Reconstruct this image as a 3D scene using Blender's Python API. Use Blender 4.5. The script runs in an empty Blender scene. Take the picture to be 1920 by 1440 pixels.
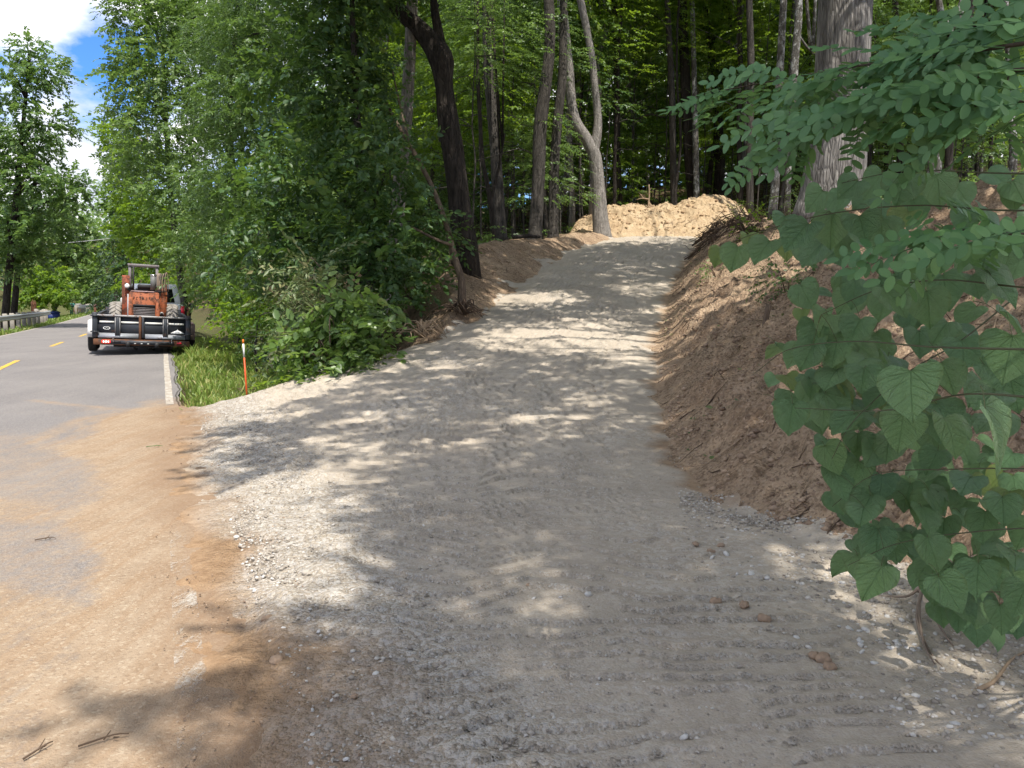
import bpy, math, random
import numpy as np
from mathutils import Vector

SC = bpy.context.scene
COL = SC.collection
rng = np.random.default_rng(11)
random.seed(5)

# ------------------------------------------------------------------ camera, sky, sun, exposure
CAM_H = 1.6
PITCH = math.radians(7.1)
FPX = 1442.0
cam_d = bpy.data.cameras.new('camera')
cam_d.sensor_width = 36.0
cam_d.lens = 36.0 * FPX / 1920.0
cam_d.clip_start = 0.05
cam_d.clip_end = 2000.0
cam = bpy.data.objects.new('camera', cam_d)
COL.objects.link(cam)
cam.location = (0, 0, CAM_H)
cam.rotation_euler = (math.pi / 2 - PITCH, 0, 0)
SC.camera = cam

SUN_EL = math.radians(64)
SUN_H = np.array([0.45, -0.893])             # horizontal direction towards the sun
SUN_H /= np.linalg.norm(SUN_H)
SUN_V = np.array([SUN_H[0] * math.cos(SUN_EL), SUN_H[1] * math.cos(SUN_EL), math.sin(SUN_EL)])
SLOPE = np.array([SUN_V[0] / SUN_V[2], SUN_V[1] / SUN_V[2]])   # metres sideways per metre up towards the sun

world = bpy.data.worlds.new('World')
SC.world = world
world.use_nodes = True
wn = world.node_tree
wn.nodes.clear()
w_out = wn.nodes.new('ShaderNodeOutputWorld')
w_bg = wn.nodes.new('ShaderNodeBackground')
w_sky = wn.nodes.new('ShaderNodeTexSky')
w_sky.sky_type = 'NISHITA'
w_sky.sun_disc = False
w_sky.sun_elevation = SUN_EL
w_sky.sun_rotation = math.atan2(SUN_H[0], SUN_H[1])
w_sky.air_density = 1.0
w_sky.dust_density = 0.6
w_sky.ozone_density = 1.5
w_tc = wn.nodes.new('ShaderNodeTexCoord')
w_map = wn.nodes.new('ShaderNodeMapping')
w_map.inputs['Scale'].default_value = (1.0, 1.0, 1.7)
w_map.inputs['Location'].default_value = (0.97, 0.3, 0.10)
w_n1 = wn.nodes.new('ShaderNodeTexNoise')
w_n1.inputs['Scale'].default_value = 3.4
w_n1.inputs['Detail'].default_value = 9.0
w_n1.inputs['Roughness'].default_value = 0.56
w_r1 = wn.nodes.new('ShaderNodeValToRGB')
w_r1.color_ramp.elements[0].position = 0.41
w_r1.color_ramp.elements[0].color = (0, 0, 0, 1)
w_r1.color_ramp.elements[1].position = 0.51
w_r1.color_ramp.elements[1].color = (1, 1, 1, 1)
w_n2 = wn.nodes.new('ShaderNodeTexNoise')
w_n2.inputs['Scale'].default_value = 7.0
w_n2.inputs['Detail'].default_value = 7.0
w_r2 = wn.nodes.new('ShaderNodeValToRGB')
w_r2.color_ramp.elements[0].position = 0.36
w_r2.color_ramp.elements[0].color = (1.9, 2.1, 2.5, 1)
w_r2.color_ramp.elements[1].position = 0.66
w_r2.color_ramp.elements[1].color = (4.9, 4.75, 4.6, 1)
w_mix = wn.nodes.new('ShaderNodeMix')
w_mix.data_type = 'RGBA'
wl = wn.links.new
wl(w_tc.outputs['Generated'], w_map.inputs['Vector'])
wl(w_map.outputs['Vector'], w_n1.inputs['Vector'])
wl(w_map.outputs['Vector'], w_n2.inputs['Vector'])
wl(w_n1.outputs['Fac'], w_r1.inputs['Fac'])
wl(w_n2.outputs['Fac'], w_r2.inputs['Fac'])
wl(w_r1.outputs['Color'], w_mix.inputs['Factor'])
w_tint = wn.nodes.new('ShaderNodeMix')
w_tint.data_type = 'RGBA'; w_tint.blend_type = 'MULTIPLY'
w_tint.inputs['Factor'].default_value = 1.0
w_tint.inputs['B'].default_value = (0.18, 0.33, 0.56, 1)      # a clear, deep summer blue all over the sky
wl(w_sky.outputs['Color'], w_tint.inputs['A'])
wl(w_tint.outputs['Result'], w_mix.inputs['A'])
wl(w_r2.outputs['Color'], w_mix.inputs['B'])
wl(w_mix.outputs['Result'], w_bg.inputs['Color'])
w_bg.inputs['Strength'].default_value = 0.15
wl(w_bg.outputs['Background'], w_out.inputs['Surface'])

sun_d = bpy.data.lights.new('sun', 'SUN')
sun_d.energy = 2.75
sun_d.angle = math.radians(0.53)
sun_d.color = (1.0, 0.95, 0.86)
sun = bpy.data.objects.new('sun', sun_d)
COL.objects.link(sun)
sun.rotation_euler = Vector(tuple(SUN_V)).to_track_quat('Z', 'Y').to_euler()

SC.view_settings.view_transform = 'Standard'
SC.view_settings.look = 'None'
SC.view_settings.gamma = 1.0
SC.view_settings.use_curve_mapping = False
SC.view_settings.exposure = 1.48
SC.render.engine = 'CYCLES'
SC.cycles.use_denoising = True
SC.cycles.max_bounces = 8
SC.cycles.diffuse_bounces = 5
SC.cycles.transmission_bounces = 5
SC.cycles.glossy_bounces = 2
SC.cycles.use_adaptive_sampling = True
SC.cycles.adaptive_threshold = 0.015

# ------------------------------------------------------------------ helpers: picture point -> place
def ray(px, py):
    r = np.array([(px - 960) / FPX, 0.0, 0.0])
    r[1] = math.cos(PITCH) + (720 - py) / FPX * math.sin(PITCH)
    r[2] = -math.sin(PITCH) + (720 - py) / FPX * math.cos(PITCH)
    return r

def at_y(px, py, y):
    r = ray(px, py)
    k = y / r[1]
    return np.array([r[0] * k, y, CAM_H + r[2] * k])

def at_z(px, py, z=0.0):
    r = ray(px, py)
    k = (z - CAM_H) / r[2]
    return np.array([r[0] * k, r[1] * k, z])

# ------------------------------------------------------------------ helpers: noise
def _hash(ix, iy, seed):
    h = (ix.astype(np.int64) * 374761393 + iy.astype(np.int64) * 668265263 + seed * 1442695041) & 0xFFFFFFFF
    h = ((h ^ (h >> 13)) * 1274126177) & 0xFFFFFFFF
    h = (h ^ (h >> 16)) & 0xFFFFFFFF
    return h / 4294967295.0

def vnoise(x, y, seed=0):
    x = np.asarray(x, float); y = np.asarray(y, float)
    ix = np.floor(x); iy = np.floor(y)
    fx = x - ix; fy = y - iy
    fx = fx * fx * fx * (fx * (fx * 6 - 15) + 10); fy = fy * fy * fy * (fy * (fy * 6 - 15) + 10)
    a = _hash(ix, iy, seed); b = _hash(ix + 1, iy, seed)
    c = _hash(ix, iy + 1, seed); d = _hash(ix + 1, iy + 1, seed)
    return (a + (b - a) * fx) * (1 - fy) + (c + (d - c) * fx) * fy      # 0..1

def fbm(x, y, seed=0, octv=4, gain=0.5):
    s = 0; a = 1; n = 0
    c, sn = math.cos(0.6), math.sin(0.6)
    for i in range(octv):
        s = s + a * vnoise(x, y, seed + i * 17)
        n += a; a *= gain
        x, y = (x * c - y * sn) * 2.03 + 3.1, (x * sn + y * c) * 2.03 + 7.7
    return s / n                                     # 0..1

def sstep(x, a, b):
    t = np.clip((np.asarray(x, float) - a) / (b - a), 0, 1)
    return t * t * (3 - 2 * t)

def inpoly(x, y, poly):
    x = np.asarray(x); y = np.asarray(y)
    res = np.zeros(x.shape, bool)
    n = len(poly)
    j = n - 1
    for i in range(n):
        xi, yi = poly[i][0], poly[i][1]
        xj, yj = poly[j][0], poly[j][1]
        c = ((yi > y) != (yj > y)) & (x < (xj - xi) * (y - yi) / (yj - yi + 1e-12) + xi)
        res ^= c
        j = i
    return res

# ------------------------------------------------------------------ helpers: meshes and objects
def mesh(name, V, F, mat=None, smooth=False, attrs=None):
    """F: (n,k) array or list of such arrays."""
    if isinstance(F, np.ndarray):
        F = [F]
    F = [np.asarray(f, np.int32) for f in F if len(f)]
    me = bpy.data.meshes.new(name)
    V = np.ascontiguousarray(V, np.float32)
    me.vertices.add(len(V))
    me.vertices.foreach_set('co', V.ravel())
    nl = sum(f.size for f in F); nf = sum(len(f) for f in F)
    me.loops.add(nl)
    me.loops.foreach_set('vertex_index', np.concatenate([f.ravel() for f in F]))
    me.polygons.add(nf)
    tot = np.concatenate([np.full(len(f), f.shape[1], np.int32) for f in F])
    st = np.concatenate([[0], np.cumsum(tot)[:-1]]).astype(np.int32)
    me.polygons.foreach_set('loop_start', st)
    me.polygons.foreach_set('loop_total', tot)
    if smooth:
        me.polygons.foreach_set('use_smooth', np.ones(nf, bool))
    if attrs:
        for k, a in attrs.items():
            at = me.attributes.new(k, 'FLOAT', 'POINT')
            at.data.foreach_set('value', np.ascontiguousarray(a, np.float32))
    me.update(calc_edges=True)
    me.validate()
    if mat is not None:
        me.materials.append(mat)
    return me

def obj(name, me, parent=None, loc=None, kind=None):
    o = bpy.data.objects.new(name, me)
    COL.objects.link(o)
    if parent is not None:
        o.parent = parent
    if loc is not None:
        o.location = tuple(loc)
    if kind:
        o['kind'] = kind
    return o

def tag(o, label, cat, group=None):
    o['label'] = label; o['category'] = cat
    if group: o['group'] = group
    return o

def thing(name, label, cat, loc=(0, 0, 0), rot=(0, 0, 0), group=None):
    o = bpy.data.objects.new(name, None)
    o.empty_display_size = 0.3
    COL.objects.link(o)
    o.location = tuple(loc); o.rotation_euler = rot
    return tag(o, label, cat, group)

class MB:
    """collects quads / tris / ngons for one mesh"""
    def __init__(s):
        s.V = []; s.n = 0; s.F = {}
    def add(s, V, F):
        V = np.asarray(V, float)
        fs = F if isinstance(F, list) and len(F) and isinstance(F[0], np.ndarray) else [np.asarray(F)]
        for f in fs:
            s.F.setdefault(f.shape[1], []).append(f + s.n)
        s.V.append(V); s.n += len(V)
        return s
    def box(s, c, d, rot=None, bev=0.0):
        hx, hy, hz = d[0] / 2, d[1] / 2, d[2] / 2
        if bev > 0:
            b = min(bev, hx * .9, hy * .9, hz * .9)
            V = []
            for sx in (-1, 1):
                for sy in (-1, 1):
                    for sz in (-1, 1):
                        V += [(sx * (hx - b), sy * (hy - b), sz * hz), (sx * (hx - b), sy * hy, sz * (hz - b)), (sx * hx, sy * (hy - b), sz * (hz - b))]
            V = np.array(V, float)
            idx = lambda a, e, g, k: ((a * 4 + e * 2 + g) * 3 + k)
            Q = []
            Tt = []
            for g in (0, 1):
                q = [idx(0, 0, g, 0), idx(1, 0, g, 0), idx(1, 1, g, 0), idx(0, 1, g, 0)]
                Q.append(q if g else q[::-1])
                q = [idx(0, g, 0, 1), idx(0, g, 1, 1), idx(1, g, 1, 1), idx(1, g, 0, 1)]
                Q.append(q if g else q[::-1])
                q = [idx(g, 0, 0, 2), idx(g, 1, 0, 2), idx(g, 1, 1, 2), idx(g, 0, 1, 2)]
                Q.append(q if g else q[::-1])
            for a in (0, 1):
                for e in (0, 1):
                    Q.append([idx(a, e, 0, 1), idx(a, e, 1, 1), idx(a, e, 1, 2), idx(a, e, 0, 2)])
                    Q.append([idx(0, a, e, 0), idx(1, a, e, 0), idx(1, a, e, 1), idx(0, a, e, 1)])
                    Q.append([idx(a, 0, e, 0), idx(a, 1, e, 0), idx(a, 1, e, 2), idx(a, 0, e, 2)])
                    for g in (0, 1):
                        Tt.append([idx(a, e, g, 0), idx(a, e, g, 1), idx(a, e, g, 2)])
            Fs = [np.array(Q), np.array(Tt)]
        else:
            V = np.array([(x, y, z) for x in (-hx, hx) for y in (-hy, hy) for z in (-hz, hz)], float)
            Fs = [np.array([[0, 1, 3, 2], [4, 6, 7, 5], [0, 4, 5, 1], [2, 3, 7, 6], [0, 2, 6, 4], [1, 5, 7, 3]])]
        if rot is not None:
            V = V @ np.array(rot).T
        s.add(V + np.array(c, float), Fs)
        return s
    def tube(s, pts, rad, seg=8, cap=True):
        V, Fs = tube(pts, rad, seg, cap)
        return s.add(V, Fs)
    def prism(s, poly, axis, a, b):
        """poly 2D extruded along axis ('x','y','z') from a to b"""
        n = len(poly); P = np.array(poly, float)
        def put(v):
            if axis == 'x': return np.stack([np.full(n, v), P[:, 0], P[:, 1]], 1)
            if axis == 'y': return np.stack([P[:, 0], np.full(n, v), P[:, 1]], 1)
            return np.stack([P[:, 0], P[:, 1], np.full(n, v)], 1)
        V = np.concatenate([put(a), put(b)])
        side = np.array([[i, (i + 1) % n, n + (i + 1) % n, n + i] for i in range(n)])
        s.add(V, [side, np.arange(n)[None, ::-1], (np.arange(n) + n)[None]])
        return s
    def mesh(s, name, mat, smooth=False):
        V = np.concatenate(s.V)
        F = [np.concatenate(f) for f in s.F.values()]
        me = mesh(name, V, F, mat, smooth)
        bm_fix(me)
        return me
    def build(s, name, mat, parent=None, smooth=False, loc=None, kind=None):
        return obj(name, s.mesh(name, mat, smooth), parent, loc, kind)

import bmesh
def bm_fix(me):
    bm = bmesh.new(); bm.from_mesh(me)
    bmesh.ops.recalc_face_normals(bm, faces=bm.faces)
    bm.to_mesh(me); bm.free()

def rotz(a):
    c, s = math.cos(a), math.sin(a)
    return np.array([[c, -s, 0], [s, c, 0], [0, 0, 1]])
def rotx(a):
    c, s = math.cos(a), math.sin(a)
    return np.array([[1, 0, 0], [0, c, -s], [0, s, c]])
def roty(a):
    c, s = math.cos(a), math.sin(a)
    return np.array([[c, 0, s], [0, 1, 0], [-s, 0, c]])

def tube(pts, rad, seg=8, cap=True, ridge=None):
    P = np.asarray(pts, float); n = len(P)
    R = np.broadcast_to(np.asarray(rad, float), (n,))
    T = np.gradient(P, axis=0)
    T /= np.linalg.norm(T, axis=1, keepdims=True) + 1e-12
    ref = np.array([1.0, 0, 0]) if abs(T[0, 0]) < 0.8 else np.array([0, 1.0, 0])
    A = np.empty_like(P); a = ref
    for i in range(n):
        a = a - T[i] * np.dot(a, T[i]); a /= np.linalg.norm(a) + 1e-12
        A[i] = a
    B = np.cross(T, A)
    th = np.arange(seg) / seg * 2 * math.pi
    rr = R[:, None] * np.ones(seg)[None]
    if ridge is not None:
        rr = rr * ridge(th[None] * np.ones((n, 1)), np.cumsum(np.r_[0, np.linalg.norm(np.diff(P, axis=0), axis=1)])[:, None] * np.ones((1, seg)))
    V = P[:, None] + rr[..., None] * (np.cos(th)[None, :, None] * A[:, None] + np.sin(th)[None, :, None] * B[:, None])
    V = V.reshape(-1, 3)
    i = np.arange(n - 1)[:, None] * seg; j = np.arange(seg)[None]; k = (j + 1) % seg
    Q = np.stack([i + j, i + k, i + seg + k, i + seg + j], -1).reshape(-1, 4)
    Fs = [Q]
    if cap:
        V = np.concatenate([V, P[:1], P[-1:]])
        c0 = n * seg; c1 = c0 + 1
        j = np.arange(seg); k = (j + 1) % seg
        Fs.append(np.concatenate([np.stack([np.full(seg, c0), k, j], 1), np.stack([np.full(seg, c1), (n - 1) * seg + j, (n - 1) * seg + k], 1)]))
    return V, Fs

def smooth_line(pts, n):
    """Catmull-Rom through pts (any dimension), n samples"""
    P = np.asarray(pts, float)
    if len(P) == 2:
        return P[0] + (P[1] - P[0]) * np.linspace(0, 1, n)[:, None]
    Q = np.vstack([2 * P[0] - P[1], P, 2 * P[-1] - P[-2]])
    u = np.linspace(0, len(P) - 1 - 1e-9, n)
    i = np.floor(u).astype(int); f = (u - i)[:, None]
    p0, p1, p2, p3 = Q[i], Q[i + 1], Q[i + 2], Q[i + 3]
    return 0.5 * (2 * p1 + (p2 - p0) * f + (2 * p0 - 5 * p1 + 4 * p2 - p3) * f ** 2 + (3 * p1 - p0 - 3 * p2 + p3) * f ** 3)

# ------------------------------------------------------------------ helpers: materials
class NT:
    def __init__(s, name):
        s.m = bpy.data.materials.new(name)
        s.m.use_nodes = True
        s.t = s.m.node_tree
        s.t.nodes.clear()
        s.out = s.t.nodes.new('ShaderNodeOutputMaterial')
    def n(s, ty, props=None, **inp):
        nd = s.t.nodes.new(ty)
        for k, v in (props or {}).items():
            setattr(nd, k, v)
        for k, v in inp.items():
            k = k.replace('_', ' ')
            sock = nd.inputs[k] if not k.isdigit() else nd.inputs[int(k)]
            s.set(sock, v)
        return nd
    def set(s, sock, v):
        if hasattr(v, 'is_linked') or isinstance(v, bpy.types.NodeSocket):
            s.t.links.new(v, sock)
        else:
            if isinstance(v, (tuple, list)) and len(v) == 3 and sock.type == 'RGBA':
                v = (*v, 1)
            sock.default_value = v
    def coords(s, scale=(1, 1, 1), kind='Object', rot=(0, 0, 0)):
        tc = s.n('ShaderNodeTexCoord')
        return s.n('ShaderNodeMapping', Vector=tc.outputs[kind], Scale=scale, Rotation=rot).outputs[0]
    def noise(s, vec, scale, detail=4, rough=0.55, dist=0.0):
        return s.n('ShaderNodeTexNoise', Vector=vec, Scale=scale, Detail=detail, Roughness=rough, Distortion=dist).outputs['Fac']
    def vor(s, vec, scale, out='Distance', feature='F1'):
        return s.n('ShaderNodeTexVoronoi', {'feature': feature}, Vector=vec, Scale=scale).outputs[out]
    def ramp(s, fac, stops):
        r = s.n('ShaderNodeValToRGB', Fac=fac)
        el = r.color_ramp.elements
        while len(el) < len(stops): el.new(0.5)
        for e, (p, c) in zip(el, stops):
            e.position = p
            e.color = (*c, 1) if isinstance(c, (tuple, list)) else (c, c, c, 1)
        return r.outputs['Color']
    def mix(s, f, a, b, mode='MIX'):
        nd = s.n('ShaderNodeMix', {'data_type': 'RGBA', 'blend_type': mode})
        s.set(nd.inputs['Factor'], f); s.set(nd.inputs['A'], a); s.set(nd.inputs['B'], b)
        return nd.outputs['Result']
    def math(s, op, a, b=0.0, clamp=False):
        nd = s.n('ShaderNodeMath', {'operation': op, 'use_clamp': clamp})
        s.set(nd.inputs[0], a); s.set(nd.inputs[1], b)
        return nd.outputs[0]
    def attr(s, name):
        return s.n('ShaderNodeAttribute', {'attribute_name': name}).outputs['Fac']
    def bump(s, h, strength=0.5, dist=0.02, normal=None):
        b = s.n('ShaderNodeBump', Height=h, Strength=strength, Distance=dist)
        if normal is not None: s.set(b.inputs['Normal'], normal)
        return b.outputs[0]
    def bsdf(s, color, rough=0.8, spec=0.3, metal=0.0, normal=None, **kw):
        p = s.n('ShaderNodeBsdfPrincipled')
        s.set(p.inputs['Base Color'], color); s.set(p.inputs['Roughness'], rough)
        s.set(p.inputs['Specular IOR Level'], spec); s.set(p.inputs['Metallic'], metal)
        if normal is not None: s.set(p.inputs['Normal'], normal)
        for k, v in kw.items(): s.set(p.inputs[k.replace('_', ' ')], v)
        return p.outputs[0]
    def done(s, shader):
        s.t.links.new(shader, s.out.inputs['Surface'])
        return s.m

def leaf_mat(name, stops, trans=(0.20, 0.34, 0.04), tf=0.35, rough=0.45, spec=0.35):
    m = NT(name)
    rnd = m.n('ShaderNodeNewGeometry').outputs['Random Per Island']
    oi = m.n('ShaderNodeObjectInfo').outputs['Random']
    f = m.math('FRACT', m.math('ADD', rnd, m.math('MULTIPLY', oi, 0.0)))
    col = m.ramp(f, stops)
    col = m.mix(m.math('MULTIPLY', oi, 0.35), col, m.mix(1.0, col, (0.72, 0.85, 0.8), 'MULTIPLY'))
    oj = m.math('FRACT', m.math('MULTIPLY', oi, 7.13))
    col = m.mix(m.math('MULTIPLY', oj, 0.4), col, m.mix(1.0, col, (1.5, 1.25, 0.75), 'MULTIPLY'))
    tr = m.mix(0.75, col, trans)
    sh = m.n('ShaderNodeMixShader')
    m.set(sh.inputs[0], tf)
    m.set(sh.inputs[1], m.bsdf(col, rough, spec))
    m.set(sh.inputs[2], m.n('ShaderNodeBsdfTranslucent', Color=tr).outputs[0])
    return m.done(sh.outputs[0])

def bark_mat(name, dark, light, ridge=14.0, stretch=0.12, bump=0.8, lichen=None, lich_amt=0.5, moss=0.0):
    m = NT(name)
    v = m.coords((1, 1, stretch))
    n1 = m.noise(v, ridge, 5, 0.62, 0.6)
    v2 = m.coords((1, 1, 0.4))
    n2 = m.noise(v2, 2.2, 5, 0.6)
    rid = m.ramp(n1, [(0.36, 0.0), (0.6, 1.0)])
    col = m.mix(rid, dark, light)
    col = m.mix(m.ramp(n2, [(0.35, 0.0), (0.7, 0.55)]), col, m.mix(0.5, dark, light))
    if lichen:
        v3 = m.coords((1, 1, 0.7))
        n3 = m.noise(v3, 5.0, 6, 0.7, 0.3)
        col = m.mix(m.ramp(n3, [(0.62 - 0.2 * lich_amt, 0.0), (0.70 - 0.2 * lich_amt, 0.85)]), col, lichen)
    fis = m.vor(m.coords((1, 1, stretch * 1.3)), ridge * 2.2, 'Distance', 'DISTANCE_TO_EDGE')
    col = m.mix(m.ramp(fis, [(0.02, 0.42), (0.16, 0.0)]), col, tuple(c * .55 for c in dark))
    fine = m.math('ADD', m.noise(v, ridge * 5, 3, 0.6), m.math('MULTIPLY', m.ramp(fis, [(0.0, 0.0), (0.2, 1.0)]), 2.0))
    h = m.math('ADD', n1, m.math('MULTIPLY', fine, 0.25))
    return m.done(m.bsdf(col, 0.92, 0.15, normal=m.bump(h, bump, 0.03)))

def paint_mat(name, base, rust=(0.11, 0.045, 0.02), amt=0.3, rough=0.55, scale=6.0, spec=0.4, metal=0.0):
    m = NT(name)
    v = m.coords()
    n = m.noise(v, scale, 8, 0.68)
    n2 = m.noise(v, scale * 7, 4, 0.6)
    f = m.ramp(m.math('ADD', n, m.math('MULTIPLY', m.math('SUBTRACT', n2, 0.5), 0.4)), [(0.66 - 0.3 * amt, 0.0), (0.76 - 0.3 * amt, 1.0)])
    col = m.mix(f, m.mix(m.ramp(n2, [(0.3, 0.0), (0.8, 0.35)]), base, tuple(c * 0.55 for c in base)), rust)
    r = m.mix(f, (rough,) * 3, (0.9,) * 3)
    return m.done(m.bsdf(col, r, spec, metal, m.bump(n2, 0.15, 0.01)))

def plain(name, col, rough=0.6, spec=0.4, metal=0.0, var=0.25, scale=9.0, bump=0.1):
    m = NT(name)
    v = m.coords()
    n = m.noise(v, scale, 6, 0.65)
    c = m.mix(m.ramp(n, [(0.3, 0.0), (0.75, 1.0)]), col, tuple(x * (1 - var) for x in col))
    return m.done(m.bsdf(c, rough, spec, metal, m.bump(m.noise(v, scale * 6, 4), bump, 0.01)))
# ------------------------------------------------------------------ the lie of the land
RD = np.array([-0.413, 0.911]); RD /= np.linalg.norm(RD)       # along the road, away from the camera
RN = np.array([RD[1], -RD[0]])                                   # across it, to the right
P0 = np.array([-1.06, 2.41])                                     # a point on the right white line
ROAD_RZ = math.atan2(RN[1], RN[0])

def road_st(x, y):
    dx = np.asarray(x, float) - P0[0]; dy = np.asarray(y, float) - P0[1]
    return dx * RD[0] + dy * RD[1], dx * RN[0] + dy * RN[1]
def road_xy(s, t):
    return P0[0] + s * RD[0] + t * RN[0], P0[1] + s * RD[1] + t * RN[1]

_ss = np.arange(-120, 420, 1.0)
_zz = np.interp(_ss, [-120, 15, 24, 34, 55, 77, 120, 420], [0, 0, -.10, -.36, -.66, -.85, -1.0, -1.0])
_zz = np.convolve(np.pad(_zz, 4, mode='edge'), np.ones(9) / 9, 'valid')
def zr(s): return np.interp(s, _ss, _zz)

_xy = [-60, 2, 5, 8, 9.8, 10.6, 11.2, 11.6, 13, 18, 23, 27, 29, 60]
def xe(y): return P0[0] - (np.asarray(y, float) - P0[1]) * 0.4533 + 0.38
def XL(y):
    y = np.asarray(y, float)
    far = np.interp(y, [10.3, 10.6, 11.1, 11.7, 13, 14.5, 18, 21, 23, 27, 29, 60], [-4.4, -4.1, -3.1, -2.05, -1.15, -.55, .15, 1.05, 1.6, 3.3, 4.0, 18])
    return np.where(y < 10.3, xe(y), far)
def XR(y):      # right edge of the gravel
    return np.interp(y, [-60, 1, 2, 3, 4, 4.8, 5.6, 7, 10, 13, 18, 23, 27, 29, 60], [5, 5, 4.3, 3.7, 3.0, 2.2, 1.5, 1.55, 1.94, 2.54, 3.8, 5.4, 6.65, 7.2, 20])
def XT(y):      # right toe of the bank
    return np.interp(y, [-60, 1, 4, 5.6, 7, 10, 13, 18, 23, 27, 29, 60], [2.6, 2.4, 1.95, 1.5, 1.5, 1.9, 2.5, 3.75, 5.35, 6.6, 7.1, 20])
_hy = np.arange(-60, 80, 0.25)
_hh = np.interp(_hy, [-60, 6, 8, 10, 11.5, 13, 16, 18, 21, 23, 25.5, 27.5, 29, 80], [0, .02, .1, .28, .5, .82, 1.36, 1.72, 2.25, 2.62, 3.05, 3.36, 3.45, 3.6])
_hh = np.convolve(np.pad(_hh, 4, mode='edge'), np.ones(9) / 9, 'valid')
def HD(y): return np.interp(y, _hy, _hh)

def T0(x, y):
    """ground height without the small bumps"""
    x = np.asarray(x, float); y = np.asarray(y, float)
    s, t = road_st(x, y)
    NL = np.interp(t, [-140, -60, -20, -10, -7.6, -6.6, -6.3, .3, .6, 1.3, 2.3, 3.1, 4.3, 5.7, 8, 14, 30, 60, 140],
                   [-4, -3, -1.6, -.6, -.12, -.07, -.09, -.09, -.05, -.10, -.42, -.35, .8, 2.2, 2.8, 3.6, 4.8, 7, 12]) + zr(s)
    hill = 0.2 * np.logaddexp(0, (y - 33) / 2.0) * 2.0 * sstep(x, -14, 6)
    hill = hill * sstep(70 - y, -60, 30) + 0
    NL = NL + hill
    far = sstep(s, 105, 190) * 15.0 * sstep(t, -80, -20)
    NL = NL + far
    NR = 2.85 + 0.13 * (x - 6) + 0.035 * (y - 13) + hill
    NR = np.minimum(NR, 2.85 + 0.13 * 14 + 0.035 * (y - 13) + hill)
    h = None
    xc = (XL(y) + XR(y)) / 2
    wR = sstep(x - xc, -0.6, 0.8) * (1 - sstep(y, 28, 36))
    N = NL * (1 - wR) + NR * wR
    h = HD(y) * np.where(y < 14, sstep(t, .15, 2.7), 1.0)
    dl = np.maximum(XL(y) - x, 0)
    dr = np.maximum(x - XT(y), 0)
    d = np.maximum(dl, dr)
    k = np.where(dr > 0, .30 + .32 * sstep(y, 3.8, 7.0), np.where(y < 16, 0.55, 0.45))
    lim = k * d + 0.0
    dd = N - h
    z = h + np.clip(dd, -lim, lim) * (1 - 0.0)
    # soft shoulder where the bank reaches its natural level
    z = np.where(y > 29, z + (N - z) * sstep(y, 29.0, 31.5), z)
    wr_ = sstep(t, 0.0, 0.42) * (1 - sstep(s, 8.2, 9.2)) + sstep(t, 0.15, 1.0) * sstep(s, 8.2, 9.2)
    z = np.minimum(NL, z) * (1 - wr_) + z * wr_
    # behind the camera the bank dies away
    return z

def TB(x, y):
    """ground height with bumps"""
    z = T0(x, y)
    s, t = road_st(x, y)
    out = np.maximum(np.maximum(XL(y) - x, x - XT(y)), 0)
    w = sstep(out, 0.0, 0.5) * sstep(t, 0.4, 1.2) + sstep(-t, 6.6, 9)
    bank = sstep(x - XT(y), 0.0, 0.6) * (1 - sstep(y, 30, 36)) * sstep(t, 1.5, 3)
    z = z + w * (fbm(x * .9, y * .9, 3, 3) - .5) * 0.30
    b1 = fbm(x * 3.1, y * 3.1, 5, 4); b2 = fbm(x * 11, y * 11, 9, 3)
    z = z + w * ((b1 - .5) * 0.16 + (b2 - .5) * 0.06)
    ridged = 1 - np.abs(2 * fbm(x * 2.2 + y * .8, y * 2.2 - x * .8, 21, 4) - 1)
    z = z + bank * ((ridged - .6) * 0.34 + (1 - np.abs(2 * fbm(x * 5.5, y * 5.5, 23, 3) - 1) - .6) * .16 + (vnoise(x * 9, y * 9, 6) - .5) * .075 + (vnoise(x * 22, y * 22, 4) - .5) * 0.055)
    return z

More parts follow.
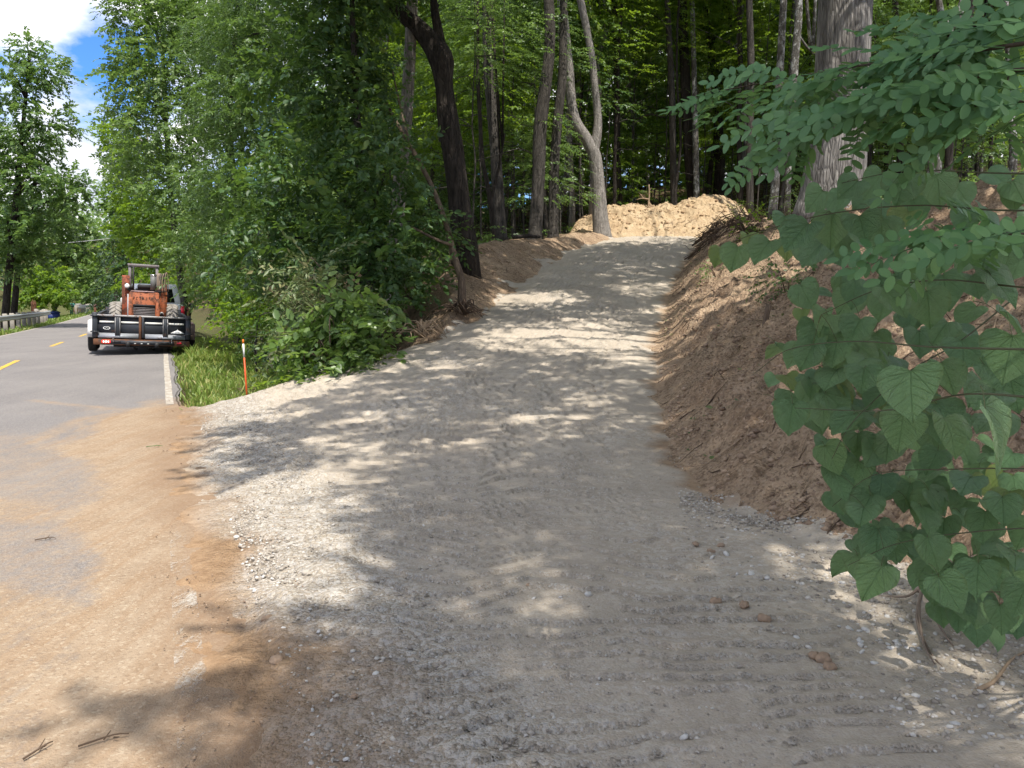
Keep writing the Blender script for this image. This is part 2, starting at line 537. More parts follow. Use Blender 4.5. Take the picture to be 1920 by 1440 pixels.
# ------------------------------------------------------------------ ground materials
def ground_material():
    m = NT('earth')
    v = m.coords()
    a_dirt = m.attr('dirt'); a_grass = m.attr('grass')
    n1 = m.noise(v, 1.3, 6, 0.62); n2 = m.noise(v, 9.0, 6, 0.65); n3 = m.noise(v, 60.0, 4, 0.7)
    dirt = m.mix(m.ramp(n1, [(0.35, 0.0), (0.68, 1.0)]), (0.285, 0.195, 0.128), (0.49, 0.36, 0.24))
    dirt = m.mix(m.ramp(n2, [(0.5, 0.0), (0.72, 0.75)]), dirt, (0.12, 0.07, 0.042))
    dirt = m.mix(m.ramp(m.vor(v, 34.0), [(0.10, 0.6), (0.32, 0.0)]), dirt, (0.36, 0.26, 0.17))
    dirt = m.mix(m.ramp(n3, [(0.55, 0.0), (0.8, 0.5)]), dirt, (0.075, 0.05, 0.035))
    cc = m.n('ShaderNodeSeparateColor', Color=m.n('ShaderNodeTexVoronoi', Vector=v, Scale=48.0).outputs['Color'])
    dirt = m.mix(m.ramp(cc.outputs[0], [(0.55, 0.0), (1.0, .55)]), dirt, (.46, .35, .25))
    dirt = m.mix(m.ramp(cc.outputs[1], [(0.55, 0.0), (1.0, .65)]), dirt, (.10, .065, .045))
    vl = m.vor(v, 26.0, 'Color')
    leafc = m.ramp(m.n('ShaderNodeSeparateColor', Color=vl).outputs[0], [(0.0, (0.045, 0.032, 0.02)), (0.5, (0.09, 0.06, 0.035)), (0.8, (0.15, 0.10, 0.06)), (1.0, (0.05, 0.06, 0.02))])
    leafc = m.mix(m.ramp(n2, [(0.4, 0.0), (0.65, 0.7)]), leafc, (0.035, 0.028, 0.016))
    soilg = m.mix(m.ramp(n2, [(0.4, 0.0), (0.62, 1.0)]), (0.09, 0.075, 0.035), (0.05, 0.085, 0.02))
    soilg = m.mix(m.ramp(n3, [(0.5, 0.0), (0.72, 0.8)]), soilg, (0.19, 0.16, 0.085))
    col = m.mix(a_dirt, leafc, dirt)
    col = m.mix(a_grass, col, soilg)
    h = m.math('ADD', m.math('MULTIPLY', n2, 1.3), m.math('ADD', m.math('MULTIPLY', n3, 0.35), m.math('MULTIPLY', m.vor(v, 34.0), -0.3)))
    return m.done(m.bsdf(col, 0.95, 0.1, normal=m.bump(h, 1.0, 0.06)))

def gravel_material():
    m = NT('crushed_gravel')
    v = m.coords()
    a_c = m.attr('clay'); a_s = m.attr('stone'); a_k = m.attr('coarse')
    n1 = m.noise(v, 1.1, 6, 0.6); n2 = m.noise(v, 14.0, 5, 0.65)
    v1 = m.n('ShaderNodeTexVoronoi', Vector=v, Scale=95.0)
    v2 = m.n('ShaderNodeTexVoronoi', Vector=v, Scale=38.0)
    c = m.mix(m.ramp(n1, [(0.35, 0.0), (0.7, 1.0)]), (0.345, 0.295, 0.236), (0.415, 0.36, 0.29))
    c = m.mix(m.ramp(n2, [(0.45, 0.0), (0.75, 0.6)]), c, (0.27, 0.225, 0.178))
    sp = m.n('ShaderNodeSeparateColor', Color=v1.outputs['Color'])
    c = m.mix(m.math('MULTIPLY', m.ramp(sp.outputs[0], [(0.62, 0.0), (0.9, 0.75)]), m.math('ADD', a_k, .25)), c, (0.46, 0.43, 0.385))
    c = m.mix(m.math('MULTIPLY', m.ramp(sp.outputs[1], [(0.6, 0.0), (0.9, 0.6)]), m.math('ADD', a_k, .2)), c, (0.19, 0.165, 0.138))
    sp2 = m.n('ShaderNodeSeparateColor', Color=v2.outputs['Color'])
    st = m.math('MULTIPLY', m.ramp(sp2.outputs[0], [(0.55, 0.0), (0.75, 1.0)]), a_s)
    c = m.mix(m.math('MULTIPLY', st, 0.55), c, (0.52, 0.49, 0.45))
    clay = m.mix(m.ramp(n2, [(0.35, 0.0), (0.7, 1.0)]), (0.30, 0.20, 0.12), (0.20, 0.125, 0.072))
    c = m.mix(m.math('MULTIPLY', a_c, 1.0, True), c, clay)
    h = m.math('ADD', m.math('MULTIPLY', v1.outputs['Distance'], -0.55), m.math('ADD', m.math('MULTIPLY', n2, 0.4), m.math('MULTIPLY', m.math('MULTIPLY', v2.outputs['Distance'], a_s), -1.2)))
    h = m.math('ADD', h, m.math('MULTIPLY', m.noise(v, 220.0, 2, 0.6), 0.35))
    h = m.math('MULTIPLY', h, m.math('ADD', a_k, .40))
    return m.done(m.bsdf(c, 0.95, 0.12, normal=m.bump(h, 0.9, 0.014)))

def asphalt_material():
    m = NT('asphalt')
    v = m.coords()
    sand = m.attr('sand'); dark = m.attr('clay')
    n1 = m.noise(v, 0.5, 5, 0.6); n2 = m.noise(v, 22.0, 5, 0.7); n3 = m.noise(v, 3.2, 8, 0.7, 0.4)
    vo = m.n('ShaderNodeTexVoronoi', Vector=v, Scale=120.0)
    agg = m.n('ShaderNodeSeparateColor', Color=vo.outputs['Color']).outputs[0]
    a = m.mix(m.ramp(n1, [(0.3, 0.0), (0.7, 1.0)]), (0.145, 0.133, 0.131), (0.195, 0.18, 0.172))
    a = m.mix(m.ramp(agg, [(0.5, 0.0), (0.95, 0.5)]), a, (0.30, 0.28, 0.265))
    a = m.mix(m.ramp(agg, [(0.0, 0.5), (0.3, 0.0)]), a, (0.07, 0.068, 0.07))
    wv = m.coords((1.6, 0.22, 1), rot=(0, 0, -ROAD_RZ))
    a = m.mix(m.ramp(m.noise(wv, 1.6, 4, 0.6), [(0.45, 0.0), (0.7, 0.35)]), a, (0.235, 0.215, 0.20))
    sc = m.mix(m.ramp(n3, [(0.3, 0.0), (0.72, 1.0)]), (0.24, 0.175, 0.118), (0.325, 0.25, 0.176))
    sc = m.mix(m.ramp(n2, [(0.5, 0.0), (0.8, 0.4)]), sc, (0.42, 0.34, 0.25))
    stq = m.noise(m.coords((9.0, .55, 1), rot=(0, 0, -ROAD_RZ)), 1.2, 6, .65)
    n3 = m.math('ADD', m.math('MULTIPLY', n3, .6), m.math('MULTIPLY', stq, .4))
    sc = m.mix(m.ramp(stq, [(.4, 0.0), (.65, .55)]), sc, (.245, .155, .088))
    gr = m.n('ShaderNodeSeparateColor', Color=m.n('ShaderNodeTexVoronoi', Vector=v, Scale=75.0).outputs['Color']).outputs[0]
    sc = m.mix(m.ramp(gr, [(.0, .4), (.22, 0.0)]), sc, (.15, .10, .065))
    sc = m.mix(m.ramp(gr, [(.80, 0.0), (1.0, .4)]), sc, (.44, .37, .28))
    sc = m.mix(m.math('MULTIPLY', dark, 0.5), sc, (0.19, 0.115, 0.068))
    f = m.math('ADD', m.math('MULTIPLY', sand, 1.75), m.math('ADD', m.math('MULTIPLY', n3, 1.9), m.math('MULTIPLY', n2, 1.3)))
    f = m.ramp(m.math('SUBTRACT', f, 1.80), [(0.0, 0.0), (1.1, 1.0)])
    c = m.mix(f, a, sc)
    h = m.math('ADD', m.math('MULTIPLY', vo.outputs['Distance'], -0.5), m.math('ADD', m.math('MULTIPLY', n2, 0.35), m.math('MULTIPLY', gr, .5)))
    return m.done(m.bsdf(c, 0.9, 0.2, normal=m.bump(h, 0.7, 0.010)))

M_EARTH = ground_material(); M_GRAVEL = gravel_material(); M_ASPH = asphalt_material()

def grid_mesh(name, X, Y, Z, mat, attrs=None, smooth=True, keep=None):
    ny, nx = X.shape
    V = np.stack([X, Y, Z], -1).reshape(-1, 3)
    i = np.arange(ny - 1)[:, None] * nx; j = np.arange(nx - 1)[None]
    Q = np.stack([i + j, i + j + 1, i + nx + j + 1, i + nx + j], -1)
    if keep is not None:
        k = keep[:-1, :-1] | keep[1:, :-1] | keep[:-1, 1:] | keep[1:, 1:]
        Q = Q[k]
    Q = Q.reshape(-1, 4)
    at = {k: a.reshape(-1) for k, a in (attrs or {}).items()}
    used = np.zeros(len(V), bool); used[Q] = True
    remap = np.cumsum(used) - 1
    return mesh(name, V[used], remap[Q], mat, smooth, {k: a[used] for k, a in at.items()})

def axis(segs):
    out = []
    for a, b, d in segs:
        n = max(1, int(round((b - a) / d)))
        out.append(np.linspace(a, b, n, endpoint=False))
    return np.concatenate(out + [[segs[-1][1]]])

# terrain: one sheet to the horizon
gx = axis([(-600, -120, 40), (-120, -40, 5), (-40, -12, 1.0), (-12, -5, .25), (-5, 9.5, .09), (9.5, 16, .3), (16, 60, 2), (60, 600, 45)])
gy = axis([(-300, -30, 30), (-30, -3, 1.5), (-3, 2.5, .15), (2.5, 17, .085), (17, 33, .13), (33, 60, .8), (60, 150, 4), (150, 900, 50)])
GX, GY = np.meshgrid(gx, gy)
GZ = TB(GX, GY)
_s, _t = road_st(GX, GY)
dr_ = sstep(GX - XT(GY), -.3, .2) * (1 - sstep(GX - XT(GY) + (fbm(GX * .5, GY * .5, 31) - .5) * 4, 4.2, 6.5)) * (1 - sstep(GY, 27, 33))
dl_ = sstep(XL(GY) - GX, -.4, .1) * (1 - sstep(XL(GY) - GX + (fbm(GX * .7, GY * .7, 33) - .5) * 1.2, .9, 2.0 + 1.0 * sstep(GY, 14, 20))) * sstep(GY, 11.0, 12.5) * (1 - sstep(GY, 27, 31))
core = (GX > XL(GY) - .2) & (GX < XT(GY) + .3) & (GY < 31)
A_dirt = np.clip(np.maximum(np.maximum(dr_, dl_), core.astype(float)) + (fbm(GX * 2, GY * 2, 40) - .5) * .3, 0, 1)
A_grass = np.clip(sstep(_t, 0.2, .6) * (1 - sstep(_t, 2.6, 4.0)) * sstep(_s, 7.5, 9) + sstep(-_t, 6.0, 6.5) * (1 - sstep(-_t, 14, 30)), 0, 1) * (1 - (core & (_s < 9.3)).astype(float))
obj('terrain', grid_mesh('terrain', GX, GY, GZ, M_EARTH, {'dirt': A_dirt, 'grass': A_grass}), kind='structure')

# road: a sheet above the terrain
rs = axis([(-40, -3, 2), (-3, 1, .1), (1, 12, .045), (12, 30, .25), (30, 60, 1), (60, 140, 3)])
rt = axis([(-6.32, -3.2, .16), (-3.2, .32, .07)])
RS, RT = np.meshgrid(rs, rt, indexing='ij')
edge_j = (fbm(RS * 1.3, RS * 0 + 3.3, 51, 3) - .5) * .16
RTj = np.where(RT > .1, RT + edge_j - .16 * sstep(RS, 8.0, 9.0) * sstep(RT, .1, .3), RT)
RX, RY = road_xy(RS, RTj)
RZ = zr(RS) + 0.012 * (1 - ((RT + 3.1) / 3.1) ** 2) - 0.012
# clay and sand tracked onto the asphalt: dust spread with shape of its own
d_s = np.interp(RS, [-6, -3, 0.5, 3, 6, 8.0, 9.3, 10.2], [1, 1, 1, 1, 1, .9, .45, 0])
reach = np.interp(RS, [-6, 0.5, 1.5, 3, 4.5, 6, 7.5, 8.5, 9.3, 10], [.42, .42, .46, .62, .82, 1.0, .95, .52, .3, .15])
wob = (fbm(RS * .8, RT * .8, 61, 4) - .5) * .75
sand = d_s * (1 - sstep(-RT + wob, reach * .5, reach * 1.45))
thin = d_s * .34 * (1 - sstep(-RT + wob * 1.5, 2.2, 5.0)) * (1 - sstep(RS, 6, 8.5))
# tyre smears crossing the lane
smear = .35 * d_s * sstep(vnoise(RS * 1.1 + RT * 1.1, RS * .10 - RT * .25, 63), .52, .8) * (1 - sstep(-RT, 3.2, 5))
def near_line(pts, w):
    """nearness of road points to a wheel track given by (s,t) points"""
    L = smooth_line(pts, 40); best = np.full(RS.shape, 9.0)
    mk = (RS < 13) & (RS > -4)
    for a, b in zip(L[:-1], L[1:]):
        ab = b - a; u = np.clip(((RS[mk] - a[0]) * ab[0] + (RT[mk] - a[1]) * ab[1]) / (ab @ ab + 1e-9), 0, 1)
        best[mk] = np.minimum(best[mk], np.hypot(RS[mk] - a[0] - u * ab[0], RT[mk] - a[1] - u * ab[1]))
    return np.exp(-(best / w) ** 2)
tracks = 0
for pp, w, k_ in (([(340, 770), (250, 772), (160, 785), (60, 830)], .16, .5), ([(330, 790), (230, 768), (120, 757), (60, 750)], .10, .42), ([(215, 770), (160, 795), (90, 862)], .05, .5), ([(-60, 855), (60, 868), (160, 842), (300, 800)], .14, .4), ([(-60, 930), (60, 905), (180, 880)], .12, .35)):
    st_ = []
    for q_ in pp:
        g_ = at_z(q_[0], q_[1], 0.0); st_.append([float(v_) for v_ in road_st(g_[0], g_[1])])
    tracks = np.maximum(tracks, near_line(st_, w) * k_)
A_sand = np.clip(np.maximum(np.maximum(sand, thin) + smear, tracks), 0, 1)
A_dark = np.clip(sstep(RT + (fbm(RS * 1.2, RT * 1.2, 65) - .5) * .5, -.35, .15), 0, 1)
obj('road', grid_mesh('road', RX, RY, RZ, M_ASPH, {'sand': A_sand, 'clay': A_dark}), kind='structure')

# driveway and apron: a sheet of gravel laid on the ground, finer towards the camera
uy = [-3.0]
while uy[-1] < 29.6:
    uy.append(uy[-1] + (0.12 if uy[-1] < 1.2 else max(0.0095, 0.0047 * uy[-1])))
uy = np.array(uy)
uu = np.linspace(0, 1, 300)
UU, UY = np.meshgrid(uu, uy)
lo, hi = XL(UY) - .55, XR(UY) + .55
UX = lo + (hi - lo) * UU
UX = UX + 0 * UY
s_, t_ = road_st(UX, UY)
# signed distance inside the gravel
left_in = np.minimum(UX - XL(UY), np.where(UY < 11.2, np.maximum(t_ - .05, (UX - XL(UY))), 9))
inside = np.minimum(np.where(UY < 10.0, t_ - 0.10, UX - XL(UY)), XR(UY) - UX)
inside = np.minimum(inside, 29.2 - UY)
inside = inside + (fbm(UX * 2.2, UY * 2.2, 71, 4) - .5) * .55 + (fbm(UX * 9, UY * 9, 72, 3) - .5) * .16
thick = np.clip(np.where(inside > 0, inside * .06, inside * .22), -.14, .03)
base = T0(UX, UY)
base = np.where((UY < 10.4) & (t_ < .6), np.maximum(base, zr(s_) - .016), base)
toe = sstep(UX - XT(UY), 0, .5)
base = base + toe * (fbm(UX * 3, UY * 3, 5, 3) - .5) * .06
# cleat marks left by the tracked machine: broken rows across the drive, in lanes
q = UX - (XL(np.maximum(UY, 11.5)) + XR(np.maximum(UY, 11.5))) / 2
qa = q + (fbm(UX * .7, UY * .35, 73, 3) - .5) * .9
lane = np.floor(qa / .46)
lane_f = qa / .46 - lane
lh = _hash(lane, lane * 0, 9)
ph = (UY + .34 * q * np.sin(lh * 40) + .05 * (lane_f - .5) ** 2 * np.cos(lh * 23) * 4 + (fbm(UX * .9, UY * .9, 74, 2) - .5) * .55 + (fbm(UX * 4.5, UY * 4.5, 84, 3) - .5) * .075 + lh * .15) / .118
cyc = ph - np.floor(ph)
row = np.floor(ph)
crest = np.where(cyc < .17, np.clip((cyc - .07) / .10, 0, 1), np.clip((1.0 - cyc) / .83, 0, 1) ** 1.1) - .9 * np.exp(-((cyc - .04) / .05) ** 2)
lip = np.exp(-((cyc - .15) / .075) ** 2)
piece = sstep(vnoise(row * 7.31 + lane * 3.7, UX * 2.6 + lane * 11, 75), .16, .40)
edge_l = sstep(lane_f, 0, .07) * sstep(1 - lane_f, 0, .07)
where = (.8 + .2 * sstep(fbm(UX * .55, UY * .3, 76, 3), .36, .50)) * sstep(inside, .25, .8) * sstep(t_, .4, .95) * sstep(XT(UY) - UX, .1, .9 * (1 - sstep(UY, 4.5, 6.5)) + .12)
amp = np.interp(UY, [2, 6, 12, 20], [.0185, .027, .040, .046])
cle = crest * piece * (0.35 + .65 * edge_l) * where * amp
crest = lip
cle = cle * (.72 + .56 * vnoise(UX * 27, UY * 14, 86))
crumb = (vnoise(UX * 46, UY * 46, 77) - .5) * .0085 * (0.30 + 2.0 * crest * where * piece) + (vnoise(UX * 95, UY * 95, 78) - .5) * .0035 * (.3 + crest)
swell = (fbm(UX * .8, UY * .5, 79, 3) - .5) * .06 * sstep(inside, 0, 1)
# lumpy stony flank next to the road
flank = sstep(t_, .0, .3) * (1 - sstep(t_, .75, 1.4)) * (1 - sstep(UY, 10.5, 12))
lump = flank * ((fbm(UX * 6, UY * 6, 80, 3) - .5) * .05)
rutx = XL(np.maximum(UY, 12)) * .32 + XR(np.maximum(UY, 12)) * .68
rut = -np.exp(-((UX - rutx + .12 * np.sin(UY)) / .05) ** 2) * .012 * sstep(UY, 5, 8)
UZ = base + thick + cle + crumb + swell + lump + rut + .002
A_clay = np.clip((1 - sstep(UY, 10.2, 11.2)) * (1 - sstep(t_ + (fbm(UX * 1.6, UY * 1.6, 81, 4) - .5) * .9, np.interp(UY, [1, 3, 5, 8], [.10, .10, .02, -.05]), np.interp(UY, [1, 3, 5, 8], [1.0, .95, .65, .5]))), 0, 1)
A_clay = np.maximum(A_clay, (1 - sstep(XR(UY) - UX + (fbm(UX * 3, UY * 3, 82) - .5) * .5, 0, .25)) * sstep(UY, 4.5, 6) * .8)
A_coarse = np.clip(crest * piece * where * .8 + flank * .8 + toe * .8 + .18 * sstep(fbm(UX * 1.1, UY * 1.1, 85, 3), .5, .72), 0, 1)  # coarse grains; speckle on the tread lips also paints in some ridge shading
A_stone = np.clip(flank * 1.0 + toe * (1 - sstep(UY, 5, 6.5)) * .8 + sstep(fbm(UX * .9, UY * .9, 83), .55, .7) * .35 + .12, 0, 1)
keepm = inside > -.36
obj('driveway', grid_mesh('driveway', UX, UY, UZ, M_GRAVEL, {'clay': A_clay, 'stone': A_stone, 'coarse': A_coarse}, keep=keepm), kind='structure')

def gravel_z(x, y):
    return T0(x, y) + .05

# ------------------------------------------------------------------ loose stones, clods
def rock_template(seed, detail=1, jag=.25):
    r = np.random.default_rng(seed)
    if detail == 0:
        V = np.array([(1, 0, 0), (-1, 0, 0), (0, 1, 0), (0, -1, 0), (0, 0, 1), (0, 0, -1)], float)
        F = np.array([[0, 2, 4], [2, 1, 4], [1, 3, 4], [3, 0, 4], [2, 0, 5], [1, 2, 5], [3, 1, 5], [0, 3, 5]])
    else:
        g = (1 + 5 ** .5) / 2
        V = np.array([(-1, g, 0), (1, g, 0), (-1, -g, 0), (1, -g, 0), (0, -1, g), (0, 1, g), (0, -1, -g), (0, 1, -g), (g, 0, -1), (g, 0, 1), (-g, 0, -1), (-g, 0, 1)], float)
        V /= np.linalg.norm(V[0])
        F = np.array([[0, 11, 5], [0, 5, 1], [0, 1, 7], [0, 7, 10], [0, 10, 11], [1, 5, 9], [5, 11, 4], [11, 10, 2], [10, 7, 6], [7, 1, 8], [3, 9, 4], [3, 4, 2], [3, 2, 6], [3, 6, 8], [3, 8, 9], [4, 9, 5], [2, 4, 11], [6, 2, 10], [8, 6, 7], [9, 8, 1]])
        for _ in range(detail - 1):
            mids = {}; NF = []; V = list(V)
            def mid(a, b):
                k = (min(a, b), max(a, b))
                if k not in mids:
                    p = V[a] + V[b]; V.append(p / np.linalg.norm(p)); mids[k] = len(V) - 1
                return mids[k]
            for a, b, c in F:
                ab, bc, ca = mid(a, b), mid(b, c), mid(c, a)
                NF += [[a, ab, ca], [b, bc, ab], [c, ca, bc], [ab, bc, ca]]
            F = np.array(NF); V = np.array(V)
    V = V * (1 + (r.random((len(V), 1)) - .5) * 2 * jag)
    V = V * np.array([1, .6 + .35 * r.random(), .45 + .3 * r.random()])
    return V, F

def scatter_rocks(pos, size, templates, r):
    """returns V, F of many small rocks"""
    Vs = []; Fs = []; n0 = 0
    which = r.integers(0, len(templates), len(pos))
    for k, (TV, TF) in enumerate(templates):
        i = np.where(which == k)[0]
        if not len(i): continue
        a = r.random(len(i)) * 6.283; b = (r.random(len(i)) - .5) * 1.2
        ca, sa, cb, sb = np.cos(a), np.sin(a), np.cos(b), np.sin(b)
        R = np.zeros((len(i), 3, 3))
        R[:, 0, 0] = ca; R[:, 0, 1] = -sa * cb; R[:, 0, 2] = sa * sb
        R[:, 1, 0] = sa; R[:, 1, 1] = ca * cb; R[:, 1, 2] = -ca * sb
        R[:, 2, 1] = sb; R[:, 2, 2] = cb
        V = np.einsum('kij,vj->kvi', R, TV) * size[i][:, None, None] + pos[i][:, None]
        F = TF[None] + (np.arange(len(i)) * len(TV))[:, None, None] + n0
        Vs.append(V.reshape(-1, 3)); Fs.append(F.reshape(-1, 3)); n0 += V.shape[0] * V.shape[1]
    return np.concatenate(Vs), np.concatenate(Fs)

def stone_mat(name, stops):
    m = NT(name)
    v = m.coords()
    rnd = m.n('ShaderNodeNewGeometry').outputs['Random Per Island']
    c = m.ramp(rnd, stops)
    n = m.noise(v, 120.0, 4, 0.65)
    c = m.mix(m.ramp(n, [(0.35, 0.0), (0.75, 0.4)]), c, (0.2, 0.17, 0.14))
    return m.done(m.bsdf(c, 0.9, 0.2, normal=m.bump(n, 0.4, 0.004)))
M_STONE = stone_mat('limestone', [(0.0, (0.22, 0.19, 0.155)), (0.3, (0.32, 0.28, 0.235)), (0.7, (0.42, 0.38, 0.325)), (1.0, (0.57, 0.54, 0.50))])
M_PALE = stone_mat('pale_limestone', [(0.0, (0.42, 0.40, 0.37)), (0.5, (0.56, 0.54, 0.51)), (1.0, (0.68, 0.67, 0.65))])
M_CLOD = stone_mat('clay_clod', [(0.0, (0.17, 0.11, 0.075)), (0.5, (0.29, 0.20, 0.135)), (1.0, (0.40, 0.29, 0.20))])

r_ = np.random.default_rng(3)
def surf_z(x, y):
    """height of the drive surface (bilinear on the gravel grid is not needed for stones this small)"""
    ins = np.minimum(np.where(y < 10.0, road_st(x, y)[1] - .10, x - XL(y)), XR(y) - x)
    toe2 = sstep(x - XT(y), 0, .5)
    return T0(x, y) + np.clip(ins * .06, -.02, .03) + (fbm(x * .8, y * .5, 79, 3) - .5) * .06 * sstep(ins, 0, 1) + toe2 * (fbm(x * 3, y * 3, 5, 3) - .5) * .06
N = 70000
yy = 1.6 + (r_.random(N) ** 2.0) * 12
lo_, hi_ = XL(yy) - .2, XR(yy) + .25
xx = lo_ + (hi_ - lo_) * r_.random(N)
tt = road_st(xx, yy)[1]
dens = .26 + .9 * sstep(tt, .1, .5) * (1 - sstep(tt, 1.1, 2.0)) + 1.0 * sstep(xx - XT(yy), -.25, .2) * (1 - sstep(yy, 5.5, 7))
dens *= .35 + 1.1 * sstep(fbm(xx * 1.3, yy * 1.3, 83, 3), .42, .62)
ok = (r_.random(N) < dens) & (tt > .05)
xx, yy, tt = xx[ok], yy[ok], tt[ok]
sz = .0024 + .008 * r_.random(len(xx)) ** 2.2 + .010 * (r_.random(len(xx)) ** 5) * (sstep(tt, .3, .6) * (1 - sstep(tt, 1.1, 1.8)) + sstep(xx - XT(yy), -.2, .2))
pos = np.stack([xx, yy, surf_z(xx, yy) + sz * .25], 1)
V, F = scatter_rocks(pos, sz, [rock_template(i, 0, .3) for i in range(5)], r_)
# coarser stones where the loader spilled them: along the flank beside the road and at the right edge
def stone_band(px_poly, n, s0, s1):
    W = np.array([at_z(a, b_, 0.12)[:2] for a, b_ in px_poly])
    x = W[:, 0].min() + (W[:, 0].max() - W[:, 0].min()) * r_.random(n * 4); y = W[:, 1].min() + (W[:, 1].max() - W[:, 1].min()) * r_.random(n * 4)
    ok = inpoly(x, y, W) & (r_.random(n * 4) < .15 + .85 * sstep(fbm(x * 2.2, y * 2.2, 96, 3), .42, .62))
    x, y = x[ok][:n], y[ok][:n]
    sz = s0 + (s1 - s0) * r_.random(len(x)) ** 3
    return np.stack([x, y, surf_z(x, y) + sz * .3], 1), sz
bands = [stone_band([(1270, 890), (1420, 930), (1600, 985), (1930, 1190), (1930, 1450), (1800, 1450), (1600, 1270), (1400, 1120), (1280, 1010)], 4200, .004, .017),
         stone_band([(395, 930), (470, 920), (560, 1080), (640, 1440), (500, 1450), (440, 1160)], 2600, .004, .016),
         stone_band([(340, 765), (520, 755), (640, 830), (480, 900), (380, 880)], 1500, .005, .016)]
V2, F2 = scatter_rocks(np.concatenate([b_[0] for b_ in bands]), np.concatenate([b_[1] for b_ in bands]), [rock_template(20 + i, 1, .2) for i in range(5)], r_)
V, F = np.concatenate([V, V2]), np.concatenate([F, F2 + len(V)])
obj('gravel', mesh('gravel', V, F, M_STONE), kind='stuff')
# clay crumbs along the road edge and on the bank
N = 4200
yy = 2.0 + r_.random(N) ** 1.4 * 9
tt = -.15 + r_.random(N) * 1.3
ss = (yy - P0[1] - tt * RN[1]) / RD[1]
xx, yy = road_xy(ss, tt)
ok = r_.random(N) < sstep(fbm(xx * 2, yy * 2, 87, 3), .42, .65)
xx, yy = xx[ok], yy[ok]
N2 = 26000
y2 = 4.4 + r_.random(N2) ** 1.2 * 20
x2 = XT(y2) + .05 + r_.random(N2) ** 1.3 * 3.6
ok = (r_.random(N2) < sstep(fbm(x2 * 1.5, y2 * 1.5, 88, 3), .40, .62))
x2, y2 = x2[ok], y2[ok]
s1 = .002 + .008 * r_.random(len(xx)) ** 3.5
s2 = (.006 + .034 * r_.random(len(x2)) ** 4)
pos = np.concatenate([np.stack([xx, yy, np.maximum(surf_z(xx, yy), zr(road_st(xx, yy)[0])) + s1 * .3], 1), np.stack([x2, y2, TB(x2, y2) + s2 * .2], 1)])
V, F = scatter_rocks(pos, np.concatenate([s1, s2]), [rock_template(40 + i, 0, .3) for i in range(4)], r_)
obj('dirt_crumbs', mesh('dirt_crumbs', V, F, M_CLOD), kind='stuff')

# ------------------------------------------------------------------ markings (sheets above the asphalt)
M_WHITE = None
def marking_mat(name, col, worn, amt):
    m = NT(name)
    v = m.coords()
    n = m.noise(v, 9.0, 8, 0.72); n2 = m.noise(v, 70.0, 4, 0.7)
    f = m.ramp(m.math('ADD', n, m.math('MULTIPLY', n2, .35)), [(0.75 - amt, 0.0), (0.95 - amt, 1.0)])
    return m.done(m.bsdf(m.mix(f, col, worn), 0.85, 0.2, normal=m.bump(n2, 0.3, 0.005)))
M_WHITE = marking_mat('worn_white_paint', (0.54, 0.52, 0.47), (0.30, 0.26, 0.215), 0.26)
M_YEL = marking_mat('yellow_paint', (0.72, 0.42, 0.02), (0.30, 0.22, 0.10), 0.16)
def faded_mat():
    m = NT('almost_gone_white_paint')
    v = m.coords((3.0, .8, 1), rot=(0, 0, -ROAD_RZ))
    n = m.noise(v, 4.0, 9, .75); n2 = m.noise(m.coords(), 60.0, 4, .7)
    big = m.noise(m.coords(), 1.9, 3, .5)
    f = m.ramp(m.math('ADD', m.math('MULTIPLY', n, .7), m.math('ADD', m.math('MULTIPLY', n2, .35), m.math('MULTIPLY', big, .5))), [(.80, 0.0), (.95, .65)])
    sh = m.n('ShaderNodeMixShader'); m.set(sh.inputs[0], f)
    m.set(sh.inputs[1], m.n('ShaderNodeBsdfTransparent').outputs[0]); m.set(sh.inputs[2], m.bsdf((.50, .47, .42), .9, .1))
    return m.done(sh.outputs[0])
M_FADED = faded_mat()
def strip(s0, s1, t0, t1, mat, step, thr=None, lift=.005, jag=0.0):
    ss = np.arange(s0, s1 + step, step); ts = np.linspace(t0, t1, max(2, int((t1 - t0) / (step if thr is not None else .16)) + 1))
    S, T = np.meshgrid(ss, ts, indexing='ij')
    if jag:
        T = T + (fbm(S * 6, T * 0 + 2, 91, 3) - .5) * jag * np.where(np.abs(T - (t0 + t1) / 2) > (t1 - t0) * .3, 1, 0)
    X, Y = road_xy(S, T)
    Z = zr(S) + 0.012 * (1 - ((T + 3.1) / 3.1) ** 2) - 0.012 + lift
    keep = None
    if thr is not None:
        keep = (fbm(S * 2.0, T * 9, 93, 4) * .6 + fbm(S * 14, T * 30, 94, 3) * .4 > thr)
    return grid_mesh('road_marking', X, Y, Z, mat, keep=keep)
def mark(me, label):
    o = obj('road_marking', me, kind='structure')
    o['label'] = label
    return o
mark(strip(9.0, 118, -.05, .05, M_WHITE, .25, jag=.03), 'white edge line of the road beside the grass strip')
mark(strip(-2.2, 2.9, -.06, .06, M_FADED, .05, lift=.006), 'worn remains of the white edge line under the clay')
mark(strip(-30, 120, -6.22, -6.12, M_WHITE, .5), 'white edge line along the guardrail')
for k in range(10):
    s0 = 14.9 + 8.8 * k
    mark(strip(s0, s0 + 2.8, -3.13, -3.02, M_YEL, .3), 'yellow centre dash on the asphalt')
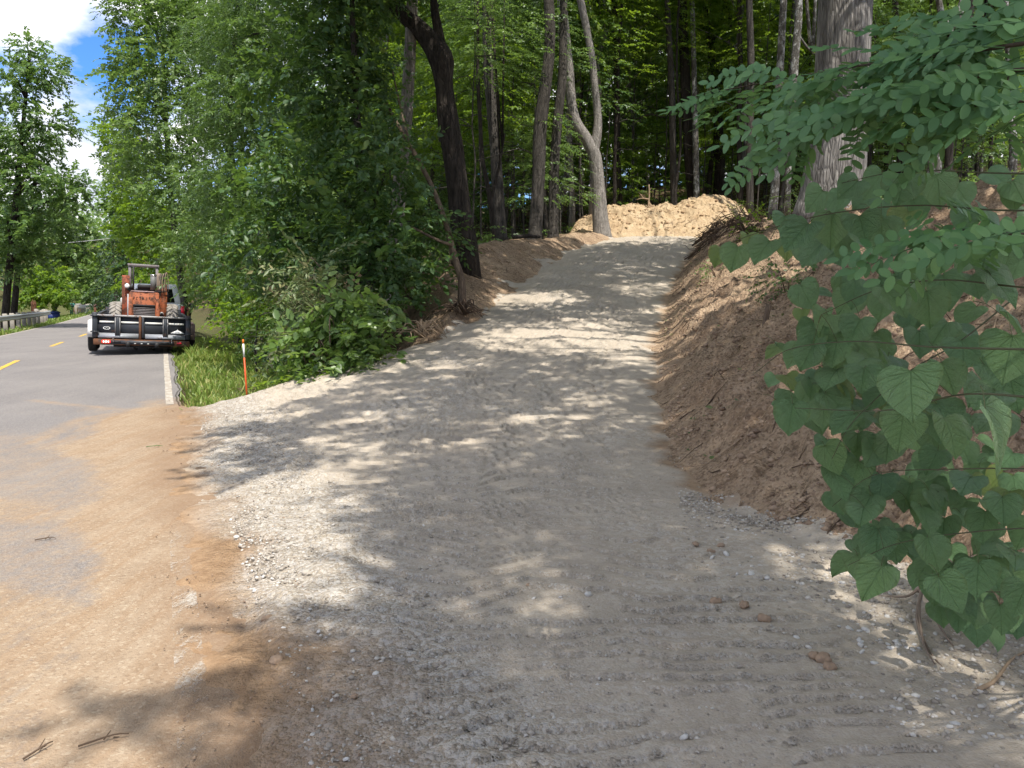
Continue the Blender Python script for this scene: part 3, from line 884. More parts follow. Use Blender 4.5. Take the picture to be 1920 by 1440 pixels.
# ------------------------------------------------------------------ vegetation
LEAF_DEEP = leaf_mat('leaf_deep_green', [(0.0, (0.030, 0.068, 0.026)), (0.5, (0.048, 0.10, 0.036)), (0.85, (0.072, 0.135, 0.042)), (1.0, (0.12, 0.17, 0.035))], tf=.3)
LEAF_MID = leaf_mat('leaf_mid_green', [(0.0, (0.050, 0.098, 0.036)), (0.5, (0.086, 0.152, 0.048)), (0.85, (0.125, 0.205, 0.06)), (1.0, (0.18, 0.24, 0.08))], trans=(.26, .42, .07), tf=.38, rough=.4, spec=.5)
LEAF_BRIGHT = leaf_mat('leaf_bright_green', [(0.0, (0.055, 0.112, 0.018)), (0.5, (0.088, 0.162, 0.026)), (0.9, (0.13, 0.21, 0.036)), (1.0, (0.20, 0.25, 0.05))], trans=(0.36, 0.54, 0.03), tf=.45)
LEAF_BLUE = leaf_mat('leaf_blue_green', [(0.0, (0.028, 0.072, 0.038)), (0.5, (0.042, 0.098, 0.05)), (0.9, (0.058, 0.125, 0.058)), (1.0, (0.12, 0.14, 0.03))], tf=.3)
LEAF_PALE = leaf_mat('leaf_wilted', [(0.0, (0.05, 0.09, 0.03)), (0.5, (0.10, 0.14, 0.055)), (0.8, (0.16, 0.19, 0.09)), (1.0, (0.22, 0.20, 0.11))], trans=(0.25, 0.28, 0.1), tf=.25)
LEAF_PINE = leaf_mat('needle_green', [(0.0, (0.016, 0.040, 0.022)), (1.0, (0.035, 0.070, 0.036))], tf=.12)
LEAF_GRASS = leaf_mat('grass_blade', [(0.0, (0.10, 0.18, 0.035)), (0.5, (0.17, 0.25, 0.055)), (0.85, (0.25, 0.29, 0.08)), (1.0, (0.40, 0.35, 0.16))], trans=(.25, .35, .05), tf=.35)

BARK_DARK = bark_mat('bark_dark_furrowed', (0.018, 0.015, 0.013), (0.075, 0.062, 0.052), 15, .10, 1.0)
BARK_GREY = bark_mat('bark_grey', (0.14, 0.127, 0.113), (0.40, 0.365, 0.33), 17, .12, .9)
BARK_BROWN = bark_mat('bark_brown', (0.032, 0.029, 0.025), (0.112, 0.099, 0.086), 16, .14, .8)
BARK_LICHEN = bark_mat('bark_lichen', (0.055, 0.05, 0.042), (0.18, 0.165, 0.145), 14, .2, .7, (0.50, 0.50, 0.47), .55)
BARK_OAK = bark_mat('bark_ridged_oak', (0.085, 0.078, 0.072), (0.315, 0.295, 0.275), 9, .10, 1.0)
BARK_TAN = bark_mat('bark_tan', (0.09, 0.065, 0.048), (0.19, 0.14, 0.10), 12, .15, .5)

KITE = (np.array([(0, 0, 0), (-.30, .45, .07), (0, 1, -.04), (.30, .45, .07)]), np.array([[0, 3, 2], [0, 2, 1]]))
OVAL = (np.array([(0, 0, 0), (.25, .26, .06), (.25, .62, .05), (0, 1, -.08), (-.25, .62, .05), (-.25, .26, .06)]), np.array([[0, 1, 2, 3], [0, 3, 4, 5]]))
NARROW = (np.array([(0, 0, 0), (-.17, .4, .05), (0, 1, -.06), (.17, .4, .05)]), np.array([[0, 3, 2], [0, 2, 1]]))
MAPLE = (np.array([(0, 0, 0), (.42, .18, .03), (.30, .42, .05), (.52, .66, .0), (.2, .68, .04), (0, 1, -.08), (-.2, .68, .04), (-.52, .66, .0), (-.30, .42, .05), (-.42, .18, .03)]),
         np.array([[0, 1, 2, 5], [2, 3, 4, 5], [0, 5, 8, 9], [5, 6, 7, 8]]))

def spray(leaf, n, length, size, seed, droop=.25, flat=.25, pair=True, side=58):
    """a twig along +Y carrying leaves in one rough plane, normal +Z"""
    r = np.random.default_rng(seed)
    LV, LF = leaf
    Vs = []; Fs = []
    for i in range(n):
        u = (i + .6) / n
        p = np.array([math.sin(u * 5 + seed) * .03 * length, u * length, -droop * u * u * length])
        sgn = 1 if i % 2 else -1
        a = math.radians(side + r.normal() * 14) * sgn * (1 - .75 * (u > .93))
        sc = size * (.7 + .5 * r.random()) * (1 - .3 * (u > .85))
        R = rotz(-a) @ rotx(-.35 + r.normal() * .28) @ roty(r.normal() * flat * 1.6)
        Vs.append(LV @ R.T * sc + p); Fs.append(LF + i * len(LV))
    return np.concatenate(Vs), np.concatenate(Fs)

def place(templates, P, D, scale, r, roll=.35, flatten=None):
    """instantiate sprays: P (K,3) origins, D (K,3) directions"""
    P = np.asarray(P, float); D = np.asarray(D, float)
    D = D / (np.linalg.norm(D, axis=1, keepdims=True) + 1e-9)
    K = len(P)
    up = np.zeros((K, 3)); up[:, 2] = 1
    up += r.normal(size=(K, 3)) * roll
    X = np.cross(D, up); X /= np.linalg.norm(X, axis=1, keepdims=True) + 1e-9
    Z = np.cross(X, D)
    R = np.stack([X, D, Z], -1)
    Vs = []; Fs = []; n0 = 0
    which = r.integers(0, len(templates), K)
    for k, (TV, TF) in enumerate(templates):
        i = np.where(which == k)[0]
        if not len(i): continue
        V = np.einsum('kij,vj->kvi', R[i], TV) * scale[i][:, None, None] + P[i][:, None]
        F = TF[None] + (np.arange(len(i)) * len(TV))[:, None, None] + n0
        Vs.append(V.reshape(-1, 3)); Fs.append(F.reshape(-1, TF.shape[1])); n0 += V.shape[0] * V.shape[1]
    return np.concatenate(Vs), np.concatenate(Fs)

def lobe_sprays(center, rad, K, r, squash=.75, layered=.5, out=.8):
    """spray origins and directions for one clump of foliage: mostly near its skin, in loose tiers"""
    d = r.normal(size=(K, 3)); d /= np.linalg.norm(d, axis=1, keepdims=True)
    rr = (r.random(K) ** .45)
    P = d * rr[:, None] * rad
    P[:, 2] *= squash
    tier = rad * .34
    P[:, 2] = P[:, 2] * (1 - layered) + layered * (np.round(P[:, 2] / tier) * tier + r.normal(size=K) * .05 * rad)
    D = d.copy(); D[:, 2] *= .35
    D += r.normal(size=(K, 3)) * .45
    D[:, 2] -= .12
    return P + np.asarray(center), D * out

SPR = {}
def sprays(kind, size, n=16, length=.62):
    key = (kind, size, n, length)
    if key not in SPR:
        leaf = {'kite': KITE, 'oval': OVAL, 'narrow': NARROW, 'maple': MAPLE}[kind]
        SPR[key] = [spray(leaf, n, length, size, 100 + k, droop=.2 + .1 * k) for k in range(4)]
    return SPR[key]

# shade outlines: leaves are kept where shadow should fall, dropped where sun should reach
def gpoly(pts, z=None):
    out = []
    for p in pts:
        zz = p[2] if len(p) > 2 else (0.0 if z is None else z)
        g = at_z(p[0], p[1], zz)
        out.append((g[0], g[1]))
    return out
LIT_MOUND = [(1.2, 26.8), (9.5, 26.8), (12.5, 34.0), (1.2, 34.0)]
LIT_OAK = [(5.5, 14.3), (7.0, 14.3), (5.4, 18.8), (3.9, 18.8)]
LIT_FORK = [(3.0, 27.6), (3.7, 27.6), (2.2, 32.5), (.9, 32.5)]
LIT_ROAD = [tuple(road_xy(s, t)) for s, t in [(2.6, -9), (2.6, -.2), (4.2, .5), (8.2, .35), (9.5, 2.2), (23, 2.2), (23, -9)]]
SHADE_NEAR = gpoly([(1960, 1500), (150, 1480), (185, 1330), (225, 1235), (330, 1195), (390, 1150), (480, 1135), (520, 1170), (600, 1175), (670, 1130), (715, 1070), (700, 990), (650, 945), (600, 922), (690, 905),
                    (740, 880), (600, 868), (420, 905), (285, 915), (380, 893), (430, 872), (340, 850), (285, 845), (400, 815), (560, 800), (520, 778), (660, 757), (780, 735)]) + [(0.2, 11.5), (3.5, 12), (6, 10), (7, 4), (5, 0)]
SHADE_MID = gpoly([(690, 765, .2), (560, 800, .1), (650, 700, .5), (770, 640, .7), (1000, 600, 1.0), (1235, 600, 1.0), (1245, 780, .2), (900, 800, .15)])
def sun_ground(P, z=None):
    """where the shadow of points P lands"""
    gx_, gy_ = P[:, 0].copy(), P[:, 1].copy()
    zz = np.zeros(len(P)) + .2
    for _ in range(3):
        h = P[:, 2] - zz
        gx_ = P[:, 0] - SLOPE[0] * h; gy_ = P[:, 1] - SLOPE[1] * h
        zz = T0(gx_, gy_)
    return gx_, gy_
def cull_lit(P, r, keep=.03, mound=True, road=True):  # drops leaves that would shadow the patches kept sunlit
    x, y = sun_ground(P)
    bad = np.zeros(len(P), bool)
    if mound: bad |= inpoly(x, y, LIT_MOUND)
    if road: bad |= inpoly(x, y, LIT_ROAD) | ((inpoly(x, y, LIT_FORK) | inpoly(x, y, LIT_OAK)) & (fbm(P[:, 0], P[:, 2], 640, 3) > .36))
    return ~bad | (r.random(len(P)) < keep)

def limbs_to(targets, start_pts, r, r0=.06, r1=.012, seg=5, n=7, sag=.3):
    """curved limbs from points on the trunk to clump centres"""
    out = MB()
    for tg in targets:
        st = start_pts[np.argmin(np.linalg.norm(start_pts - (np.asarray(tg) - [0, 0, 1.2]), axis=1))]
        mid = (st + tg) / 2 + np.array([0, 0, sag * np.linalg.norm(tg - st) * .4]) + r.normal(size=3) * .12 * np.linalg.norm(tg - st)
        L = smooth_line([st, mid, tg], n)
        out.tube(L, np.linspace(r0, r1, n), seg)
    return out

def ridge_fn(k, amp, seed):
    def f(th, l):
        return 1 + amp * (np.abs(np.sin(th * k / 2 + 1.3 * np.sin(l * 1.1 + seed) + seed)) - .5) + amp * .8 * (fbm(th * 3 + seed, l * 1.5, seed, 3) - .5)
    return f

def build_tree(name, label, cat, group, base, trunks, leaves, bark, leafm, seg=10, flare=True, amp=.08):
    """trunks: list of (points (n,3) world, radii); leaves: (V,F) world or None"""
    b = np.array([base[0], base[1], base[2]])
    root = thing(name, label, cat, b, group=group)
    mb = MB()
    for k, (P, R) in enumerate(trunks):
        P = np.asarray(P, float); R = np.asarray(R, float)
        if k == 0 and flare:
            l = np.r_[0, np.cumsum(np.linalg.norm(np.diff(P, axis=0), axis=1))]
            R = R * (1 + .45 * np.exp(-l / (1.6 * R[0] + .05)))
        V, Fs = tube(P - b, R, seg if R[0] > .05 else max(5, seg // 2), True, ridge_fn(seg // 2, amp, k + seg) if R[0] > .07 else None)
        mb.add(V, Fs)
    mb.build('trunk', bark, root, smooth=True)
    if leaves is not None:
        obj('crown', mesh('crown', leaves[0] - b, leaves[1], leafm), root)
    return root

def px_line(pts, d, n=24):
    """trunk seen in the photograph as (px, py, width px) at distance d (or per-point distance)"""
    P = []; R = []
    for p in pts:
        dd = p[3] if len(p) > 3 else d
        w = at_y(p[0], p[1], dd)
        P.append(w); R.append(p[2] / FPX * dd / 2 * (.78 if p[2] < 70 else .93))
    L = smooth_line(np.c_[np.array(P), np.array(R)], n)
    return L[:, :3], np.maximum(L[:, 3], .006)

def sink(P, R, deep=.35):
    """carry a trunk's foot down into the ground"""
    g = TB(P[0, 0], P[0, 1])
    foot = np.array([P[0, 0], P[0, 1], min(P[0, 2], float(g)) - deep])
    if P[0, 2] > g + .05 or True:
        P = np.vstack([foot, P]); R = np.r_[R[0], R]
    return P, R

# ---- 1. the trunks one can tell apart, each with a crown of its own
tr = np.random.default_rng(21)
def crown_for(top, rad, K, kind, size, r, squash=.8, nl=7, cull=True, spread=1.0, avoid=None):
    """a rounded crown of several clumps round point top; returns leaves and the clump centres"""
    C = []
    for k in range(nl):
        a = r.random() * 6.283; q = math.sqrt(r.random()) * rad * .72
        C.append(np.array(top) + [math.cos(a) * q, math.sin(a) * q, (r.random() - .4) * rad * squash * 1.2])
    Ps = []; Ds = []
    for c in C:
        P, D = lobe_sprays(c, rad * (.42 + .22 * r.random()), K // nl, r)
        Ps.append(P); Ds.append(D)
    P = np.concatenate(Ps); D = np.concatenate(Ds)
    if cull:
        k = cull_lit(P, r)
        P, D = P[k], D[k]
    T = sprays(kind, size)
    return place(T, P, D, .8 + .5 * r.random(len(P)), r), C

def named(name, label, cat, pts, d, bark, extra=(), crown=None, kind='kite', size=.13, leafm=None, n=26, seg=12, group=None, K=420, rad=3.2, topz=None, amp=.08):
    P, R = px_line(pts, d, n)
    # carry on above the frame
    dirv = P[-1] - P[-4]; dirv /= np.linalg.norm(dirv); dirv = dirv * .5 + np.array([0, 0, .6])
    up = P[-1] + np.outer(np.linspace(.6, 6.5, 7), dirv)
    P = np.vstack([P, up]); R = np.r_[R, np.linspace(R[-1] * .95, R[-1] * .3, 7)]
    P, R = sink(P, R)
    stems = [(P, R)]
    for ex in extra:
        Pe, Re = px_line(ex, d, 18)
        if ex[-1][1] < 20:
            dv = Pe[-1] - Pe[-4]; dv /= np.linalg.norm(dv); dv = dv * .5 + np.array([0, 0, .6])
            Pe = np.vstack([Pe, Pe[-1] + np.outer(np.linspace(.6, 5.5, 6), dv)]); Re = np.r_[Re, np.linspace(Re[-1] * .95, Re[-1] * .3, 6)]
        stems.append((Pe, Re))
    leaves = None
    if crown is not False:
        top = P[-1]
        leaves, C = crown_for(top + np.array([0, 0, .5]), rad, K, kind, size, tr)
        st = np.concatenate([s_[0][-8:] for s_ in stems])
        for c in C:
            mid = (st[-5] + c) / 2 + [0, 0, .4]
            stems.append((smooth_line([st[tr.integers(0, len(st) - 2)], mid, c], 6), np.linspace(R[-1] * 1.2 + .02, .012, 6)))
    g = P[1].copy(); g[2] = float(TB(g[0], g[1]))
    return build_tree(name, label, cat, group, g, stems, leaves, bark, leafm or LEAF_MID, seg, amp=amp)

named('oak_tree', 'dark furrowed leaning oak with a kinked trunk at the left edge of the clearing', 'tree',
      [(873, 462, 54), (862, 390, 50), (852, 300, 48), (840, 225, 48), (832, 160, 40), (826, 110, 56), (800, 70, 44), (760, 30, 34), (715, -12, 30)], 17, BARK_DARK,
      extra=[[(828, 100, 30), (822, 60, 22), (815, 20, 18), (812, -10, 15)]], leafm=LEAF_DEEP, seg=22, size=.12, K=900, rad=4.0, amp=.12)
named('slim_tree', 'straight grey tree standing right of the dark kinked oak', 'tree',
      [(937, 436, 32), (932, 330, 27), (924, 220, 25), (915, 120, 22), (912, -10, 19)], 23, BARK_BROWN)
named('crooked_sapling', 'thin crooked sapling leaning against the straight grey tree', 'tree',
      [(926, 436, 13), (918, 365, 12), (905, 300, 10), (900, 220, 9), (896, 150, 8), (896, 60, 7), (895, -10, 6)], 22.2, BARK_DARK,
      extra=[[(921, 372, 8), (929, 340, 7), (938, 300, 6), (946, 250, 5)]], K=140, rad=1.6, seg=8)
named('maple_tree', 'brown leaning maple with a pale sunlit foot at the top of the left bank', 'tree',
      [(1002, 455, 31), (1006, 400, 30), (1010, 330, 30), (1012, 250, 30), (1020, 180, 28), (1029, 110, 26), (1031, 50, 24), (1028, -10, 23)], 24, BARK_BROWN, size=.12, K=700, rad=3.4, seg=16)
named('hickory_tree', 'darker straight tree close behind the leaning maple', 'tree',
      [(1037, 446, 25), (1038, 380, 24), (1040, 300, 23), (1046, 220, 22), (1054, 150, 20), (1056, 60, 18), (1057, -10, 17)], 25.6, BARK_BROWN, size=.12, K=500, rad=3.0)
named('forked_tree', 'pale sunlit tree that forks in two stems at the end of the gravel drive', 'tree',
      [(1129, 446, 38), (1125, 400, 34), (1121, 340, 31), (1114, 290, 30), (1100, 262, 27), (1078, 225, 24), (1070, 180, 23), (1066, 130, 23), (1059, 60, 22), (1052, -10, 21)], 28, BARK_GREY,
      extra=[[(1112, 290, 22), (1118, 262, 22), (1121, 225, 19), (1116, 170, 16), (1110, 110, 16), (1100, 55, 16), (1086, -10, 17)], [(1064, 84, 9), (1052, 78, 8), (1045, 70, 7)]],
      size=.12, K=800, rad=3.6, seg=18)
named('snag_tree', 'grey tree with a broken pale branch stub behind the forked tree', 'tree',
      [(1073, 378, 13), (1070, 300, 12), (1066, 230, 12), (1062, 150, 11)], 34, BARK_GREY, size=.14)
named('snag_tree', 'leaning grey tree with a broken whitish stub right of the forked tree', 'tree',
      [(1112, 330, 15), (1122, 200, 14), (1118, 110, 13), (1108, 40, 12), (1100, -10, 11)], 33, BARK_GREY,
      extra=[[(1122, 105, 10), (1130, 80, 10), (1138, 55, 9)]], size=.14)
named('beech_tree', 'straight dark tree behind the middle of the tan mound', 'tree',
      [(1161, 378, 17), (1158, 300, 15), (1156, 150, 14), (1152, -10, 12)], 35, BARK_DARK, size=.14)
named('beech_tree', 'grey trunk rising right behind the dip of the tan mound', 'tree',
      [(1264, 384, 17), (1262, 300, 16), (1260, 180, 15), (1254, 60, 13), (1250, -10, 12)], 33.5, BARK_BROWN, size=.14)
named('ash_tree', 'blackish thick trunk above the right half of the tan mound', 'tree',
      [(1297, 366, 22), (1292, 300, 22), (1287, 200, 24), (1283, 100, 23), (1278, -10, 21)], 35, BARK_DARK, size=.14)
named('ash_tree', 'lighter trunk touching the blackish one above the mound', 'tree',
      [(1306, 362, 15), (1304, 250, 13), (1301, 120, 12), (1297, -10, 11)], 34.5, BARK_LICHEN, size=.14, K=300, rad=2.5)
named('walnut_tree', 'dark tree that forks high up above the crest of the mound', 'tree',
      [(1350, 300, 22), (1346, 220, 21), (1340, 130, 20), (1335, 80, 22), (1326, 40, 12), (1320, -10, 10)], 38, BARK_DARK,
      extra=[[(1336, 84, 13), (1348, 55, 10), (1356, 20, 8), (1360, -10, 7)]], size=.15)
named('elm_tree', 'dark trunk behind the locust tips at the right end of the mound', 'tree',
      [(1388, 345, 13), (1386, 240, 12), (1388, 120, 11), (1386, -10, 10)], 34, BARK_DARK, size=.15, K=300)
named('elm_tree', 'grey trunk behind the locust tips beside a darker twin', 'tree',
      [(1406, 372, 17), (1406, 260, 16), (1408, 120, 16), (1404, -10, 14)], 30, BARK_BROWN, size=.14, K=300, rad=2.4)
named('birch_tree', 'white blotched trunk at the end of the bank above the root pile', 'tree',
      [(1448, 405, 21), (1454, 340, 19), (1458, 260, 18), (1462, 150, 17), (1466, 60, 16), (1470, -10, 15)], 23, BARK_LICHEN, size=.13, K=260, rad=2.0, seg=14)
named('hornbeam_tree', 'grey blotched tree left of the great oak with a broken pale branch', 'tree',
      [(1478, 350, 13), (1484, 240, 17), (1490, 120, 18), (1496, 50, 17), (1498, -10, 17)], 27, BARK_LICHEN, size=.14, K=260, rad=2.2,
      extra=[[(1500, 70, 6), (1513, 88, 6), (1528, 102, 5)]])
P_, R_ = None, None
named('great_oak', 'huge grey oak trunk with ridged bark at the top of the bank on the right', 'tree',
      [(1558, 398, 108), (1563, 350, 102), (1570, 260, 99), (1577, 160, 97), (1582, 60, 96), (1586, -20, 95)], 15, BARK_OAK, seg=56, n=60, leafm=LEAF_MID, size=.12, K=1500, rad=5.2, amp=.05)
named('forked_maple', 'pale maple with a high fork behind the locust branch on the right', 'tree',
      [(1752, 320, 30), (1760, 220, 28), (1770, 120, 27), (1776, 70, 30), (1766, 30, 15), (1758, -10, 13)], 20, BARK_LICHEN,
      extra=[[(1782, 72, 20), (1796, 35, 16), (1808, -10, 14)]], size=.13, K=300, rad=2.4, seg=14)
named('slim_tree', 'dark slim tree right of the great oak half behind the locust leaves', 'tree',
      [(1688, 300, 15), (1684, 160, 15), (1680, 60, 14), (1678, -10, 13)], 30, BARK_DARK, size=.14, K=300)
named('slim_tree', 'dark trunk beside the pale forked maple at the foot', 'tree',
      [(1778, 322, 18), (1786, 200, 16), (1815, 60, 13), (1822, -10, 12)], 24, BARK_DARK, size=.14, K=260, rad=2.2)
named('slim_tree', 'grey slim tree near the right edge of the picture above the bank', 'tree',
      [(1900, 290, 17), (1896, 160, 15), (1888, 60, 14), (1884, -10, 13)], 26, BARK_LICHEN, size=.14, K=260, rad=2.2)

# ---- 2. the wood behind: many slim trunks sharing three crowns
CR = []
for k in range(4):
    r = np.random.default_rng(300 + k)
    lv, _c = crown_for((0, 0, 0), 2.6 + .3 * k, 640, 'kite', .16, r, cull=False, squash=1.1)
    CR.append(mesh('crown', lv[0], lv[1], [LEAF_MID, LEAF_BRIGHT, LEAF_MID, LEAF_BRIGHT][k]))
UND = []       # layered understory crowns
for k in range(5):
    r = np.random.default_rng(330 + k)
    Ps = []; Ds = []
    for tier in range(6):
        zc = -1.5 + tier * .62
        K = 56
        a = r.random(K) * 6.283; q = (.25 + r.random(K) * 1.0) * (1.75 - .16 * tier)
        Ps.append(np.stack([np.cos(a) * q, np.sin(a) * q, zc + r.normal(size=K) * .10 - q * .06], 1))
        Ds.append(np.stack([np.cos(a) + r.normal(size=K) * .4, np.sin(a) + r.normal(size=K) * .4, r.normal(size=K) * .08 - .05], 1))
    P = np.concatenate(Ps); D = np.concatenate(Ds)
    lv = place(sprays('kite', .115, 14, .6), P, D, .8 + .5 * r.random(len(P)), r, roll=.18)
    UND.append(mesh('crown', lv[0], lv[1], [LEAF_MID, LEAF_MID, LEAF_BRIGHT, LEAF_DEEP, LEAF_BRIGHT][k]))
TRK = []
for k in range(5):
    r = np.random.default_rng(360 + k)
    z = np.linspace(-.4, 14, 16)
    x = (fbm(z * .25, z * 0 + k, 361, 3) - .5) * 1.1; y = (fbm(z * .25, z * 0 + k + 9, 362, 3) - .5) * 1.1
    P = np.stack([x - x[1], y - y[1], z], 1)
    R = np.linspace(.5, .2, 16); R[0] = .75; R[1] = .62
    mb = MB(); V, Fs = tube(P, R * .22, 9, True, ridge_fn(4, .08, k)); mb.add(V, Fs)
    for j in range(7):
        z0 = 4.5 + r.random() * 8; a = r.random() * 6.283
        i = int(np.interp(z0, z, np.arange(16)))
        L = .9 + r.random() * 1.5
        mb.tube(smooth_line([P[i], P[i] + [math.cos(a) * L * .5, math.sin(a) * L * .5, L * .35], P[i] + [math.cos(a) * L, math.sin(a) * L, L * .6]], 5), np.linspace(.03, .008, 5), 5)
    TRK.append([mb.mesh('trunk', b, True) for b in (BARK_DARK, BARK_BROWN, BARK_LICHEN)])
STK = []
for k in range(3):
    z = np.linspace(-.3, 4.6, 9)
    P = np.stack([(fbm(z * .5, z * 0 + k, 371, 3) - .5) * .5, (fbm(z * .5, z * 0 + k, 372, 3) - .5) * .5, z], 1)
    mb = MB(); mb.tube(P, np.linspace(.035, .01, 9), 6)
    for j in range(9):
        i = 2 + j % 6; a = j * 2.4
        mb.tube([P[i], P[i] + [math.cos(a) * .7, math.sin(a) * .7, .12], P[i] + [math.cos(a) * 1.3, math.sin(a) * 1.3, .05]], [.012, .008, .004], 4)
    STK.append(mb.mesh('trunk', BARK_BROWN, True))

wr = np.random.default_rng(77)
placed = []
def free(x, y, dmin):
    return all((x - a) ** 2 + (y - b) ** 2 > dmin * dmin for a, b in placed)
sides = ['left', 'right']
def bg_tree(px, y, w, idx):
    x = (px - 960) / FPX * y
    z = float(T0(x, y))
    lab = 'slim forest trunk of the shaded wood behind the clearing'
    root = thing('forest_tree', lab, 'tree', (x, y, z), (0, 0, wr.random() * 6.28), group='slim trees of the wood behind the clearing')
    tk = obj('trunk', TRK[idx % 5][wr.choice([0, 0, 1, 1, 2])], root)
    s = w / FPX * y / .24
    tk.scale = (s, s, 1)
    c = obj('crown', CR[wr.integers(0, 4)], root, (0, 0, 11.5 + wr.random() * 2.5))
    c.rotation_euler = (0, 0, wr.random() * 6.28)
    sc = .75 + .5 * wr.random(); c.scale = (sc, sc, sc * (1 + .5 * wr.random()))
    placed.append((x, y))
k = 0
for i in range(400):
    if k >= 105: break
    y = 31 + 42 * wr.random() ** 1.15
    px = 700 + 1230 * wr.random()
    x = (px - 960) / FPX * y
    if not free(x, y, 1.7): continue
    gxx, gyy = sun_ground(np.array([[x, y, float(T0(x, y)) + 13]]))
    w = (5 + 7 * wr.random() ** 2) * (1 if y > 40 else 1.2)
    bg_tree(px, y, w, k); k += 1
u = 0
for i in range(600):
    if u >= 120: break
    y = 26 + 34 * wr.random()
    px = 640 + 1290 * wr.random()
    x = (px - 960) / FPX * y
    if (1.0 < x < 11 and y < 35.0): continue
    if not free(x, y, 1.2): continue
    z = float(T0(x, y))
    hgt = 2.2 + 4.6 * wr.random()
    zc = z + hgt
    gx1, gy1 = sun_ground(np.array([[x, y, zc]]))
    if inpoly(gx1, gy1, LIT_MOUND)[0]: continue
    root = thing('understory_maple', 'young leafy understory tree between the trunks of the wood', 'tree', (x, y, z), (0, 0, wr.random() * 6.28), group='young understory trees of the wood')
    st = obj('trunk', STK[u % 3], root); st.scale = (1, 1, (hgt + 1.5) / 4.6)
    c = obj('crown', UND[wr.integers(0, 5)], root, (0, 0, hgt)); sc = .7 + .6 * wr.random(); c.scale = (sc, sc, sc)
    c.rotation_euler = ((wr.random() - .5) * .2, (wr.random() - .5) * .2, wr.random() * 6.28)
    placed.append((x, y)); u += 1

for px, py, y in [(890, 60, 21), (930, 20, 24), (905, 140, 25), (965, 70, 27), (985, 150, 29), (1000, 30, 26.5), (1048, 60, 32), (1085, 30, 33), (1090, 130, 32), (1140, 60, 33), (1190, 40, 35), (1230, 110, 36), (1330, 60, 36), (1380, 120, 37), (1440, 40, 33), (1640, 60, 30), (1700, 140, 30), (960, 210, 30), (1180, 180, 38), (1260, 40, 34)]:
    p = at_y(px, py, y); z = float(T0(p[0], p[1])); hgt = p[2] - z
    root = thing('understory_maple', 'young leafy understory tree between the trunks of the wood', 'tree', (p[0], p[1], z), (0, 0, wr.random() * 6.28), group='young understory trees of the wood')
    st = obj('trunk', STK[u % 3], root); st.scale = (1, 1, (hgt + 1.2) / 4.6)
    c = obj('crown', UND[u % 5], root, (0, 0, hgt)); sc = .7 + .4 * wr.random(); c.scale = (sc, sc, sc); c.rotation_euler = (0, 0, wr.random() * 6.28)
    u += 1

# low growth on the forest floor
r = np.random.default_rng(90)
N = 8000
y = 15 + 42 * r.random(N) ** 1.2
x = (-280 + 1500 * r.random(N)) / FPX * y
g_out = np.maximum(XL(y) - x, x - XR(y))
tt = road_st(x, y)[1]
ok = (g_out > np.where(x < XL(y), 1.5, 4.6)) | (y > 34.5)
ok &= (tt > 4.6) & (r.random(N) < .15 + .85 * sstep(fbm(x * .35, y * .35, 95, 3), .42, .6))
x, y = x[ok], y[ok]
P = np.stack([x, y, T0(x, y) + .05 + .45 * r.random(len(x)) ** 2], 1)
a = r.random(len(x)) * 6.283
D = np.stack([np.cos(a), np.sin(a), .25 + r.normal(size=len(x)) * .2], 1)
lv = place(sprays('kite', .10, 9, .42), P, D, .7 + .6 * r.random(len(x)), r)
o = obj('undergrowth', mesh('undergrowth', lv[0], lv[1], LEAF_MID), kind='stuff')

# far closing wood, seen only between the trunks: leaf sheets in depth on the rising hill
N = 9500
y = 56 + 28 * r.random(N)
x = (-420 + 1500 * r.random(N)) / FPX * y
P = np.stack([x, y, T0(x, y) + .3 + 15 * r.random(N) ** .9], 1)
a = r.random(N) * 6.283
lv = place(sprays('kite', .62, 8, 1.5), P, np.stack([np.cos(a), np.sin(a), r.normal(size=N) * .3], 1), .8 + .6 * r.random(N), r)
obj('far_woods', mesh('far_woods', lv[0], lv[1], LEAF_MID), kind='stuff')

# ---- 3. the wall of foliage along the road: each tree with its own clumps
def wall_tree(name, label, base_px, d, lobes, kind, size, leafm, bark, trunk_w, dens=1.0, seed=1, lean=None, group=None, nspray=16, ln=.62, cat='tree', squash=.8, topz=None, cull=False):
    r = np.random.default_rng(seed)
    Ps = []; Ds = []; C = []
    for lb in lobes:
        px, py, dd, rp = lb
        c = at_y(px, py, dd); rad = rp / FPX * dd
        C.append(c)
        K = int(dens * 165 * rad * rad / (size / .1) ** 1.6) + 6
        P, D = lobe_sprays(c, rad * .86, K, r, squash=squash)
        Ps.append(P); Ds.append(D)
    P = np.concatenate(Ps); D = np.concatenate(Ds)
    gz = TB(P[:, 0], P[:, 1])
    k = (P[:, 2] > gz - .05)
    if cull: k &= cull_lit(P, r, .15)
    P, D = P[k], D[k]
    lv = place(sprays(kind, size, nspray, ln), P, D, .6 + .85 * r.random(len(P)) ** 1.4, r)
    b = np.array([(base_px - 960) / FPX * d, d, 0.0]); b[2] = float(TB(b[0], b[1]))
    top = np.mean(C, axis=0); hi = max(c[2] for c in C)
    tp = np.array([top[0], top[1] + .4, hi])
    trunk = smooth_line([b - [0, 0, .4], b + [0, 0, .8], (b + tp) / 2 + r.normal(size=3) * .3, tp], 18)
    stems = [(trunk, np.linspace(trunk_w, trunk_w * .25, 18))]
    for c in C:
        i = int(np.clip(np.searchsorted(trunk[:, 2], c[2] - 1.2), 2, 16))
        stems.append((smooth_line([trunk[i], (trunk[i] + c) / 2 + [0, 0, .35] + r.normal(size=3) * .15, c], 7), np.linspace(trunk_w * .34, .01, 7)))
    return build_tree(name, label, cat, group, b, stems, lv, bark, leafm, 10)

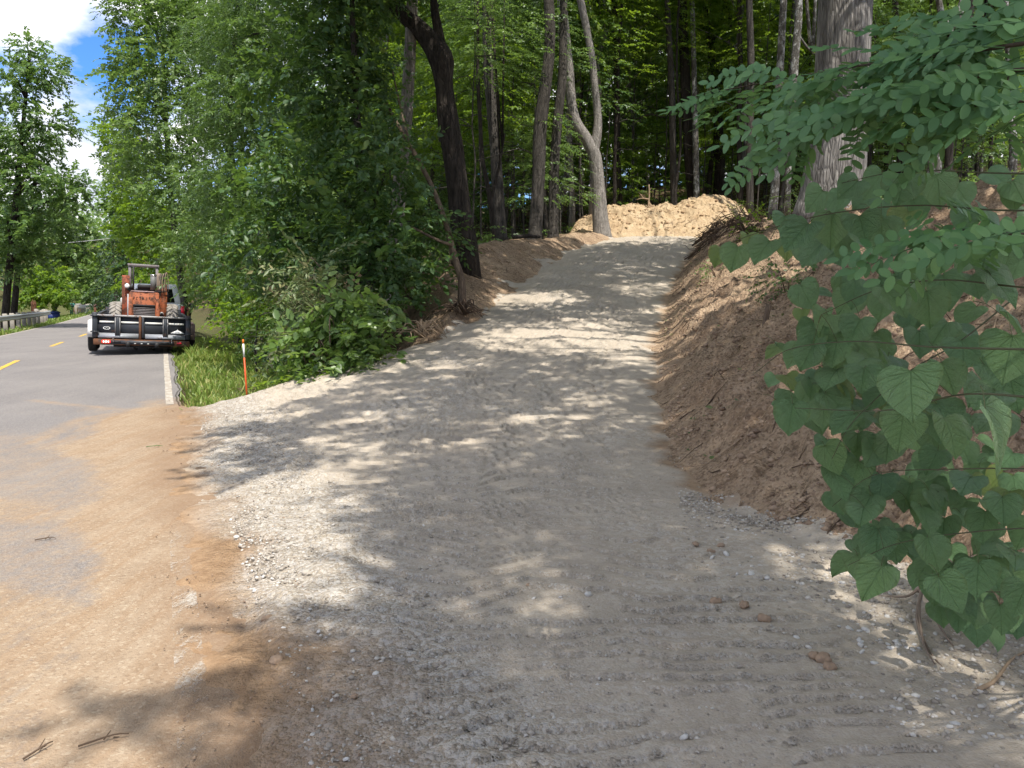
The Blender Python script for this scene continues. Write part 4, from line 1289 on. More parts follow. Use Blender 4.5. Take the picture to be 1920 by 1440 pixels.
wall_tree('mulberry_tree', 'dense dark tree in shade overhanging the left edge of the gravel drive', 700, 15.4,
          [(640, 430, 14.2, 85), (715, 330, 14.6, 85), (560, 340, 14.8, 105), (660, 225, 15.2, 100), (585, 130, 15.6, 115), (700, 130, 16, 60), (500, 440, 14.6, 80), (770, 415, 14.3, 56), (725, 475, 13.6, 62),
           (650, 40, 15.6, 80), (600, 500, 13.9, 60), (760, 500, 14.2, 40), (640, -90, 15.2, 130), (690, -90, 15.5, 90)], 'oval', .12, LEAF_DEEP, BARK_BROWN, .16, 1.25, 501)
wall_tree('locust_tree', 'feathery green locust tree between the road and the dark overhanging tree', 500, 21,
          [(470, 200, 19, 115), (425, 330, 19, 100), (520, 60, 19, 110), (420, 440, 19, 80), (470, 520, 18, 66), (400, 520, 20, 60), (430, 90, 20, 95), (480, -60, 19, 120), (395, 230, 20, 70), (510, 400, 18.5, 70)], 'narrow', .095, LEAF_MID, BARK_BROWN, .15, 1.15, 502, nspray=22, ln=.55)
wall_tree('cherry_tree', 'tall sunlit tree leaning over the road behind the trailer', 350, 27,
          [(330, 120, 25, 95), (310, 245, 25, 85), (385, 20, 25, 105), (335, 355, 25, 78), (365, 455, 24, 70), (272, 50, 26, 68), (254, 160, 26, 56), (232, 110, 26, 36), (232, 215, 26, 30), (250, 300, 27, 55), (270, -50, 26, 90), (420, 555, 23, 34)], 'kite', .13, LEAF_MID, BARK_BROWN, .17, 1.2, 503)
wall_tree('sycamore_tree', 'pale green tree behind the loader along the right of the road', 300, 38,
          [(262, 300, 36, 55), (272, 390, 36, 58), (300, 460, 36, 55), (250, 430, 38, 42), (235, 350, 38, 40), (280, 520, 36, 50), (232, 250, 38, 42), (330, 420, 36, 50), (340, 540, 34, 40)], 'kite', .16, LEAF_BRIGHT, BARK_GREY, .18, 1.15, 504)
wall_tree('poplar_tree', 'greyish tree narrowing the strip of sky above the road', 250, 52,
          [(228, 290, 50, 36), (236, 340, 50, 36), (232, 395, 50, 34), (246, 440, 50, 36), (250, 490, 50, 40), (226, 230, 50, 30), (265, 540, 48, 40)], 'kite', .22, LEAF_BLUE, BARK_GREY, .2, 1.1, 505)
wall_tree('basswood_tree', 'broad green tree filling the gap behind the feathery locust', 500, 31,
          [(430, 90, 29, 75), (500, 170, 29, 75), (540, 60, 29, 75), (470, 260, 29, 70), (410, 190, 30, 60), (400, 330, 30, 60), (560, 200, 28, 60), (450, 400, 29, 60), (400, 10, 30, 70), (520, 330, 28, 60)], 'kite', .15, LEAF_MID, BARK_BROWN, .17, 1.0, 506)
# low skirts of leaves along the verge
wall_tree('verge_shrub', 'sunlit bright shrub beside the right side of the trailer', 450, 20.5,
          [(445, 565, 20, 28), (462, 560, 18.5, 42), (415, 515, 21, 36), (452, 605, 18, 28), (482, 590, 16.5, 42)], 'kite', .10, LEAF_BRIGHT, BARK_BROWN, .04, 1.5, 511, cat='shrub')
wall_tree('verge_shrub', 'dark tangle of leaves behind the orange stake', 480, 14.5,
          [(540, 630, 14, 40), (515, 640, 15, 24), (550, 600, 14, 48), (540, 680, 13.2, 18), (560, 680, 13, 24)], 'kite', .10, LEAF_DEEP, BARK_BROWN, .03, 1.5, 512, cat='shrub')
wall_tree('wilted_bush', 'pale bush with wilted drooping leaves below the dark tree', 590, 12.6,
          [(575, 530, 12.3, 48), (620, 560, 12.2, 48), (556, 570, 12.4, 40), (575, 620, 12.2, 44), (600, 500, 12.6, 30), (560, 640, 12.1, 32)], 'narrow', .12, LEAF_PALE, BARK_TAN, .03, 1.7, 513, cat='bush')
wall_tree('grape_bush', 'green broad leaved bush in the ditch at the left edge of the drive', 670, 11.9,
          [(645, 575, 11.7, 40), (640, 610, 11.5, 50), (660, 622, 11.6, 40), (610, 650, 11.4, 42), (672, 580, 11.8, 32), (655, 660, 11.2, 40), (575, 680, 11.3, 36), (678, 652, 11.6, 22)], 'oval', .135, LEAF_MID, BARK_TAN, .03, 1.7, 514, cat='bush')
wall_tree('weed_clump', 'low bright weeds along the edge of the gravel under the broad leaved bush', 620, 11.1,
          [(610, 695, 11.2, 30), (640, 690, 11.3, 24), (580, 708, 11.3, 24), (672, 672, 11.5, 18), (640, 705, 11.1, 20)], 'narrow', .11, LEAF_BRIGHT, BARK_TAN, .012, 2.2, 515, cat='weeds')
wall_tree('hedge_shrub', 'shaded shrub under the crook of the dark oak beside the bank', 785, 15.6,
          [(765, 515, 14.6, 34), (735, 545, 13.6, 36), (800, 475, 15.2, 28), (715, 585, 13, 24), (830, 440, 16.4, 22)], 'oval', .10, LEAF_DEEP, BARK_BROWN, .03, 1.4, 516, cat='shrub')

# leaning bare stem at the bank
P, R = px_line([(866, 525, 18, 14.2), (852, 482, 16, 14.3), (842, 440, 14, 14.4), (826, 390, 12, 14.6), (805, 340, 11, 14.9), (770, 275, 11, 15.2), (735, 215, 9, 15.9), (715, 170, 7, 16.4), (700, 120, 5, 16.8)], 14.2, 40)
P, R = sink(P, R, .4)
Pb, Rb = px_line([(848, 460, 9), (825, 452, 8), (800, 440, 7), (770, 425, 6)], 14.2, 10)
Pc, Rc = px_line([(768, 270, 7, 15.2), (748, 190, 5, 15.8), (735, 130, 4, 16.2)], 15.2, 12)
build_tree('leaning_stem', 'bare tan stem leaning left from the bank through the dark foliage', 'tree', None, [P[1, 0], P[1, 1], float(TB(P[1, 0], P[1, 1]))], [(P, R), (Pb, Rb), (Pc, Rc)], None, BARK_TAN, LEAF_MID, 10)

# ---- 4. left side of the road
wall_tree('roadside_maple', 'tall dark trunked tree behind the guardrail against the sky', 13, 42,
          [(30, 150, 41, 60), (80, 130, 41, 50), (20, 250, 41, 75), (95, 235, 41, 52), (60, 330, 41, 70), (125, 340, 40, 38), (20, 420, 41, 60), (90, 420, 41, 50), (130, 370, 40, 40), (-60, 300, 42, 90), (30, 480, 42, 45), (165, 350, 40, 18), (50, 90, 41, 32)],
          'kite', .20, LEAF_MID, BARK_DARK, .26, .85, 521, cull=False)
wall_tree('roadside_maple', 'second dark trunk close to the right of the tall one behind the guardrail', 29, 44,
          [(45, 440, 44, 50), (85, 380, 44, 50), (10, 370, 45, 60), (70, 280, 44, 45), (55, 480, 43, 32), (-40, 450, 44, 70)], 'kite', .20, LEAF_MID, BARK_DARK, .24, .9, 522, cull=False)
wall_tree('locust_tree', 'thin flat topped tree beyond the guardrail below the small cloud', 105, 78,
          [(105, 430, 76, 34), (140, 420, 76, 36), (165, 432, 76, 26), (90, 470, 76, 34), (130, 470, 76, 36), (165, 470, 77, 28), (110, 500, 77, 34), (185, 445, 76, 14)], 'kite', .28, LEAF_MID, BARK_DARK, .26, .85, 523, cull=False)
wall_tree('dogwood_tree', 'rounded light green tree left of the green mailbox', 80, 74,
          [(65, 520, 73, 32), (95, 520, 73, 34), (75, 555, 72, 34), (110, 550, 72, 32), (50, 550, 72, 28)], 'kite', .26, LEAF_BRIGHT, BARK_BROWN, .14, 1.1, 524, cull=False)
wall_tree('dogwood_tree', 'rounded darker tree right behind the green mailbox', 150, 92,
          [(140, 520, 90, 34), (170, 515, 90, 32), (150, 555, 88, 32), (185, 550, 88, 30), (120, 545, 88, 26), (195, 520, 92, 24)], 'kite', .30, LEAF_MID, BARK_BROWN, .16, 1.1, 525, cull=False)
wall_tree('dogwood_tree', 'pale green tree behind the trailer at the far bend of the road', 225, 100,
          [(195, 480, 104, 26), (210, 540, 98, 30), (230, 560, 98, 30), (245, 520, 98, 26), (180, 490, 106, 22)], 'kite', .32, LEAF_BRIGHT, BARK_BROWN, .16, 1.1, 526, cull=False)

def pine(px, d, top_py, base_w, seed, label):
    r = np.random.default_rng(seed)
    x = (px - 960) / FPX * d
    z0 = float(T0(x, d)); top = at_y(px, top_py, d)[2]
    H = top - z0
    P = []; D = []
    for z in np.arange(.10 * H, H, .55):
        rad = base_w * (1 - z / H) ** .8 + .15
        for k in range(int(6 + rad * 5)):
            a = r.random() * 6.283; q = rad * (.25 + .75 * r.random())
            P.append((x + math.cos(a) * q, d + math.sin(a) * q, z0 + z - q * .22)); D.append((math.cos(a), math.sin(a), -.25))
    lv = place(sprays('narrow', .34, 14, .8), np.array(P), np.array(D), .9 + .5 * r.random(len(P)), r)
    tk = np.stack([np.full(8, x), np.full(8, d), np.linspace(z0 - .3, top, 8)], 1)
    build_tree('spruce_tree', label, 'tree', None, (x, d, z0), [(tk, np.linspace(.22, .03, 8))], lv, BARK_DARK, LEAF_PINE, 8)
pine(222, 74, 440, 2.6, 1, 'dark pointed spruce behind the loader at the right of the road')
pine(205, 92, 480, 2.4, 2, 'smaller dark spruce at the far end of the road')

# a distant wooded hill closes the valley
r = np.random.default_rng(97)
N = 3200
s_ = 118 + 90 * r.random(N); t_ = -75 + 110 * r.random(N)
x, y = road_xy(s_, t_)
P = np.stack([x, y, T0(x, y) + .3 + 7.5 * r.random(N)], 1)
a = r.random(N) * 6.283
lv = place(sprays('kite', .95, 8, 2.2), P, np.stack([np.cos(a), np.sin(a), r.normal(size=N) * .3], 1), .8 + .5 * r.random(N), r)
obj('distant_woods', mesh('distant_woods', lv[0], lv[1], LEAF_MID), kind='stuff')

# ---- 5. unseen trees, their crowns shaped by masks to shade the drive
def shade_tree(label, base, ctr, rad, K, seed, hmin, hmax, mask, size=.095, keep_fn=None, leafm=LEAF_MID, wood=.2, reach=None):
    r = np.random.default_rng(seed)
    n = 0; Ps = []; Ds = []
    P = np.stack([ctr[0] + (r.random(K * 6) - .5) * 2 * rad[0], ctr[1] + (r.random(K * 6) - .5) * 2 * rad[1], hmin + (hmax - hmin) * r.random(K * 6)], 1)
    e = ((P[:, 0] - ctr[0]) / rad[0]) ** 2 + ((P[:, 1] - ctr[1]) / rad[1]) ** 2
    P = P[e < 1]
    Dm = P - np.array([base[0], base[1], hmin - 1.0]); Dm[:, 2] = 0; Dm /= np.linalg.norm(Dm, axis=1, keepdims=True)
    gx_, gy_ = sun_ground(P + Dm * .46)
    m = mask(gx_, gy_)
    P = P[r.random(len(P)) < m][:K]
    # never in the picture
    fr = (P[:, 1] > .5) & (P[:, 2] - CAM_H < P[:, 1] * .40 + .7) & (np.abs(P[:, 0]) < P[:, 1] * .72 + .7)
    P = P[~fr]
    D = P - np.array([base[0], base[1], hmin - 1.0]); D[:, 2] *= .3
    D = D / np.linalg.norm(D, axis=1, keepdims=True) + r.normal(size=D.shape) * .5
    D[:, 2] -= .1
    lv = place(sprays('kite', size, 22, .7), P, D, .8 + .5 * r.random(len(P)), r, roll=.25)
    z0 = float(T0(*base))
    tp = np.array([base[0] * .7 + ctr[0] * .3, base[1] * .7 + ctr[1] * .3, hmax - .5])
    b = np.array([base[0], base[1], z0])
    tk = smooth_line([b - [0, 0, .4], b + [0, 0, 1.5], (b + tp) / 2 + [.2, .1, 0], tp], 16)
    stems = [(tk, np.linspace(wood, wood * .3, 16))]
    if len(P):
        for c in P[r.choice(len(P), min(26, len(P)), replace=False)]:
            i = int(np.clip(np.searchsorted(tk[:, 2], c[2] - 2.5), 4, 14))
            st = tk[i]
            L = smooth_line([st, (st + c) / 2 + [0, 0, .5], c], 7)
            if ((L[:, 1] > .5) & (L[:, 2] - CAM_H < L[:, 1] * .38 + .3) & (np.abs(L[:, 0]) < L[:, 1] * .70 + .3)).any(): continue
            stems.append((L, np.linspace(wood * .3, .012, 7)))
    return build_tree('unseen_canopy_tree', label, 'tree', None, b, stems, lv, BARK_GREY, leafm, 10)

def near_mask(x, y):
    w = inpoly(x + (fbm(x * 1.6, y * 1.6, 601, 3) - .5) * .5, y + (fbm(x * 1.6, y * 1.6, 602, 3) - .5) * .7, SHADE_NEAR)
    hole = sstep(fbm(x * 1.15, y * .95, 603, 3), .58, .64)
    near_br = np.exp(-(((x - 1.25) / .9) ** 2 + ((y - 2.7) / 1.4) ** 2))
    return w * (1 - .97 * hole) * (1 - .10 * near_br)
def far_mask(x, y):
    c = inpoly(x, y, LIT_MOUND) | inpoly(x, y, LIT_ROAD) | ((inpoly(x, y, LIT_FORK) | inpoly(x, y, LIT_OAK)) & (vnoise(x * 1.5, y * 1.5, 641) > .2))
    right = sstep(x - XT(y), 0, .6)
    hole = sstep(fbm(x * .5, y * .55, 611, 3) + .22 * right, .54, .59)
    return (~c) * (1 - .97 * hole)
def mid_mask(x, y):
    return np.maximum(np.where(inpoly(x, y, SHADE_MID), far_mask(x, y), 0), np.where(y < 11, near_mask(x, y), far_mask(x, y)))
shade_tree('tall tree with unseen shade crown on the bank just right of the viewpoint', (6.4, 1.2), (2.6, .6), (5.6, 6.0), 1750, 701, 7.0, 11.5, near_mask, wood=.22)
shade_tree('tall tree with unseen shade crown behind the viewpoint beside the road', (4.6, -6.5), (1.8, -3.6), (5.0, 4.5), 1250, 702, 8.5, 14.0, near_mask, wood=.24)
shade_tree('tall tree with unseen shade crown on the right bank above the drive', (9.6, 8.0), (4.0, 7.4), (6.4, 5.8), 2000, 703, 8.0, 12.0, mid_mask, size=.115, wood=.25)
shade_tree('tall tree with unseen shade crown over the upper drive behind the great oak', (11.0, 15.5), (6.4, 15.5), (6.5, 5.0), 1900, 704, 10.0, 14.5, far_mask, size=.12, wood=.25)
shade_tree('tall tree with unseen shade crown high over the left bank', (-2.6, 17.5), (-.6, 13.5), (4.4, 6.0), 1500, 705, 9.0, 14.0, far_mask, size=.12, wood=.22)
# ------------------------------------------------------------------ trailer, loader, pickup
B_BLACK = paint_mat('trailer_black_paint', (0.030, 0.034, 0.042), (0.085, 0.05, 0.035), .28, .5, 5)
B_STEEL = paint_mat('worn_steel', (0.30, 0.29, 0.29), (0.13, 0.075, 0.05), .35, .5, 7, .5, .3)
B_SILVER = paint_mat('scuffed_bright_steel', (0.42, 0.44, 0.48), (0.17, 0.12, 0.09), .30, .42, 6, .5, .35)
B_STRIPE = plain('pale_reflective_stripe', (0.74, 0.73, 0.69), .5, .4, 0, .2)
B_RUST = paint_mat('rusty_beam', (0.075, 0.05, 0.04), (0.135, 0.062, 0.034), .75, .8, 5, .2)
B_ORANGE = paint_mat('faded_orange_paint', (0.36, 0.105, 0.042), (0.11, 0.048, 0.03), .60, .65, 5.5)
B_RED = paint_mat('rusty_red_orange', (0.32, 0.075, 0.03), (0.11, 0.04, 0.024), .58, .65, 4)
B_ROPS = paint_mat('dull_frame_grey', (0.20, 0.18, 0.18), (0.12, 0.075, 0.06), .35, .6, 6)
B_DARK = plain('greasy_dark_steel', (0.022, 0.021, 0.022), .6, .3)
B_RUBBER = plain('tyre_rubber', (0.035, 0.034, 0.033), .85, .2, 0, .3, 14)
B_DUSTY = plain('dusty_tyre_rubber', (0.30, 0.275, 0.245), .92, .1, 0, .35, 12)
B_WHITE = plain('white_car_paint', (0.74, 0.75, 0.76), .25, .5, 0, .06, 3, 0)
B_FENDER = paint_mat('chalky_white_fender', (0.62, 0.60, 0.58), (0.2, 0.13, 0.1), .25, .55, 8)
B_PINK = paint_mat('chalky_pink_fender', (0.40, 0.27, 0.27), (0.2, 0.1, 0.08), .35, .6, 8)
B_CHROME = plain('chrome', (0.7, 0.7, 0.7), .25, .5, 1.0, .2)
B_GLASS = plain('car_glass', (0.012, 0.015, 0.018), .08, .6, 0, .1)
B_DECAL = plain('white_decal', (0.82, 0.82, 0.80), .5, .4, 0, .1)
def lamp_mat(name, col, e):
    m = NT(name)
    return m.done(m.bsdf(col, .25, .5, Emission_Color=(*col, 1), Emission_Strength=e))
B_LAMP = lamp_mat('lit_red_lens', (0.85, 0.02, 0.015), 1.2)
B_LAMPW = lamp_mat('lit_lamp_spot', (1.0, 0.62, 0.55), 3.0)
B_LENS = plain('red_lens', (0.55, 0.02, 0.04), .2, .6, 0, .2)
B_HOSE = plain('hose_tan', (0.30, 0.22, 0.16), .7, .3)

def wheel(parent, c, r, w, tm, rimm, tread=0, chev=False):
    """tyre on the x axis of the parent, rim as its sub-part"""
    cx, cy, cz = c
    prof = [(-w / 2, .62 * r), (-w / 2, .86 * r), (-w * .44, .95 * r), (-w * .30, r), (-w * .10, r), (w * .10, r), (w * .30, r), (w * .44, .95 * r), (w / 2, .86 * r), (w / 2, .62 * r)]
    seg = 40
    th = np.arange(seg) / seg * 2 * math.pi
    V = []
    for x, q in prof:
        V += [(x, math.cos(a) * q, math.sin(a) * q) for a in th]
    V = np.array(V); n = len(prof)
    i = np.arange(n - 1)[:, None] * seg; j = np.arange(seg)[None]; k = (j + 1) % seg
    mb = MB(); mb.add(V, np.stack([i + j, i + k, i + seg + k, i + seg + j], -1).reshape(-1, 4))
    if chev:
        for q in range(20):
            a = q / 20 * 2 * math.pi
            for sg in (-1, 1):
                aa = a + (0.16 if sg > 0 else 0)
                pts = []
                for u in (0.03, .5, 1.0):
                    b = aa + .26 * u
                    pts.append((sg * u * w * .48, math.cos(b) * (r + .004 - .05 * r * u * u), math.sin(b) * (r + .004 - .05 * r * u * u)))
                mb.tube(pts, .028, 5)
    else:
        for gx_ in np.linspace(-.3, .3, 5) * w:
            mb.add(*_ring(gx_, r + .004, w * .045, seg))
    o = mb.build('wheel', tm, parent, smooth=not chev, loc=c)
    rb = MB()
    for sg in (-1, 1):
        pr = [(sg * w * .46, .63 * r), (sg * w * .30, .58 * r), (sg * w * .22, .30 * r), (sg * w * .30, .14 * r), (sg * w * .36, .02 * r)]
        V = np.array([(x, math.cos(a) * q, math.sin(a) * q) for x, q in pr for a in th])
        n = len(pr); i = np.arange(n - 1)[:, None] * seg
        rb.add(V, np.stack([i + j, i + k, i + seg + k, i + seg + j], -1).reshape(-1, 4))
    rb.build('rim', rimm, o, smooth=True)
    return o
def _ring(x, r, w, seg):
    th = np.arange(seg) / seg * 2 * math.pi
    V = np.array([(x + dx, math.cos(a) * q, math.sin(a) * q) for dx, q in ((-w, r - .012), (-w * .8, r), (w * .8, r), (w, r - .012)) for a in th])
    i = np.arange(3)[:, None] * seg; j = np.arange(seg)[None]; k = (j + 1) % seg
    return V, np.stack([i + j, i + k, i + seg + k, i + seg + j], -1).reshape(-1, 4)

TRY = 19.2
tx = (264 - 960) / FPX * (TRY * math.cos(PITCH) + .12) ; 
tz = float(zr(road_st(tx, TRY)[0])) - .02
ROLL = math.radians(3.4)
TROT = (0, ROLL, ROAD_RZ + math.radians(0.6))
TSC = .925
trailer = thing('dump_trailer', 'black dump trailer with a ribbed tailgate carrying an orange loader', 'trailer', (tx, TRY, tz), TROT)
trailer.scale = (TSC, TSC, TSC)
# tailgate
gw, gz0, gz1 = 2.18, .45, 1.03
tg = MB(); tg.box((0, .05, (gz0 + gz1) / 2), (gw, .03, gz1 - gz0))
gate = tg.build('tailgate', B_BLACK, trailer)
tr_ = MB(); tr_.box((-.03, .01, gz1 + .005), (gw - .06, .09, .05), bev=.012)
tr_.build('top_rail', B_STEEL, gate)
for px_ in (-.60, .56):
    mb = MB(); mb.box((px_, 0.005, .755), (.135, .07, .50), bev=.02)
    for e in (-.052, .052): mb.box((px_ + e, -.035, .755), (.018, .012, .48))
    mb.build('gate_post', B_BLACK, gate)
    mb = MB()
    for e in (-.055, .055): mb.box((px_ + e, -.044, .755), (.016, .006, .47))
    mb.build('post_edge', B_STEEL, gate)
mb = MB(); mb.box((-.06, -.01, .74), (.065, .09, .62), bev=.012); mb.build('latch_post', B_RUST, gate)
mb = MB(); mb.box((.01, -.005, .74), (.06, .08, .56), bev=.012); mb.build('latch_post', B_BLACK, gate)
for a, b in ((-1.03, -.68), (-.52, -.10), (.06, .48), (.64, 1.02)):
    mb = MB(); mb.box(((a + b) / 2, .028, .862), (b - a, .022, .05)); mb.build('stripe', B_STRIPE, gate)
for a, b in ((-1.06, -.10), (.06, 1.06)):
    mb = MB(); mb.prism([(-.045, .45), (.03, .45), (.03, .57)], 'x', a, b); mb.build('sill_ledge', B_SILVER, gate)
# decals
mb = MB()
th = np.linspace(0, 2 * math.pi, 25)[:-1]
V = np.array([(-.86 + .085 * q * math.cos(a), .026, .70 + .042 * q * math.sin(a)) for q in (1, .78) for a in th])
i = np.arange(24); k = (i + 1) % 24
mb.add(V, np.stack([i, k, 24 + k, 24 + i], 1))
for e in (-.03, 0, .03): mb.box((-.86 + e, .026, .70 + (.008 if e == 0 else -.006)), (.022, .004, .012))
mb.build('oval_decal', B_DECAL, gate)
mb = MB(); mb.prism([(.70, .60), (1.03, .60), (1.03, .622), (.93, .672), (.87, .70), (.80, .672), (.70, .622)], 'y', .0232, .0272)
mb.box((.865, .025, .722), (.022, .005, .018))
mb.build('peak_decal', B_DECAL, gate)
mb = MB()
for e, h in ((-.055, .03), (-.02, .026), (.02, .026), (.055, .03)): mb.box((.865 + e, .022, .632), (.014, .006, h))
mb.box((.865, .022, .66), (.05, .006, .012))
mb.build('peak_mark', B_DARK, gate)
# bed, floor, sides
mb = MB(); mb.box((0, 2.2, .42), (2.1, 4.24, .06)); mb.build('bed_floor', B_RUST, trailer)
for sg in (-1, 1):
    mb = MB(); mb.box((sg * 1.085, 2.25, .74), (.04, 4.3, .58)); mb.box((sg * 1.10, 2.25, 1.03), (.08, 4.34, .06), bev=.01)
    for q in range(7): mb.box((sg * 1.125, .35 + q * .62, .74), (.05, .07, .56))
    mb.build('bed_side', B_BLACK, trailer)
    mb = MB(); mb.box((sg * 1.135, .03, .78), (.13, .12, .66), bev=.015)
    mb.box((sg * 1.135, -.035, 1.02), (.20, .06, .03)); mb.box((sg * 1.135, -.035, .60), (.20, .06, .03))
    mb.build('corner_post', B_BLACK, trailer)
    mb = MB(); mb.box((sg * 1.13, .02, 1.15), (.06, .07, .18), bev=.01); mb.tube([(sg * 1.13, .02, 1.20), (sg * 1.15, .0, 1.27), (sg * 1.10, .0, 1.31)], .025, 7)
    mb.build('gate_hinge', B_RUST, trailer)
    fm = B_FENDER if sg < 0 else B_PINK
    mb = MB(); mb.prism([(.48, .42), (.48, .62), (.60, .86), (2.40, .86), (2.52, .62), (2.52, .42), (2.46, .42), (2.46, .60), (2.37, .80), (.63, .80), (.54, .60), (.54, .42)], 'x', sg * 1.13, sg * 1.335)
    mb.build('fender', fm, trailer)
    for ya in (1.05, 1.93):
        wheel(trailer, (sg * 1.235, ya, .385 - (0.01 if sg > 0 else 0)), .385, .225, B_RUBBER, B_STEEL)
mb = MB(); mb.box((0, 2.3, 1.02), (2.1, .04, .0001 + .02)); mb.box((0, 4.4, .80), (2.18, .05, .72)); mb.build('front_bulkhead', B_BLACK, trailer)
mb = MB(); mb.box((0, -.01, .335), (2.34, .11, .155), bev=.012); bumper = mb.build('rear_beam', B_RUST, trailer)
mb = MB(); mb.box((0, -.068, .335), (1.55, .012, .10)); mb.build('beam_panel', B_BLACK, bumper)
for e in (-.62, .55):
    mb = MB(); mb.box((e, -.078, .345), (.20, .012, .03)); mb.build('beam_slot', B_DARK, bumper)
for e in (-.18, -.02, .14):
    mb = MB(); mb.box((e, -.078, .31), (.045, .010, .016)); mb.build('beam_mark', B_STRIPE, bumper)
mb = MB(); mb.box((0, .4, .225), (1.4, .7, .05)); mb.box((-.35, 2.2, .28), (.10, 4.6, .14)); mb.box((.35, 2.2, .28), (.10, 4.6, .14)); mb.build('chassis', B_DARK, trailer)
mb = MB()
for e in (-.2, .12, .22): mb.tube([(e, .3, .24), (e, .3, .15), (e + .08, .3, .13)], .03, 7)
mb.tube([(-1.2, 1.05, .385), (1.2, 1.05, .385)], .04, 8); mb.tube([(-1.2, 1.93, .385), (1.2, 1.93, .385)], .04, 8)
mb.build('axle', B_DARK, trailer)
mb = MB(); mb.box((0, 5.3, .33), (.12, 1.9, .12)); mb.tube([(-.6, 4.4, .33), (0, 5.6, .33), (.6, 4.4, .33)], .05, 7); mb.build('drawbar', B_BLACK, trailer)
for sg, lit in ((-1, True), (1, False)):
    mb = MB(); mb.box((sg * .93 + (.06 if sg < 0 else -.02), -.075, .345), (.20 if lit else .12, .03, .075 if lit else .05), bev=.02)
    o = mb.build('tail_light', B_LAMP if lit else B_LENS, trailer)
    if lit:
        mb = MB()
        for e in (-.055, 0, .055): mb.box((sg * .93 + .06 + e, -.093, .345), (.026, .008, .036))
        mb.build('lit_segment', B_LAMPW, o)
mb = MB()
for e in (-.70, .72): mb.box((e, -.09, .36), (.016, .02, .07)); mb.tube([(e, -.09, .40), (e, -.09, .44)], .018, 6)
mb.build('pin', B_STEEL, trailer)

# the loader standing in the trailer: axes as the trailer's
def tloc(v):
    from mathutils import Euler
    R = Euler(TROT).to_matrix()
    return Vector((tx, TRY, tz)) + R @ (Vector(v) * TSC)
LY = .95
loader = thing('wheel_loader', 'old rusty orange compact loader with an open roll frame standing in the trailer', 'loader', tloc((0.03, LY, .455)), TROT)
loader.scale = (TSC * .95, TSC * .95, TSC * 1.03)
hw = .80
mb = MB(); mb.box((0, .55, .64), (hw, 1.05, 1.12), bev=.03); hood = mb.build('hood', B_ORANGE, loader)
mb = MB()
for sg in (-1, 1): mb.box((sg * .365, .0, .55), (.10, .05, 1.0), bev=.01)
mb.build('grille_surround', B_ORANGE, hood)
mb = MB(); mb.box((0, .022, .43), (.58, .012, .76)); grille = mb.build('grille', B_DARK, loader)
for q in range(17):
    mb = MB(); mb.box((0, .002, .10 + q * .042), (.57, .022, .016), rot=rotx(.5)); mb.build('slat', B_ROPS, grille)
mb = MB(); mb.box((0, -.005, .835), (.60, .04, .055), bev=.01); mb.build('grille_hood_lip', B_DARK, loader)
# worn, half gone dark lettering on the hood above the grille
lm = MB()
glyph = {'a': [(0, 0, .3, 1), (.6, 0, .3, 1), (.3, .75, .3, .25), (.3, .35, .3, .2)], 'b': [(0, 0, .3, 1), (.3, .75, .45, .25), (.3, .38, .45, .2), (.6, .5, .25, .4)], 'c': [(0, .05, .3, .9), (.3, .75, .5, .25), (.3, 0, .5, .2)],
         't': [(.35, 0, .28, .8), (0, .75, 1, .25)], 'm': [(0, 0, .25, 1), (.75, 0, .25, 1), (.38, .4, .25, .5)]}
for k, g in enumerate('bctambmb'):
    wear = [1, .9, 1, .9, .55, .5, .6, .6][k]
    for (x0, z0, w_, h_) in glyph[g]:
        if random.random() > wear: continue
        lm.box((-.30 + k * .08 + (x0 + w_ / 2) * .058, .022, .985 + (z0 + h_ / 2) * .085 + random.uniform(-.004, .004)), (w_ * .058 * random.uniform(.6, 1), .006, h_ * .085 * random.uniform(.6, 1)))
lm.build('lettering', B_DARK, hood)
mb = MB(); mb.box((-.04, .08, 1.215), (.62, .12, .03), bev=.008); mb.box((.05, .02, 1.215), (.10, .03, .035)); mb.build('hood_ledge', B_PINK, loader)
# uprights
mb = MB(); mb.box((-.50, .42, .95), (.20, .16, 1.36), bev=.012); up = mb.build('lift_tower', B_RED, loader)
mb = MB(); mb.tube([(-.50, .335, 1.42), (-.50, .345, 1.42)], .022, 10); mb.build('pin_hole', B_DARK, up)
mb = MB(); mb.prism([(.42, -.1), (.62, -.1), (.62, 1.42), (.56, 1.48), (.46, 1.30), (.40, .8)], 'y', .36, .52); up2 = mb.build('lift_tower', B_ORANGE, loader)
mb = MB(); mb.tube([(.475, .33, .62), (.475, .36, .62)], .055, 14); mb.build('pivot_cap', B_STEEL, up2)
mb = MB(); mb.tube([(.475, .322, .62), (.475, .33, .62)], .036, 12); mb.build('pivot_bore', B_DARK, up2)
mb = MB(); mb.tube([(-.43, .03, .03), (-.43, .03, 1.13)], .022, 8); mb.build('side_rail', B_STEEL, loader)
# roll frame
mb = MB()
for sg in (-1, 1):
    for yy_ in (.62, 1.55): mb.box((sg * .37 - .03, yy_, 1.42), (.075, .085, 1.05), bev=.01)
    mb.box((sg * .37 - .03, 1.08, 1.925), (.07, .95, .06), bev=.01)
frame = mb.build('roll_frame', B_ROPS, loader)
for ya, wa in ((.58, .86), (1.55, .80)):
    mb = MB(); mb.box((-.03, ya, 1.93), (wa, .07, .065), bev=.012); mb.build('cross_bar', B_ROPS, frame)
mb = MB(); mb.box((-.31, 1.0, 1.50), (.05, .10, .80)); mb.build('frame_plate', B_DARK, frame)
mb = MB(); mb.box((.40, .56, 1.50), (.13, .05, .48), bev=.01); mb.build('side_guard', plain('tan_guard', (.27, .21, .16), .7), loader)
